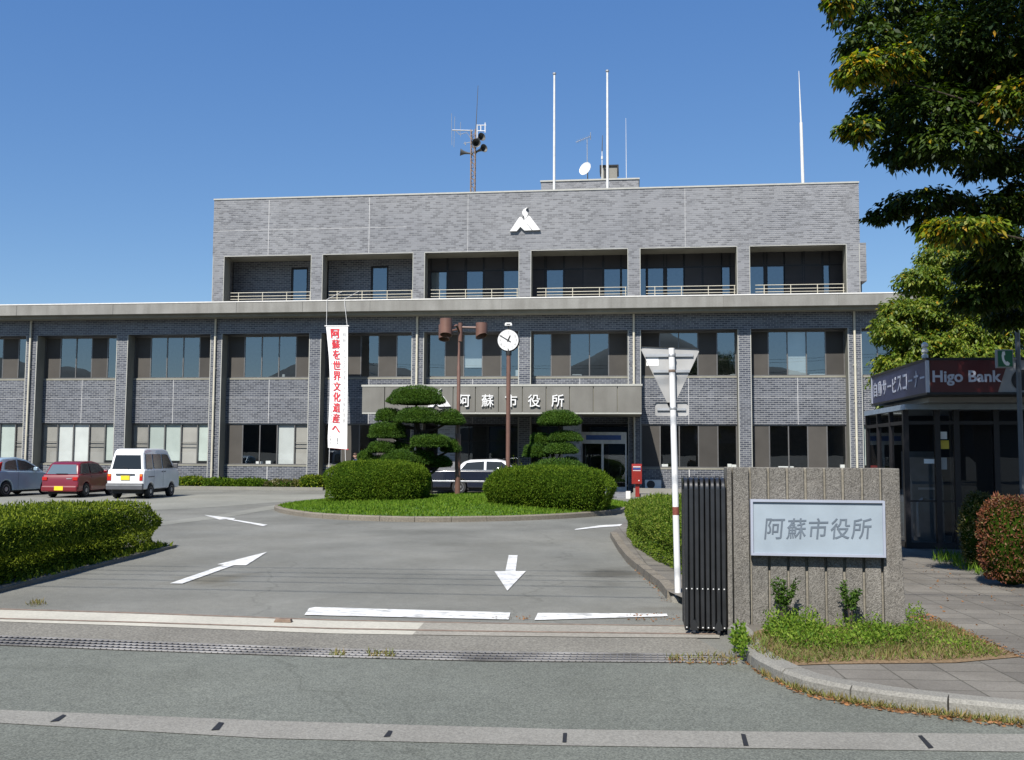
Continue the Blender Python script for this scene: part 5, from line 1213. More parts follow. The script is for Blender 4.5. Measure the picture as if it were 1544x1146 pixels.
# ------------------------------------------------------------------ brown street lamp with three drum heads
Yl = 31.5; bx = onY(690, 742, Yl); lb = (bx[0], Yl, 0.2)
t = empty('street_lamp', lb); tag(t, 'brown steel street lamp with three slant cut drum heads', 'street lamp')
zt = hZ(689, 487, Yl); zk = hZ(689, 553, Yl); zs = hZ(689, 655, Yl)
mb = MB(); mb.tube([(bx[0], Yl, 0.15), (bx[0], Yl, zs), (bx[0], Yl, zs+0.02), (bx[0], Yl, zk), (bx[0], Yl, zk+0.05), (bx[0], Yl, hZ(689, 514, Yl))], [0.095, 0.09, 0.062, 0.06, 0.045, 0.045], 12); mb.build('post', M['brown'], t, lb, smooth=True)
mb = MB(); mb.tube([(bx[0]+0.04, Yl, hZ(689, 515, Yl)), (bx[0]+0.04, Yl, zt)], 0.075, 12)
mb.tube([(bx[0], Yl, hZ(690, 493.5, Yl)), (hX(720, 494, Yl), Yl, hZ(720, 494, Yl))], 0.035, 8); mb.tube([(bx[0], Yl-0.05, hZ(690, 500, Yl)), (bx[0]-0.04, Yl-0.25, hZ(690, 492, Yl)), (hX(680, 492, Yl-0.5), Yl-0.35, hZ(680, 492, Yl-0.5))], 0.04, 8); mb.tube([(bx[0], Yl, hZ(690, 496, Yl)), (hX(668, 496, Yl), Yl+0.45, hZ(668, 498, Yl))], 0.035, 8)
mb.build('bracket', M['brown'], t, lb, smooth=True)
def drum(px0, px1, py0, py1, Yd, slant):
    x0, x1 = hX(px0, py0, Yd), hX(px1, py0, Yd); z1, z0 = hZ(px0, py0, Yd), hZ(px0, py1, Yd); r = (x1-x0)/2; c = ((x0+x1)/2, Yd); seg = 24
    mb = MB(); top = [(c[0]+r*math.cos(a), c[1]+r*math.sin(a), z1) for a in np.linspace(0, 2*math.pi, seg, endpoint=False)]
    bot = [(c[0]+r*math.cos(a), c[1]+r*math.sin(a), z0+slant*(1+math.cos(a))*0.5*0.45+0.12*(1-math.sin(a))*0.5) for a in np.linspace(0, 2*math.pi, seg, endpoint=False)]
    inn = [(c[0]+(x-c[0])*0.86, c[1]+(y-c[1])*0.86, z) for x, y, z in bot]; innt = [(x, y, z1-0.15) for x, y, z in inn]
    mb.add(top+bot+inn+innt, [tuple(range(seg))] + [(k, (k+1) % seg, seg+(k+1) % seg, seg+k) for k in range(seg)] + [(seg+k, seg+(k+1) % seg, 2*seg+(k+1) % seg, 2*seg+k) for k in range(seg)] + [(2*seg+k, 2*seg+(k+1) % seg, 3*seg+(k+1) % seg, 3*seg+k) for k in range(seg)] + [tuple(range(4*seg-1, 3*seg-1, -1))])
    return mb.build('lamp_head', M['brown'], t, lb, smooth=True)
drum(663.5, 682, 480.5, 508, Yl-0.45, 0.0); drum(661.5, 678, 490, 514.5, Yl+0.45, -0.0); drum(717.5, 735, 487, 513, Yl, 0.3)

# ------------------------------------------------------------------ clock on a post
Yk = 28.6; bx = onY(766, 640, Yk); kb_ = (bx[0], Yk, 0.25)
t = empty('clock_post', kb_); tag(t, 'round white clock on a slim brown post', 'clock')
cc_ = onY(766.3, 513.2, Yk); rk = 16.2*Yk/1480
mb = MB(); mb.tube([(bx[0], Yk+0.05, 0.2), (bx[0], Yk+0.05, cc_[2]-rk-0.05)], 0.065, 12); mb.build('post', M['brown'], t, kb_, smooth=True)
mb = MB(); mb.tube([(bx[0], Yk+0.05, cc_[2]-rk-0.12), (bx[0], Yk+0.05, cc_[2]-rk+0.05)], 0.085, 12); mb.build('collar', M['dark'], t, kb_, smooth=True)
mb = MB(); mb.lathe([(rk*0.97, 0.0), (rk*1.06, 0.02), (rk*1.06, 0.14), (rk*0.8, 0.2)], (cc_[0], Yk-0.02, cc_[2]), (0, 1, 0), 40); case = mb.build('clock_case', M['darkframe'], t, kb_, smooth=True)
mb = MB(); mb.lathe([(rk*0.985, 0.0), (rk*0.985, 0.02)], (cc_[0], Yk-0.03, cc_[2]), (0, 1, 0), 40); mb.build('clock_face', M['white'], t, kb_)
mb = MB()
for h_ in range(1, 13):
    a_ = R(90-30*h_); put_text(mb, str(h_), 0.1, (cc_[0]+rk*0.76*math.cos(a_), Yk-0.033, cc_[2]+rk*0.76*math.sin(a_)), extrude=0.0015, fit=None)
mb.build('numerals', plain('pale_grey_numeral', (0.35, 0.35, 0.34), 0.6), t, kb_)
def hand(deg, ln, back, w, y):
    a_ = R(90-deg); d = Vector((math.cos(a_), math.sin(a_))); nn = Vector((-d.y, d.x)); mb = MB()
    mb.prism([tuple(Vector((cc_[0], cc_[2]))-d*back-nn*w*0.6), tuple(Vector((cc_[0], cc_[2]))+d*ln-nn*w*0.45), tuple(Vector((cc_[0], cc_[2]))+d*ln+nn*w*0.45), tuple(Vector((cc_[0], cc_[2]))-d*back+nn*w*0.6)], 'xz', y-0.003, y)
    mb.build('clock_hand', M['dark'], t, kb_)
hand(24, rk*0.5, 0.04, 0.035, Yk-0.038); hand(301, rk*0.95, 0.09, 0.022, Yk-0.043)
tx = onY(766.5, 488.5, Yk); mb = MB(); w_, h_ = 5.6*Yk/1480, 2.3*Yk/1480
mb.prism([(tx[0]-w_, tx[2]-h_), (tx[0]+w_, tx[2]-h_), (tx[0]+w_*0.95, tx[2]+h_*0.4), (tx[0]+w_*0.7, tx[2]+h_), (tx[0]-w_*0.7, tx[2]+h_), (tx[0]-w_*0.95, tx[2]+h_*0.4)], 'xz', Yk, Yk+0.12, 0); mb.box(tx[0]-w_*0.5, Yk-0.004, tx[2]-h_*0.55, tx[0]+w_*0.5, Yk, tx[2]+h_*0.1, 1); mb.tube([(tx[0], Yk+0.06, cc_[2]+rk), (tx[0], Yk+0.06, tx[2]-h_)], 0.02, 6, 1)
mb.build('radio_receiver', [M['white'], M['dark']], t, kb_)

# ------------------------------------------------------------------ red post box, air-conditioner, low kerbs at the entrance
Ym = 38.6; x0, x1 = hX(952.5, 720, Ym), hX(968, 720, Ym); zb, zt = hZ(960, 730, Ym), hZ(960, 699.5, Ym); xm = (x0+x1)/2; pb_ = (xm, Ym, 0)
t = empty('post_box', pb_); tag(t, 'red pillar mounted post box beside the entrance canopy', 'post box')
mb = MB(); w_ = (x1-x0)/2
pr_ = [(Ym, zb), (Ym+0.38, zb), (Ym+0.38, zt-0.06), (Ym+0.30, zt), (Ym+0.08, zt), (Ym, zt-0.06)]
mb.prism(pr_, 'yz', x0, x1); body = mb.build('box_body', M['red'], t, pb_, bevel=0.02)
mb = MB(); mb.box(xm-0.06, Ym+0.1, 0.0, xm+0.10, Ym+0.28, zb); mb.build('pedestal', M['red'], t, pb_, bevel=0.01)
mb = MB(); mb.box(x0+0.05, Ym-0.006, zt-0.13, x1-0.05, Ym, zt-0.10); mb.build('slot_flap', M['offwhite'], body, pb_)
mb = MB(); mb.box(x0+0.05, Ym-0.005, zt-0.22, x1-0.05, Ym, zt-0.15); mb.build('notice', M['signblue'], body, pb_)
mb = MB(); mb.box(x0+0.05, Ym-0.006, zt-0.27, x1-0.05, Ym, zt-0.25, 0); mb.lathe([(0.025, 0), (0.025, 0.008)], (x1-0.12, Ym-0.008, zb+0.14), (0, 1, 0), 10); mb.build('lock_plate', M['offwhite'], body, pb_)
Ya = 43.6; x0, x1 = hX(972.5, 730, Ya), hX(997, 730, Ya); z1 = hZ(985, 723.8, Ya); z0 = hZ(985, 737.5, Ya); ab_ = ((x0+x1)/2, Ya, 0)
t = empty('air_conditioner', ab_); tag(t, 'white outdoor air conditioner unit in the canopy shadow by the wall', 'air conditioner')
mb = MB(); mb.box(x0, Ya, max(z0, 0.06), x1, Ya+0.3, z1); mb.box(x0+0.05, Ya+0.02, 0.0, x0+0.12, Ya+0.28, max(z0, 0.06)); mb.box(x1-0.12, Ya+0.02, 0.0, x1-0.05, Ya+0.28, max(z0, 0.06)); mb.build('casing', M['offwhite'], t, ab_)
mb = MB(); rf = (z1-max(z0, .06))*0.45; xf = x0+(x1-x0)*0.36; mb.lathe([(rf, 0), (rf, 0.012), (rf*0.3, 0.014)], (xf, Ya-0.012, (z1+max(z0, .06))/2), (0, 1, 0), 20); mb.build('fan_grille', M['darkscreen'], t, ab_)
mb = MB(); xa, xb = hX(870, 745, 37.2), hX(943.5, 745, 37.2); zq = hZ(930, 742, 37.2); mb.box(xa, 37.2, 0, xb, 37.5, zq, 0); xc = hX(950.5, 745, 37.2); mb.box(xb+0.004, 37.15, 0, xc, 37.55, hZ(947, 741, 37.15), 1)
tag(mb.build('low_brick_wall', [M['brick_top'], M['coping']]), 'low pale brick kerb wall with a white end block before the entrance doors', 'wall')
kb2 = MB(); kb2.box(hX(953, 748, 38.9), 38.9, 0, hX(1120, 748, 38.9), 39.05, 0.10); kb2.box(hX(955, 740, 41), 41.0, 0, hX(1120, 740, 41), 41.15, 0.26); kb2.box(hX(955, 740, 41), 41.15, 0, hX(1200, 740, 41), 44.5, 0.05); kb2.box(hX(953, 748, 38.9), 39.05, 0, hX(1120, 748, 39), 41.0, 0.085)
structure(kb2.build('entrance_kerb', M['kerb']))

# ------------------------------------------------------------------ hanging banner
Yn = 43.35
tl, tr_, br_, bl_ = onY(491.5, 491.5, Yn), onY(524.5, 491.5, Yn), onY(523.5, 677.5, Yn), onY(495, 675, Yn)
nb = tuple(np.array(tl)); t = empty('banner', nb); tag(t, 'long white vertical banner with red writing hanging from the eaves', 'banner')
M['cloth'] = plain('white_banner_cloth', (0.82, 0.81, 0.80), 0.8, 0, 0.03)
M['redink'] = plain('red_banner_ink', (0.56, 0.03, 0.045), 0.8, 0, 0.1)
M['greyink'] = plain('grey_banner_ink', (0.36, 0.36, 0.36), 0.8)
NU, NV = 8, 40
def bpt(u, v, off=0.0):
    L_ = np.array(tl)*(1-v)+np.array(bl_)*v; R_ = np.array(tr_)*(1-v)+np.array(br_)*v
    bow = 0.20*math.sin(math.pi*min(1, v*1.1))*(1-u)          # the left hem curves in
    p = L_*(1-u)+R_*u; p = p + np.array([bow*0.6, 0, 0])
    p[1] = Yn - off + 0.05*math.sin(v*5.0)*(0.4+0.6*(1-u)) + 0.012*math.sin(v*31+u*6)*(0.4 if 0.05 < v < 0.95 else 0)
    return p
mb = MB(); vv = [tuple(bpt(i/NU, j/NV)) for j in range(NV+1) for i in range(NU+1)]; vb = [(x, y+0.006, z) for x, y, z in vv]; k_ = len(vv)
mb.add(vv+vb, [(j*(NU+1)+i, j*(NU+1)+i+1, (j+1)*(NU+1)+i+1, (j+1)*(NU+1)+i) for j in range(NV) for i in range(NU)] + [(k_+j*(NU+1)+i, k_+(j+1)*(NU+1)+i, k_+(j+1)*(NU+1)+i+1, k_+j*(NU+1)+i+1) for j in range(NV) for i in range(NU)])
sheet = mb.build('cloth', M['cloth'], t, nb, smooth=True)
def btext(name, chars, u0, v0, v1, wch, hch, mat, bold, tilt=0):
    mb = MB(); n_ = len(chars)
    for k, ch in enumerate(chars):
        v = v0+(v1-v0)*(k+0.5)/n_
        if ch == ' ': continue
        vt, ft = text_geo(ch, 1.0, 0.0)
        if not vt: continue
        xs_ = [p[0] for p in vt]; ys_ = [p[1] for p in vt]; mx, my = (min(xs_)+max(xs_))/2, (min(ys_)+max(ys_))/2; sc = 1/max(max(xs_)-min(xs_), max(ys_)-min(ys_))
        Wb = np.linalg.norm(np.array(tr_)-np.array(tl)); Hb = np.linalg.norm(np.array(tl)-np.array(bl_))
        for du, oo in ([(-0.35, 0.026), (0.0, 0.030), (0.35, 0.028)] if bold else [(0.0, 0.028)]):
            mb.add([tuple(bpt(u0+du*bold/Wb+(p[0]-mx)*sc*wch/Wb, v-(p[1]-my)*sc*hch/Hb, oo)) for p in vt], ft)
    mb.build(name, mat, sheet, nb)
s_ = Yn/1480
btext('red_lettering', '阿蘇を世界文化遺産へ', 0.41, 0.018, 0.885, 13.9*s_, 14.6*s_, M['redink'], 0.052)
btext('small_lettering', '阿蘇－火山との共生とその文化的景観', 0.83, 0.05, 0.79, 5.4*s_, 6.5*s_, M['greyink'], 0.0)
btext('side_lettering', '阿蘇の世界文化遺産登録をめざす推進協議会　　阿蘇市', 0.13, 0.27, 0.97, 3.0*s_, 4.4*s_, M['greyink'], 0.0)
btext('exclamation_mark', '!', 0.50, 0.90, 0.97, 9*s_, 9*s_, M['greyink'], 0.04)
mb = MB(); mb.tube([tuple(np.array(tl)+[-0.06, 0, 0]), tuple(np.array(tr_)+[0.06, 0, 0])], 0.022, 8); mb.build('top_rod', M['white'], t, nb); mb = MB(); mb.tube([tuple(np.array(bl_)+[0.05, 0, -0.01]), tuple(np.array(br_)+[0.06, 0, -0.01])], 0.022, 8); mb.build('bottom_rod', M['redink'], t, nb)
for (u_, pe) in ((0.02, (494, 455)), (0.97, (520, 450))):
    a = bpt(u_, 0); e_ = onY(pe[0]-1, pe[1]+2, YF-1.03); mb = MB(); mb.tube([tuple(a), (e_[0], YF-1.04, 8.69), (e_[0]+0.3, YF+0.25, 9.25)], 0.011, 5); mb.build('rope', M['white'], t, nb)
for (u_, x) in ((0.08, 495.5), (0.9, 523)):
    a = bpt(u_, 1.0); mb = MB(); mb.tube([tuple(a), (hX(x, 735, 43.1)-0.02, 43.1, 0.05)], 0.011, 5); mb.build('rope', M['white'], t, nb)

# ------------------------------------------------------------------ things on the roof
def thing(name, loc, label, cat, group=None): t = empty(name, loc); return tag(t, label, cat, group)
# loudspeaker mast
Yr = 47.0; s_ = Yr/1480
def rp(x, y, Yd=Yr): return tuple(onY(x, y, Yd))
mx_, my0 = hX(713, 285, Yr), 13.45
ml = (mx_, Yr, my0); t = thing('loudspeaker_mast', ml, 'lattice roof mast with four grey horn loudspeakers and aerials', 'mast')
mb = MB(); zt = hZ(714, 196, Yr); w_ = 0.105
for dx, dy in ((-w_, -w_), (w_, -w_), (w_, w_), (-w_, w_)): mb.box(mx_+dx-0.02, Yr+dy-0.02, my0, mx_+dx+0.02, Yr+dy+0.02, zt)
z = my0; k = 0
while z < zt-0.2:
    for (p, q) in (((-w_, -w_), (w_, -w_)), ((w_, -w_), (w_, w_)), ((-w_, w_), (w_, w_)), ((-w_, -w_), (-w_, w_))):
        a, b_ = (p, q) if k % 2 else (q, p); mb.tube([(mx_+a[0], Yr+a[1], z), (mx_+b_[0], Yr+b_[1], z+0.2)], 0.014, 5)
    z += 0.2; k += 1
mb.build('lattice_pole', M['rust'], t, ml)
def horn(tail, mouth, r):
    a, b_ = Vector(tail), Vector(mouth); L_ = (b_-a).length; mb = MB()
    mb.lathe([(r*0.34, -0.12), (r*0.36, 0.0), (r*0.22, 0.03), (r*0.27, L_*0.3), (r*0.45, L_*0.65), (r*0.8, L_*0.92), (r, L_), (r*0.93, L_*0.99), (r*0.4, L_*0.6), (r*0.12, L_*0.4)], a, (b_-a), 20)
    mb.build('horn_speaker', M['horn'], t, ml, smooth=True)
def rel(x, y, dy): p = onY(x, y, Yr); return (p[0], Yr+dy, p[2])
horn(rel(716, 213.5, -0.05), rel(729, 211.5, -0.55), 0.21); horn(rel(717, 222, -0.1), rel(722, 223, -0.8), 0.22); horn(rel(718, 229, 0), rel(732, 227.5, -0.45), 0.21); horn(rel(710, 231.5, 0), rel(694.5, 230.5, -0.1), 0.19)
mb = MB(); mb.tube([rp(717.5, 197), rp(720.8, 129)], [0.022, 0.012], 6); mb.build('whip_aerial', M['horn'], t, ml)
mb = MB(); mb.tube([rp(682, 196.3), rp(713, 197)], 0.03, 6)
for (xa, ya, xb, yb_) in ((680.8, 171, 681.4, 219), (685.8, 176, 684.5, 222), (694.5, 184, 694.3, 206)): mb.tube([rp(xa, ya), rp(xb, yb_)], 0.012, 5)
mb.tube([rp(688, 198), rp(693, 203), rp(704, 200), rp(710, 209)], 0.018, 5); mb.tube([rp(699, 216.5), rp(712, 214)], 0.016, 5); mb.tube([rp(701, 214), rp(702, 219)], 0.03, 6)
mb.build('aerial', M['silver'], t, ml)
mb = MB()
for pth in ([(719, 189), (733, 189)], [(719, 197.5), (732, 197.5)], [(719.5, 188), (719.5, 212)], [(725, 189), (725, 197.5)], [(731.5, 185), (731.5, 200)]): mb.tube([rp(*q) for q in pth], 0.025, 5)
mb.build('panel_aerial', M['white'], t, ml)
for (x, y0, lab) in ((834, 113, 'bare white flagpole on the roof parapet, left one of the pair'), (914.5, 109, 'bare white flagpole on the roof parapet, right one of the pair')):
    Yd = YF+0.55; p = onY(x+1.5, 284, Yd); q = onY(x, y0, Yd); l_ = (p[0], Yd, 13.45); t = thing('flagpole', l_, lab, 'flagpole', 'flagpoles on the roof')
    mb = MB(); mb.tube([l_, (p[0], Yd, (13.45+q[2])/2), (p[0], Yd, q[2])], [0.062, 0.055, 0.045], 12); mb.build('pole', M['offwhite'], t, l_, smooth=True)
    mb = MB(); mb.lathe([(0.03, 0), (0.085, 0.03), (0.085, 0.09), (0.03, 0.12)], (p[0], Yd, q[2]), (0, 0, 1), 12); mb.build('truck', M['silver'], t, l_, smooth=True)
Yd = 46.0; p = onY(1211, 279, Yd); l_ = (p[0], Yd, 13.4); t = thing('lightning_rod', l_, 'slender tapering lightning rod near the right end of the roof', 'lightning rod')
mb = MB(); mb.tube([l_, (p[0]-0.05, Yd, hZ(1209, 185, Yd))], [0.08, 0.07], 10); mb.build('sleeve', M['offwhite'], t, l_, smooth=True)
mb = MB(); mb.tube([(p[0]-0.05, Yd, hZ(1208, 186, Yd)), (hX(1204.5, 107, Yd), Yd, hZ(1204.5, 107, Yd))], [0.045, 0.012], 8); mb.build('rod', M['offwhite'], t, l_, smooth=True)
Yd = 52.0; p = onY(944.5, 272, Yd); l_ = (p[0], Yd, hZ(944, 272, 51)); t = thing('whip_aerial', l_, 'thin pale whip aerial right of the roof vent stack', 'aerial')
mb = MB(); mb.tube([l_, (p[0]-0.02, Yd, hZ(944, 178, Yd))], [0.02, 0.008], 6); mb.build('whip', M['offwhite'], t, l_)
p = onY(908, 272, 51.8); l_ = (p[0], 51.6, hZ(908, 272, 51)); t = thing('whip_aerial', l_, 'short dark aerial standing in front of the roof vent stack', 'aerial')
mb = MB(); mb.tube([l_, (p[0], 51.6, hZ(908, 228, 51.6))], 0.022, 6); mb.lathe([(0.05, 0), (0.05, 0.16)], (p[0], 51.6, hZ(908, 240, 51.6)), (0, 0, 1), 8); mb.build('sleeve', M['offwhite'], t, l_); mb = MB(); mb.tube([(p[0], 51.6, hZ(908, 228, 51.6)), (p[0]+0.03, 51.6, hZ(909, 204, 51.6))], [0.03, 0.015], 6); mb.build('whip', M['horn'], t, l_)
# satellite dish
Yd = 51.8; c_ = np.array(onY(882.7, 254.5, Yd)); l_ = (hX(886, 271, Yd), Yd, hZ(886, 271.5, 51)); t = thing('satellite_dish', l_, 'white oval satellite dish on the penthouse roof', 'satellite dish')
mb = MB(); rd = 0.37; mb.lathe([(0.02, 0.10), (rd*0.5, 0.07), (rd*0.85, 0.02), (rd, -0.02), (rd, -0.045), (rd*0.8, 0.0), (rd*0.45, 0.045), (0.02, 0.07)], tuple(c_), (0.55, 0.8, -0.25), 30); mb.build('dish', M['white'], t, l_, smooth=True)
mb = MB(); mb.tube([l_, (l_[0], Yd+0.1, c_[2]-0.1), (c_[0], Yd+0.08, c_[2])], 0.03, 6); mb.tube([(c_[0]-0.05, Yd-0.05, c_[2]-0.3), (c_[0]-0.25, Yd-0.45, c_[2]-0.12)], 0.015, 5); mb.build('mount', M['horn'], t, l_)
# television aerial
Yd = 52.6; a = onY(885.6, 271, Yd); b_ = onY(885.3, 210, Yd); l_ = (a[0], Yd, hZ(885, 271, 51)); t = thing('television_aerial', l_, 'small yagi television aerial on a mast above the satellite dish', 'aerial')
mb = MB(); mb.tube([l_, (b_[0], Yd, b_[2])], 0.026, 6); mb.build('mast', M['silver'], t, l_)
mb = MB(); u = onY(868, 214.5, Yd); v = onY(891, 205.5, Yd); u = np.array(u); v = np.array(v); mb.tube([tuple(u), tuple(v)], 0.016, 5)
for k in range(9): q = u+(v-u)*(0.1+0.85*k/8); mb.tube([tuple(q+np.array([0.02, -0.3, 0])), tuple(q+np.array([-0.02, 0.3, 0]))], 0.008, 4)
mb.tube([tuple(v+np.array([-0.02, 0, 0.22])), tuple(v+np.array([-0.02, 0, -0.2]))], 0.02, 5); mb.build('yagi', M['silver'], t, l_)

# ------------------------------------------------------------------ drain grating across the drive
T = world_line(DR_T, 0.005, -26, 26)[:-1]; Bq = world_line(DR_B, 0.005, -26, 26)[:-1]
dl = (T[2][0], T[2][1], 0); t = thing('drain_grating', dl, 'long steel drain grating set across the drive entrance', 'drain')
mb = MB()
for i in range(len(T)-1): mb.quad(Bq[i], Bq[i+1], T[i+1], T[i])
mb.build('channel', M['dark'], t, dl)
mb = MB(); x = -8.0
def yat(line, x): return float(np.interp(x, [p[0] for p in line], [p[1] for p in line]))
xend = T[-1][0]
while x < xend-0.02:
    y0, y1 = yat(Bq, x), yat(T, x)
    mb.box(x, y0+0.004, 0.006, x+0.009, y1-0.004, 0.014, 0); x += 0.055
for f in (0.04, 0.35, 0.66, 0.97):
    pts = []; xs_ = np.linspace(-8.0, xend, 24)
    for i in range(23):
        xa, xb = xs_[i], xs_[i+1]; ya = yat(Bq, xa)+(yat(T, xa)-yat(Bq, xa))*f; yb_ = yat(Bq, xb)+(yat(T, xb)-yat(Bq, xb))*f
        mb.add([(xa, ya-0.006, 0.006), (xb, yb_-0.006, 0.006), (xb, yb_+0.006, 0.006), (xa, ya+0.006, 0.006), (xa, ya-0.006, 0.018), (xb, yb_-0.006, 0.018), (xb, yb_+0.006, 0.018), (xa, ya+0.006, 0.018)], [(4, 5, 6, 7), (0, 1, 5, 4), (2, 3, 7, 6)], 1)
M['grate'] = plain('worn_grate_steel', (0.12, 0.115, 0.115), 0.5, 0.4, 0.5, 2.0)
mb.build('grate_bars', [M['grate'], plain('worn_bright_steel', (0.30, 0.29, 0.28), 0.5, 0.3, 0.6, 1.5)], t, dl)
# small stop block on the gate rail
p = onZ(427, 938, 0.01); t0_ = MB(); t0_.prism([(p[0]-0.09, 0.01), (p[0]+0.09, 0.01), (p[0]+0.08, 0.045), (p[0]-0.07, 0.045)], 'xz', p[1]-0.03, p[1]+0.03); tag(t0_.build('gate_stop', M['rust'], bevel=0.005), 'small rusty stop block on the concrete gate rail', 'gate stop')

# ------------------------------------------------------------------ the far gate wall and the overhead wires, both outside the frame but casting shadows into it
gx = -8.6; t = thing('gate_wall', (gx, 9.3, 0), 'aggregate concrete gate wall without a name plate, on the left of the drive', 'wall')
mb = MB(); mb.box(gx-1.0, 9.35, 0, gx+0.75, 9.65, 1.62, 1)
for k in range(9): mb.box(gx-0.99+k*0.193, 9.29, 0, gx-0.99+k*0.193+0.178, 9.348, 1.615, 0)
mb.build('wall', [M['gate_stone'], M['gate_groove']], t, (gx, 9.3, 0))
def shadow_back(x, y, h): return (x-h*math.tan(SUN_AZ)*math.cos(SUN_AZ)/math.tan(SUN_EL)*1.0, y-h*math.cos(SUN_AZ)/math.tan(SUN_EL))
hs_ = [9.2, 9.0, 8.2, 8.0, 7.4]
for k, (ya, yb_) in enumerate(((855, 858), (862, 866), (868, 873), (876, 882), (889, 898))):
    pa, pb = onZ(300, ya), onZ(900, yb_); h_ = hs_[k]
    A, Bw = shadow_back(pa[0], pa[1], h_), shadow_back(pb[0], pb[1], h_); s_ = (Bw[1]-A[1])/(Bw[0]-A[0])
    path = [(x, A[1]+s_*(x-A[0])*0.6, h_+0.0012*(x+4)**2) for x in np.linspace(-24, 22, 24)]
    mb = MB(); mb.tube(path, 0.012, 6); tag(mb.build('overhead_cable', M['dark']), 'thin overhead cable whose shadow crosses the drive', 'cable', 'overhead cables')
for x in (-24.2, 22.2):
    yq = 3.4 + (0.4 if x > 0 else -0.4); t = thing('utility_pole', (x, yq, 0), 'grey concrete utility pole carrying the %s end of the overhead cables' % ('left' if x < 0 else 'right'), 'pole', 'utility poles')
    mb = MB(); mb.tube([(x, yq, 0), (x, yq, 10.6)], [0.18, 0.12], 12); mb.build('shaft', M['kerb'], t, (x, yq, 0), smooth=True)
    mb = MB()
    for z in (8.0, 9.0, 9.8): mb.box(x-0.05, yq-2.6, z, x+0.05, yq+2.6, z+0.08)
    mb.build('crossarm', M['silver'], t, (x, yq, 0))
# ------------------------------------------------------------------ vehicles (local frame: x forward, z up, origin on the ground below the middle of the rear axle line)
def carpaint(name, c, rough=0.25, metal=0.0):
    mt, nt, b = newmat(name); pos = worldpos(nt)
    nt.links.new(mixrgb(nt, c, ramp(nt, noise(nt, pos, 2.0, 4.0), [(0.3, (0.9, 0.9, 0.9)), (0.7, (1.06, 1.06, 1.06))]), 1.0, 'MULTIPLY'), b.inputs['Base Color'])
    b.inputs['Roughness'].default_value = rough; b.inputs['Metallic'].default_value = metal; b.inputs['Coat Weight'].default_value = 0.8; b.inputs['Coat Roughness'].default_value = 0.04
    return mt
M['p_blue'] = carpaint('pale_blue_paint', (0.34, 0.46, 0.56), 0.32, 0.25); M['p_red'] = carpaint('dark_red_paint', (0.15, 0.006, 0.012), 0.3, 0.0)
M['p_white'] = carpaint('white_car_paint', (0.74, 0.76, 0.77), 0.3); M['p_navy'] = carpaint('dark_navy_paint', (0.012, 0.015, 0.028), 0.2); M['p_glare'] = carpaint('sun_glare_car_paint', (0.62, 0.63, 0.65), 0.25, 0.4)  # the silver stands in for sun glare on the dark saloon's cabin
mt, nt, b = newmat('car_window'); b.inputs['Base Color'].default_value = (0.015, 0.018, 0.02, 1); b.inputs['Roughness'].default_value = 0.14; b.inputs['IOR'].default_value = 1.5; M['carglass'] = mt
mt, nt, b = newmat('pale_car_window'); b.inputs['Base Color'].default_value = (0.10, 0.13, 0.14, 1); b.inputs['Roughness'].default_value = 0.05; b.inputs['IOR'].default_value = 2.6; M['carglass_pale'] = mt
mt, nt, b = newmat('tail_lamp_red'); b.inputs['Base Color'].default_value = (0.42, 0.015, 0.012, 1); b.inputs['Roughness'].default_value = 0.15; M['taillamp'] = mt
M['yplate'] = plain('yellow_number_plate', (0.75, 0.55, 0.02), 0.5, 0, 0.06); M['bumper'] = plain('dark_grey_bumper', (0.07, 0.072, 0.08), 0.5); M['hub'] = plain('wheel_silver', (0.45, 0.46, 0.47), 0.35, 0.5)
M['orange'] = plain('amber_lens', (0.6, 0.18, 0.02), 0.3)
M['plateink'] = plain('plate_ink', (0.10, 0.14, 0.06), 0.6)

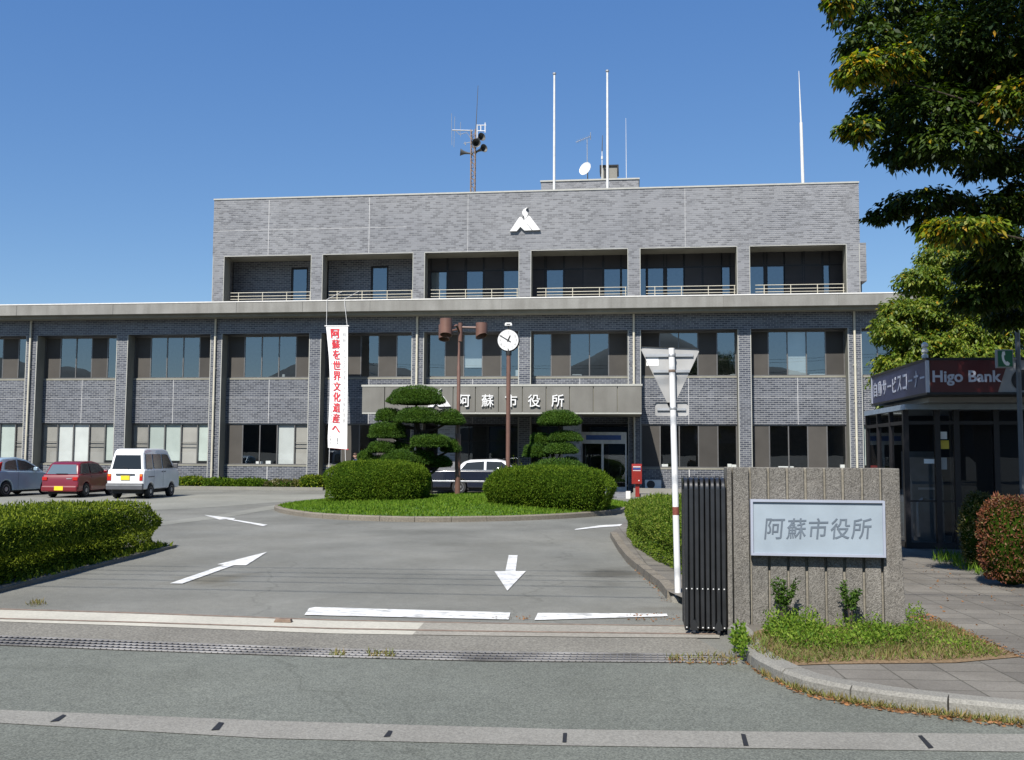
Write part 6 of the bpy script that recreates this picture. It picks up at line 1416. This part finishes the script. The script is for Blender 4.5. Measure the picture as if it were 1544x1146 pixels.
def make_car(name, label, loc, rz, S, paint, W, lower, wheels, wr, cabin, belt, tumble, side_win, rear_win, front_win, roofpaint=None, glass=None, rearglass=None):
    t = empty(name, loc, rz); tag(t, label, 'van' if 'van' in name else 'car', 'parked cars')
    t.scale = (1, 1, 1)
    sc = lambda pts: [(x*S, z*S) for x, z in pts]
    hw = W*S/2
    # lower body with wheel arches cut in its underside
    top = sc(lower); zb = min(top[0][1], top[-1][1]); pts = list(top); ar = wr*S*1.16
    for wx in sorted([w*S for w in wheels], reverse=True):
        a0 = math.asin(min(1, max(-1, (zb-wr*S)/ar)))
        for a in np.linspace(a0, math.pi-a0, 11): pts.append((wx+ar*math.cos(a), wr*S+ar*math.sin(a)))
    mb = MB(); mb.prism(pts, 'xz', -hw, hw); body = mb.build('body', paint, t, bevel=0.05*S, bseg=3, blimit=38, smooth=True)
    def yv(z): return hw-0.035*S-tumble*max(0, z-belt*S)
    cp = sc(cabin); n_ = len(cp); mb = MB()
    vv = [(x, -yv(z), z) for x, z in cp]+[(x, yv(z), z) for x, z in cp]
    mb.add(vv, [tuple(range(n_)), tuple(range(2*n_-1, n_-1, -1))]+[(i, i+n_, (i+1) % n_+n_, (i+1) % n_) for i in range(n_)])
    mb.build('cabin', roofpaint or paint, t, bevel=0.06*S, bseg=3, blimit=25, smooth=True)
    e = 0.022
    for w in side_win:
        p_ = sc(w)
        for sgn in (-1, 1):
            mb = MB(); vv = [(x, sgn*(yv(z)+e), z) for x, z in p_]; vi = [(x, sgn*(yv(z)-0.02), z) for x, z in p_]; k = len(p_)
            mb.add(vv+vi, [tuple(range(k)), tuple(range(2*k-1, k-1, -1))]+[(i, (i+1) % k, k+(i+1) % k, k+i) for i in range(k)]); mb.build('side_window', glass or M['carglass'], t)
    def cross(nm, x0, z0, x1, z1, in0, in1, mtl, off):
        d = Vector((x1-x0, z1-z0))*S; nv = Vector((-d.y, d.x)).normalized()*off
        a = (x0*S+nv.x, z0*S+nv.y); c = (x1*S+nv.x, z1*S+nv.y)
        mb = MB(); ya, yc = yv(z0*S)-in0*S, yv(z1*S)-in1*S
        o1 = (x0*S-nv.x*1.5, z0*S-nv.y*1.5); o2 = (x1*S-nv.x*1.5, z1*S-nv.y*1.5)
        mb.add([(a[0], -ya, a[1]), (a[0], ya, a[1]), (c[0], yc, c[1]), (c[0], -yc, c[1]), (o1[0], -ya, o1[1]), (o1[0], ya, o1[1]), (o2[0], yc, o2[1]), (o2[0], -yc, o2[1])], [(0, 1, 2, 3), (7, 6, 5, 4), (0, 4, 5, 1), (1, 5, 6, 2), (2, 6, 7, 3), (3, 7, 4, 0)])
        return mb.build(nm, mtl, t, bevel=0.0)
    if rear_win: cross('rear_window', *rear_win, rearglass or glass or M['carglass'], 0.008)
    if front_win: cross('windscreen', *front_win, glass or M['carglass'], -0.008)
    for wx in wheels:
        for sgn in (-1, 1):
            mb = MB(); R_ = wr*S; c = (wx*S, sgn*(hw-0.09*S), R_)
            mb.lathe([(R_*0.62, -0.08*S), (R_*0.95, -0.085*S), (R_, -0.06*S), (R_, 0.06*S), (R_*0.95, 0.085*S), (R_*0.62, 0.08*S)], c, (0, sgn, 0), 26); tyre = mb.build('wheel', M['rubber'], t, smooth=True)
            mb = MB(); mb.lathe([(R_*0.63, 0.05*S), (R_*0.62, 0.083*S), (R_*0.5, 0.07*S), (R_*0.2, 0.085*S), (R_*0.1, 0.09*S)], c, (0, sgn, 0), 26); mb.build('rim', M['hub'], tyre, smooth=True)
    return t
def cbox(t, name, mt_, S, x0, y0, z0, x1, y1, z1, bev=0.01): mb = MB(); mb.box(x0*S, y0*S, z0*S, x1*S, y1*S, z1*S); return mb.build(name, mt_, t, bevel=bev)

HEAD = R(90)
# white microvan
S = 0.945; vx, vy = -17.62, 32.9
van = make_car('parked_van', 'white microvan with a yellow plate parked tail out by the wall', (vx, vy, 0), HEAD+R(3), S, M['p_white'], 1.40,
    [(-0.30, 0.36), (-0.34, 0.45), (-0.33, 0.92), (-0.27, 1.10), (2.62, 1.10), (2.86, 0.95), (2.92, 0.55), (2.90, 0.34)], [0.33, 2.22], 0.27,
    [(-0.25, 1.06), (-0.13, 1.72), (0.0, 1.84), (0.25, 1.87), (1.7, 1.87), (2.05, 1.80), (2.60, 1.06)], 1.06, 0.16,
    [[(-0.08, 1.12), (0.02, 1.66), (0.50, 1.66), (0.50, 1.12)], [(0.60, 1.12), (0.60, 1.66), (1.32, 1.66), (1.32, 1.12)], [(1.42, 1.12), (1.42, 1.66), (1.92, 1.64), (2.36, 1.12)]],
    (-0.243, 1.10, -0.148, 1.62, 0.10, 0.10), (2.56, 1.12, 2.10, 1.72, 0.08, 0.08))
cbox(van, 'rear_bumper', M['bumper'], S, -0.42, -0.70, 0.34, -0.30, 0.70, 0.58, 0.03); mb = MB(); mb.box(-0.425*S, -0.69*S, 0.50*S, -0.42*S, 0.69*S, 0.525*S); mb.build('bumper_strip', M['hub'], van)
for sg in (-1, 1):
    l = cbox(van, 'tail_light', M['taillamp'], S, -0.36, sg*0.60-0.06, 0.68, -0.30, sg*0.60+0.09 if sg > 0 else sg*0.60+0.06, 0.93, 0.01)
    cbox(van, 'indicator', M['orange'], S, -0.365, sg*0.60-0.05, 0.84, -0.36, sg*0.60+0.05, 0.92, 0)
pl_ = cbox(van, 'number_plate', M['yplate'], S, -0.365, -0.17, 0.70, -0.345, 0.17, 0.86, 0.005)
cbox(van, 'plate_lamp_bar', M['bumper'], S, -0.37, -0.36, 0.88, -0.33, 0.36, 0.94, 0.008)
for sg in (-1, 1): cbox(van, 'door_mirror', M['bumper'], S, 2.22, sg*0.70 if sg > 0 else -0.90, 1.12, 2.30, sg*0.70+0.20 if sg > 0 else -0.70, 1.30, 0.03)
cbox(van, 'side_strip', M['bumper'], S, 0.58, -0.712, 0.80, -0.24+0.3, -0.70, 0.83, 0); cbox(van, 'door_seam', M['bumper'], S, 0.55, -0.703, 0.45, 0.558, -0.70, 1.06, 0); cbox(van, 'door_seam', M['bumper'], S, 1.37, -0.703, 0.40, 1.378, -0.70, 1.06, 0); cbox(van, 'door_handle', M['bumper'], S, 1.22, -0.712, 0.97, 1.33, -0.70, 1.01, 0); cbox(van, 'door_handle', M['bumper'], S, 1.45, -0.712, 0.97, 1.56, -0.70, 1.01, 0)
mb = MB(); mb.tube([(-0.265*S, -0.1*S, 1.09*S), (-0.235*S, 0.15*S, 1.2*S)], 0.008, 5); mb.build('wiper', M['dark'], van)
cbox(van, 'underbody', M['dark'], S, -0.2, -0.55, 0.2, 2.8, 0.55, 0.40, 0)
# small dark red hatchback
S = 0.93; rx_, ry_ = -20.2, 33.3
red = make_car('parked_car', 'dark red small hatchback with a yellow plate between the blue car and the van', (rx_, ry_, 0), HEAD+R(5), S, M['p_red'], 1.42,
    [(-0.50, 0.24), (-0.58, 0.34), (-0.57, 0.70), (-0.48, 0.90), (2.0, 0.92), (2.75, 0.80), (2.86, 0.62), (2.86, 0.24)], [0.15, 2.33], 0.28,
    [(-0.46, 0.86), (-0.24, 1.28), (-0.05, 1.37), (0.9, 1.40), (1.4, 1.33), (2.1, 0.88)], 0.88, 0.26,
    [[(-0.25, 0.94), (-0.08, 1.27), (0.42, 1.30), (0.42, 0.94)], [(0.52, 0.94), (0.52, 1.30), (1.30, 1.26), (1.80, 0.94)]],
    (-0.455, 0.90, -0.255, 1.265, 0.09, 0.11), (2.05, 0.92, 1.45, 1.30, 0.08, 0.08), rearglass=M['carglass_pale'])
cbox(red, 'rear_bumper', M['p_red'], S, -0.66, -0.70, 0.24, -0.54, 0.70, 0.47, 0.05)
for sg in (-1, 1): cbox(red, 'tail_light', M['taillamp'], S, -0.60, sg*0.59-0.10, 0.66, -0.55, sg*0.59+0.10, 0.80, 0.02)
cbox(red, 'number_plate', M['yplate'], S, -0.672, -0.17, 0.29, -0.655, 0.17, 0.45, 0.004); cbox(red, 'wiper', M['dark'], S, -0.50, -0.25, 0.91, -0.475, 0.2, 0.93, 0); cbox(red, 'underbody', M['dark'], S, -0.4, -0.55, 0.15, 2.7, 0.55, 0.3, 0)
cbox(red, 'door_seam', M['dark'], S, 0.46, -0.713, 0.36, 0.466, -0.708, 0.9, 0); cbox(red, 'door_handle', M['bumper'], S, 0.52, -0.722, 0.78, 0.64, -0.708, 0.81, 0)
cbox(red, 'badge', M['hub'], S, -0.585, -0.45, 0.72, -0.575, -0.25, 0.75, 0)
for sg in (-1, 1): cbox(red, 'door_mirror', M['p_red'], S, 1.55, sg*0.70 if sg > 0 else -0.86, 0.92, 1.65, sg*0.70+0.16 if sg > 0 else -0.70, 1.04, 0.03)
# pale blue hatchback at the left edge
S = 0.94; bx_, by_ = -23.25, 33.3
blu = make_car('parked_car', 'pale blue rounded hatchback at the left edge of the car park', (bx_, by_, 0), HEAD+R(-6), S, M['p_blue'], 1.48,
    [(-0.50, 0.24), (-0.58, 0.40), (-0.55, 0.85), (-0.42, 1.0), (0.6, 0.98), (2.1, 0.94), (2.75, 0.78), (2.88, 0.55), (2.86, 0.22)], [0.10, 2.35], 0.29,
    [(-0.44, 0.94), (-0.26, 1.36), (0.0, 1.48), (0.75, 1.52), (1.30, 1.42), (1.75, 1.20), (2.25, 0.92)], 0.94, 0.24,
    [[(0.02, 1.06), (0.10, 1.30), (0.30, 1.38), (0.68, 1.41), (0.68, 1.02)], [(0.78, 1.02), (0.78, 1.41), (1.22, 1.35), (1.60, 1.19), (1.90, 1.0)]],
    (-0.435, 1.0, -0.275, 1.36, 0.13, 0.13), (2.2, 0.96, 1.4, 1.38, 0.08, 0.08))
for sg in (-1, 1):
    mb = MB(); mb.prism([(-0.50*S, 0.86*S), (-0.30*S, 1.30*S), (-0.16*S, 1.34*S), (-0.24*S, 1.02*S), (-0.36*S, 0.86*S)], 'xz', sg*0.715*S-0.03, sg*0.715*S+0.03); mb.build('tail_light', M['taillamp'], blu, bevel=0.015)
cbox(blu, 'rear_bumper', M['p_blue'], S, -0.66, -0.72, 0.24, -0.52, 0.72, 0.56, 0.06); cbox(blu, 'underbody', M['dark'], S, -0.4, -0.55, 0.15, 2.7, 0.55, 0.3, 0)
cbox(blu, 'door_seam', M['bumper'], S, 0.72, -0.744, 0.3, 0.726, -0.738, 0.98, 0); cbox(blu, 'door_handle', M['p_blue'], S, 0.80, -0.752, 0.84, 0.94, -0.738, 0.87, 0.005); cbox(blu, 'door_handle', M['p_blue'], S, 0.20, -0.752, 0.86, 0.34, -0.738, 0.89, 0.005)
for sg in (-1, 1): cbox(blu, 'door_mirror', M['p_blue'], S, 1.55, sg*0.72 if sg > 0 else -0.90, 0.98, 1.67, sg*0.72+0.18 if sg > 0 else -0.72, 1.12, 0.03)
# dark saloon with a pale roof painted in for sun glare, half hidden behind the island planting; it faces right
S = 0.98; Yc_ = 40.3; cx_ = hX(667, 730, Yc_)
sal = make_car('parked_car', 'dark saloon with sun glare painted pale on its roof, half hidden behind the island hedges', (cx_+0.25, Yc_+0.1, 0), R(2), S, M['p_navy'], 1.62,
    [(-0.88, 0.26), (-0.96, 0.42), (-0.92, 0.86), (-0.80, 0.95), (0.20, 0.98), (2.40, 0.97), (3.65, 0.86), (3.80, 0.62), (3.80, 0.26)], [0.55, 3.05], 0.30,
    [(0.30, 0.95), (0.72, 1.34), (1.0, 1.43), (2.1, 1.46), (2.5, 1.38), (3.0, 0.95)], 0.95, 0.30,
    [[(0.62, 1.02), (0.86, 1.30), (1.58, 1.36), (1.58, 1.02)], [(1.68, 1.02), (1.68, 1.36), (2.32, 1.34), (2.75, 1.02)]],
    (0.34, 0.99, 0.70, 1.32, 0.10, 0.12), (2.95, 0.99, 2.53, 1.35, 0.08, 0.1), roofpaint=M['p_glare'])
cbox(sal, 'side_strip', M['hub'], S, -0.85, -0.825, 0.50, 3.3, -0.81, 0.56, 0.004); cbox(sal, 'underbody', M['dark'], S, -0.7, -0.6, 0.15, 3.2, 0.6, 0.3, 0)
for sg in (-1, 1): cbox(sal, 'tail_light', M['taillamp'], S, -0.965, sg*0.62-0.17, 0.62, -0.90, sg*0.62+0.19 if sg < 0 else sg*0.62+0.17, 0.82, 0.02); cbox(sal, 'door_mirror', M['p_glare'], S, 2.15, sg*0.80 if sg > 0 else -0.96, 1.0, 2.25, sg*0.80+0.16 if sg > 0 else -0.80, 1.12, 0.03)
cbox(sal, 'rear_bumper', M['p_navy'], S, -1.02, -0.78, 0.28, -0.90, 0.78, 0.52, 0.05)

# ------------------------------------------------------------------ person standing behind the left clipped hedge
M['skin'] = plain('skin', (0.50, 0.30, 0.21), 0.6, 0, 0.05); M['hair'] = plain('brown_hair', (0.055, 0.028, 0.018), 0.6); M['shirt'] = plain('navy_shirt', (0.02, 0.03, 0.07), 0.85, 0, 0.2, 12); M['trousers'] = plain('dark_trousers', (0.03, 0.03, 0.035), 0.85); M['shoe'] = plain('dark_shoe', (0.02, 0.018, 0.016), 0.6)
def skin_mesh(verts, edges, radii, root=0, sub=3):
    me = bpy.data.meshes.new('tmp'); me.from_pydata(verts, edges, []); o = bpy.data.objects.new('tmp', me); COL.objects.link(o)
    md = o.modifiers.new('s', 'SKIN'); md.use_smooth_shade = True
    lay = me.skin_vertices[0].data
    for i, r_ in enumerate(radii): lay[i].radius = r_ if isinstance(r_, tuple) else (r_, r_); lay[i].use_root = (i == root)
    sb_ = o.modifiers.new('u', 'SUBSURF'); sb_.levels = sub; sb_.render_levels = sub
    dg = bpy.context.evaluated_depsgraph_get(); dg.update(); ev = o.evaluated_get(dg); out = bpy.data.meshes.new_from_object(ev)
    bpy.data.objects.remove(o); return out
Yh = 38.6; hp_ = onY(533.5, 690, Yh); hh = hZ(534, 684.5, Yh)
k = hh/1.62
pt = empty('person', (hp_[0]+0.10, Yh, 0), R(-25)); tag(pt, 'person in a navy top looking down, standing behind the left clipped hedge', 'person')
# local frame: faces -Y
vs = [(0, 0, .90), (0, .01, 1.08), (0, .0, 1.26), (0, -.02, 1.36), (0, -.045, 1.43), (0, -.075, 1.50), (0, -.095, 1.57),
      (.10, 0, .86), (.105, -.02, .48), (.11, .02, .09), (.12, -.12, .035), (-.10, 0, .86), (-.105, -.01, .48), (-.11, .03, .09), (-.12, -.11, .035),
      (.165, -.0, 1.32), (.225, .0, 1.08), (.15, -.21, 1.0), (.095, -.265, 1.01), (-.165, -.0, 1.32), (-.225, .0, 1.08), (-.15, -.21, 1.0), (-.095, -.265, 1.01)]
es = [(0, 1), (1, 2), (2, 3), (3, 4), (4, 5), (5, 6), (0, 7), (7, 8), (8, 9), (9, 10), (0, 11), (11, 12), (12, 13), (13, 14), (3, 15), (15, 16), (16, 17), (17, 18), (3, 19), (19, 20), (20, 21), (21, 22)]
rd = [(.14, .10), (.13, .09), (.15, .10), (.105, .07), .043, .062, .088, .085, .06, .04, .035, .085, .06, .04, .035, .065, .045, .033, .024, .065, .045, .033, .024]
me = skin_mesh([(x*k, y*k, z*k) for x, y, z in vs], es, [tuple(q*k for q in r_) if isinstance(r_, tuple) else r_*k for r_ in rd])
me.materials.append(M['skin']); me.materials.append(M['shirt']); me.materials.append(M['trousers']); me.materials.append(M['shoe'])
for p in me.polygons:
    c = p.center/k; p.use_smooth = True
    if c.z < 0.075: p.material_index = 3
    elif c.z < 0.90 and abs(c.x) < 0.22 and c.y > -0.16: p.material_index = 2
    elif (c.z < 1.385 + 0.02*(c.y > -0.02) or (abs(c.x) > 0.05 and c.z < 1.44)) and c.y > -0.20: p.material_index = 1
o = bpy.data.objects.new('body', me); COL.objects.link(o); o.parent = pt
mb = MB()
hd = Vector((0, -0.09, 1.555))*k
V, F = [], []
for j in range(9):
    for i in range(20):
        th = 2*math.pi*i/20; p0_ = -0.55 + 1.0*max(0.0, -math.sin(th))**0.6; ph = p0_ + (math.pi/2-p0_)*j/8; fx = 0.086*math.cos(ph)*math.cos(th); fy = 0.094*math.cos(ph)*math.sin(th); fz = 0.100*math.sin(ph)
        V.append((hd.x+fx*k*1.08, hd.y+(fy+0.018)*k*1.08, hd.z+(fz+0.005)*k*1.08))
for j in range(8):
    for i in range(20): F.append((j*20+i, j*20+(i+1) % 20, (j+1)*20+(i+1) % 20, (j+1)*20+i))
mb.add(V, F); mb.build('hair', M['hair'], pt, smooth=True)
# hands with fingers, closed round a small cream paper bag
for sg in (1, -1):
    vs = []; es = []; rd = []; w0 = (sg*.090, -.268, 1.01); vs.append(w0); rd.append(.022); vs.append((sg*.075, -.305, 1.005)); rd.append(.026); es.append((0, 1))
    for f in range(4):
        b0_ = len(vs); z_ = 1.03-0.017*f; l_ = (.030, .034, .032, .026)[f]
        vs += [(sg*.066, -.33, z_), (sg*.052, -.345-l_*0.3, z_-.004), (sg*.030, -.345, z_-.008)]; rd += [.0095, .0085, .0075]; es += [(1, b0_), (b0_, b0_+1), (b0_+1, b0_+2)]
    b0_ = len(vs); vs += [(sg*.062, -.285, 1.045), (sg*.040, -.30, 1.055)]; rd += [.0105, .009]; es += [(0, b0_), (b0_, b0_+1)]
    me = skin_mesh([tuple(q*k for q in v) for v in vs], es, [r_*k for r_ in rd], sub=1); me.materials.append(M['skin'])
    for p in me.polygons: p.use_smooth = True
    o = bpy.data.objects.new('hand', me); COL.objects.link(o); o.parent = pt
# collar, cuffs and ears
mb = MB(); mb.tube([tuple(Vector((0.058*math.cos(a), -0.035+0.052*math.sin(a), 1.393-0.012*math.sin(a)))*k) for a in np.linspace(0, 2*math.pi, 17)], 0.022*k, 8, cap=False)
for sg in (-1, 1): mb.tube([tuple(Vector((sg*.158, -.185, 1.008))*k), tuple(Vector((sg*.145, -.222, 1.001))*k)], 0.042*k, 12)
mb.build('shirt_trim', M['shirt'], pt, smooth=True)
mb = MB()
for sg in (-1, 1): mb.lathe([(0.006, -0.012), (0.022, 0), (0.006, 0.012)], tuple(Vector((sg*0.088, -0.085, 1.54))*k), (sg, -0.3, 0), 10)
mb.build('ears', M['skin'], pt, smooth=True)
# face
mb = MB()
for sg in (-1, 1): mb.lathe([(0.009, -0.008), (0.006, 0.002)], tuple(Vector((sg*0.030, -0.172, 1.548))*k), (0, -1, 0), 8)
mb.build('eyes', M['hair'], pt); mb = MB(); mb.prism([(-0.165, 1.545), (-0.190, 1.520), (-0.165, 1.514)], 'yz', -0.010, 0.010); mb.box(-0.018, -0.160, 1.492, 0.018, -0.150, 1.498); mb.build('nose_and_mouth', M['skin'], pt)
fw = Matrix.Rotation(R(-25), 4, 'Z') @ Vector((0, -0.33*k, 1.0*k)); bg_ = (pt.location.x+fw.x, pt.location.y+fw.y, fw.z)
mb = MB(); mb.prism([(-0.05, -0.06), (0.05, -0.06), (0.06, 0.05), (0.02, 0.065), (-0.055, 0.055)], 'xz', -0.03, 0.03); bgo = mb.build('paper_bag', plain('cream_paper', (0.62, 0.50, 0.32), 0.8), bevel=0.01); bgo.location = bg_; tag(bgo, 'small cream paper bag held by the person behind the hedge', 'bag')
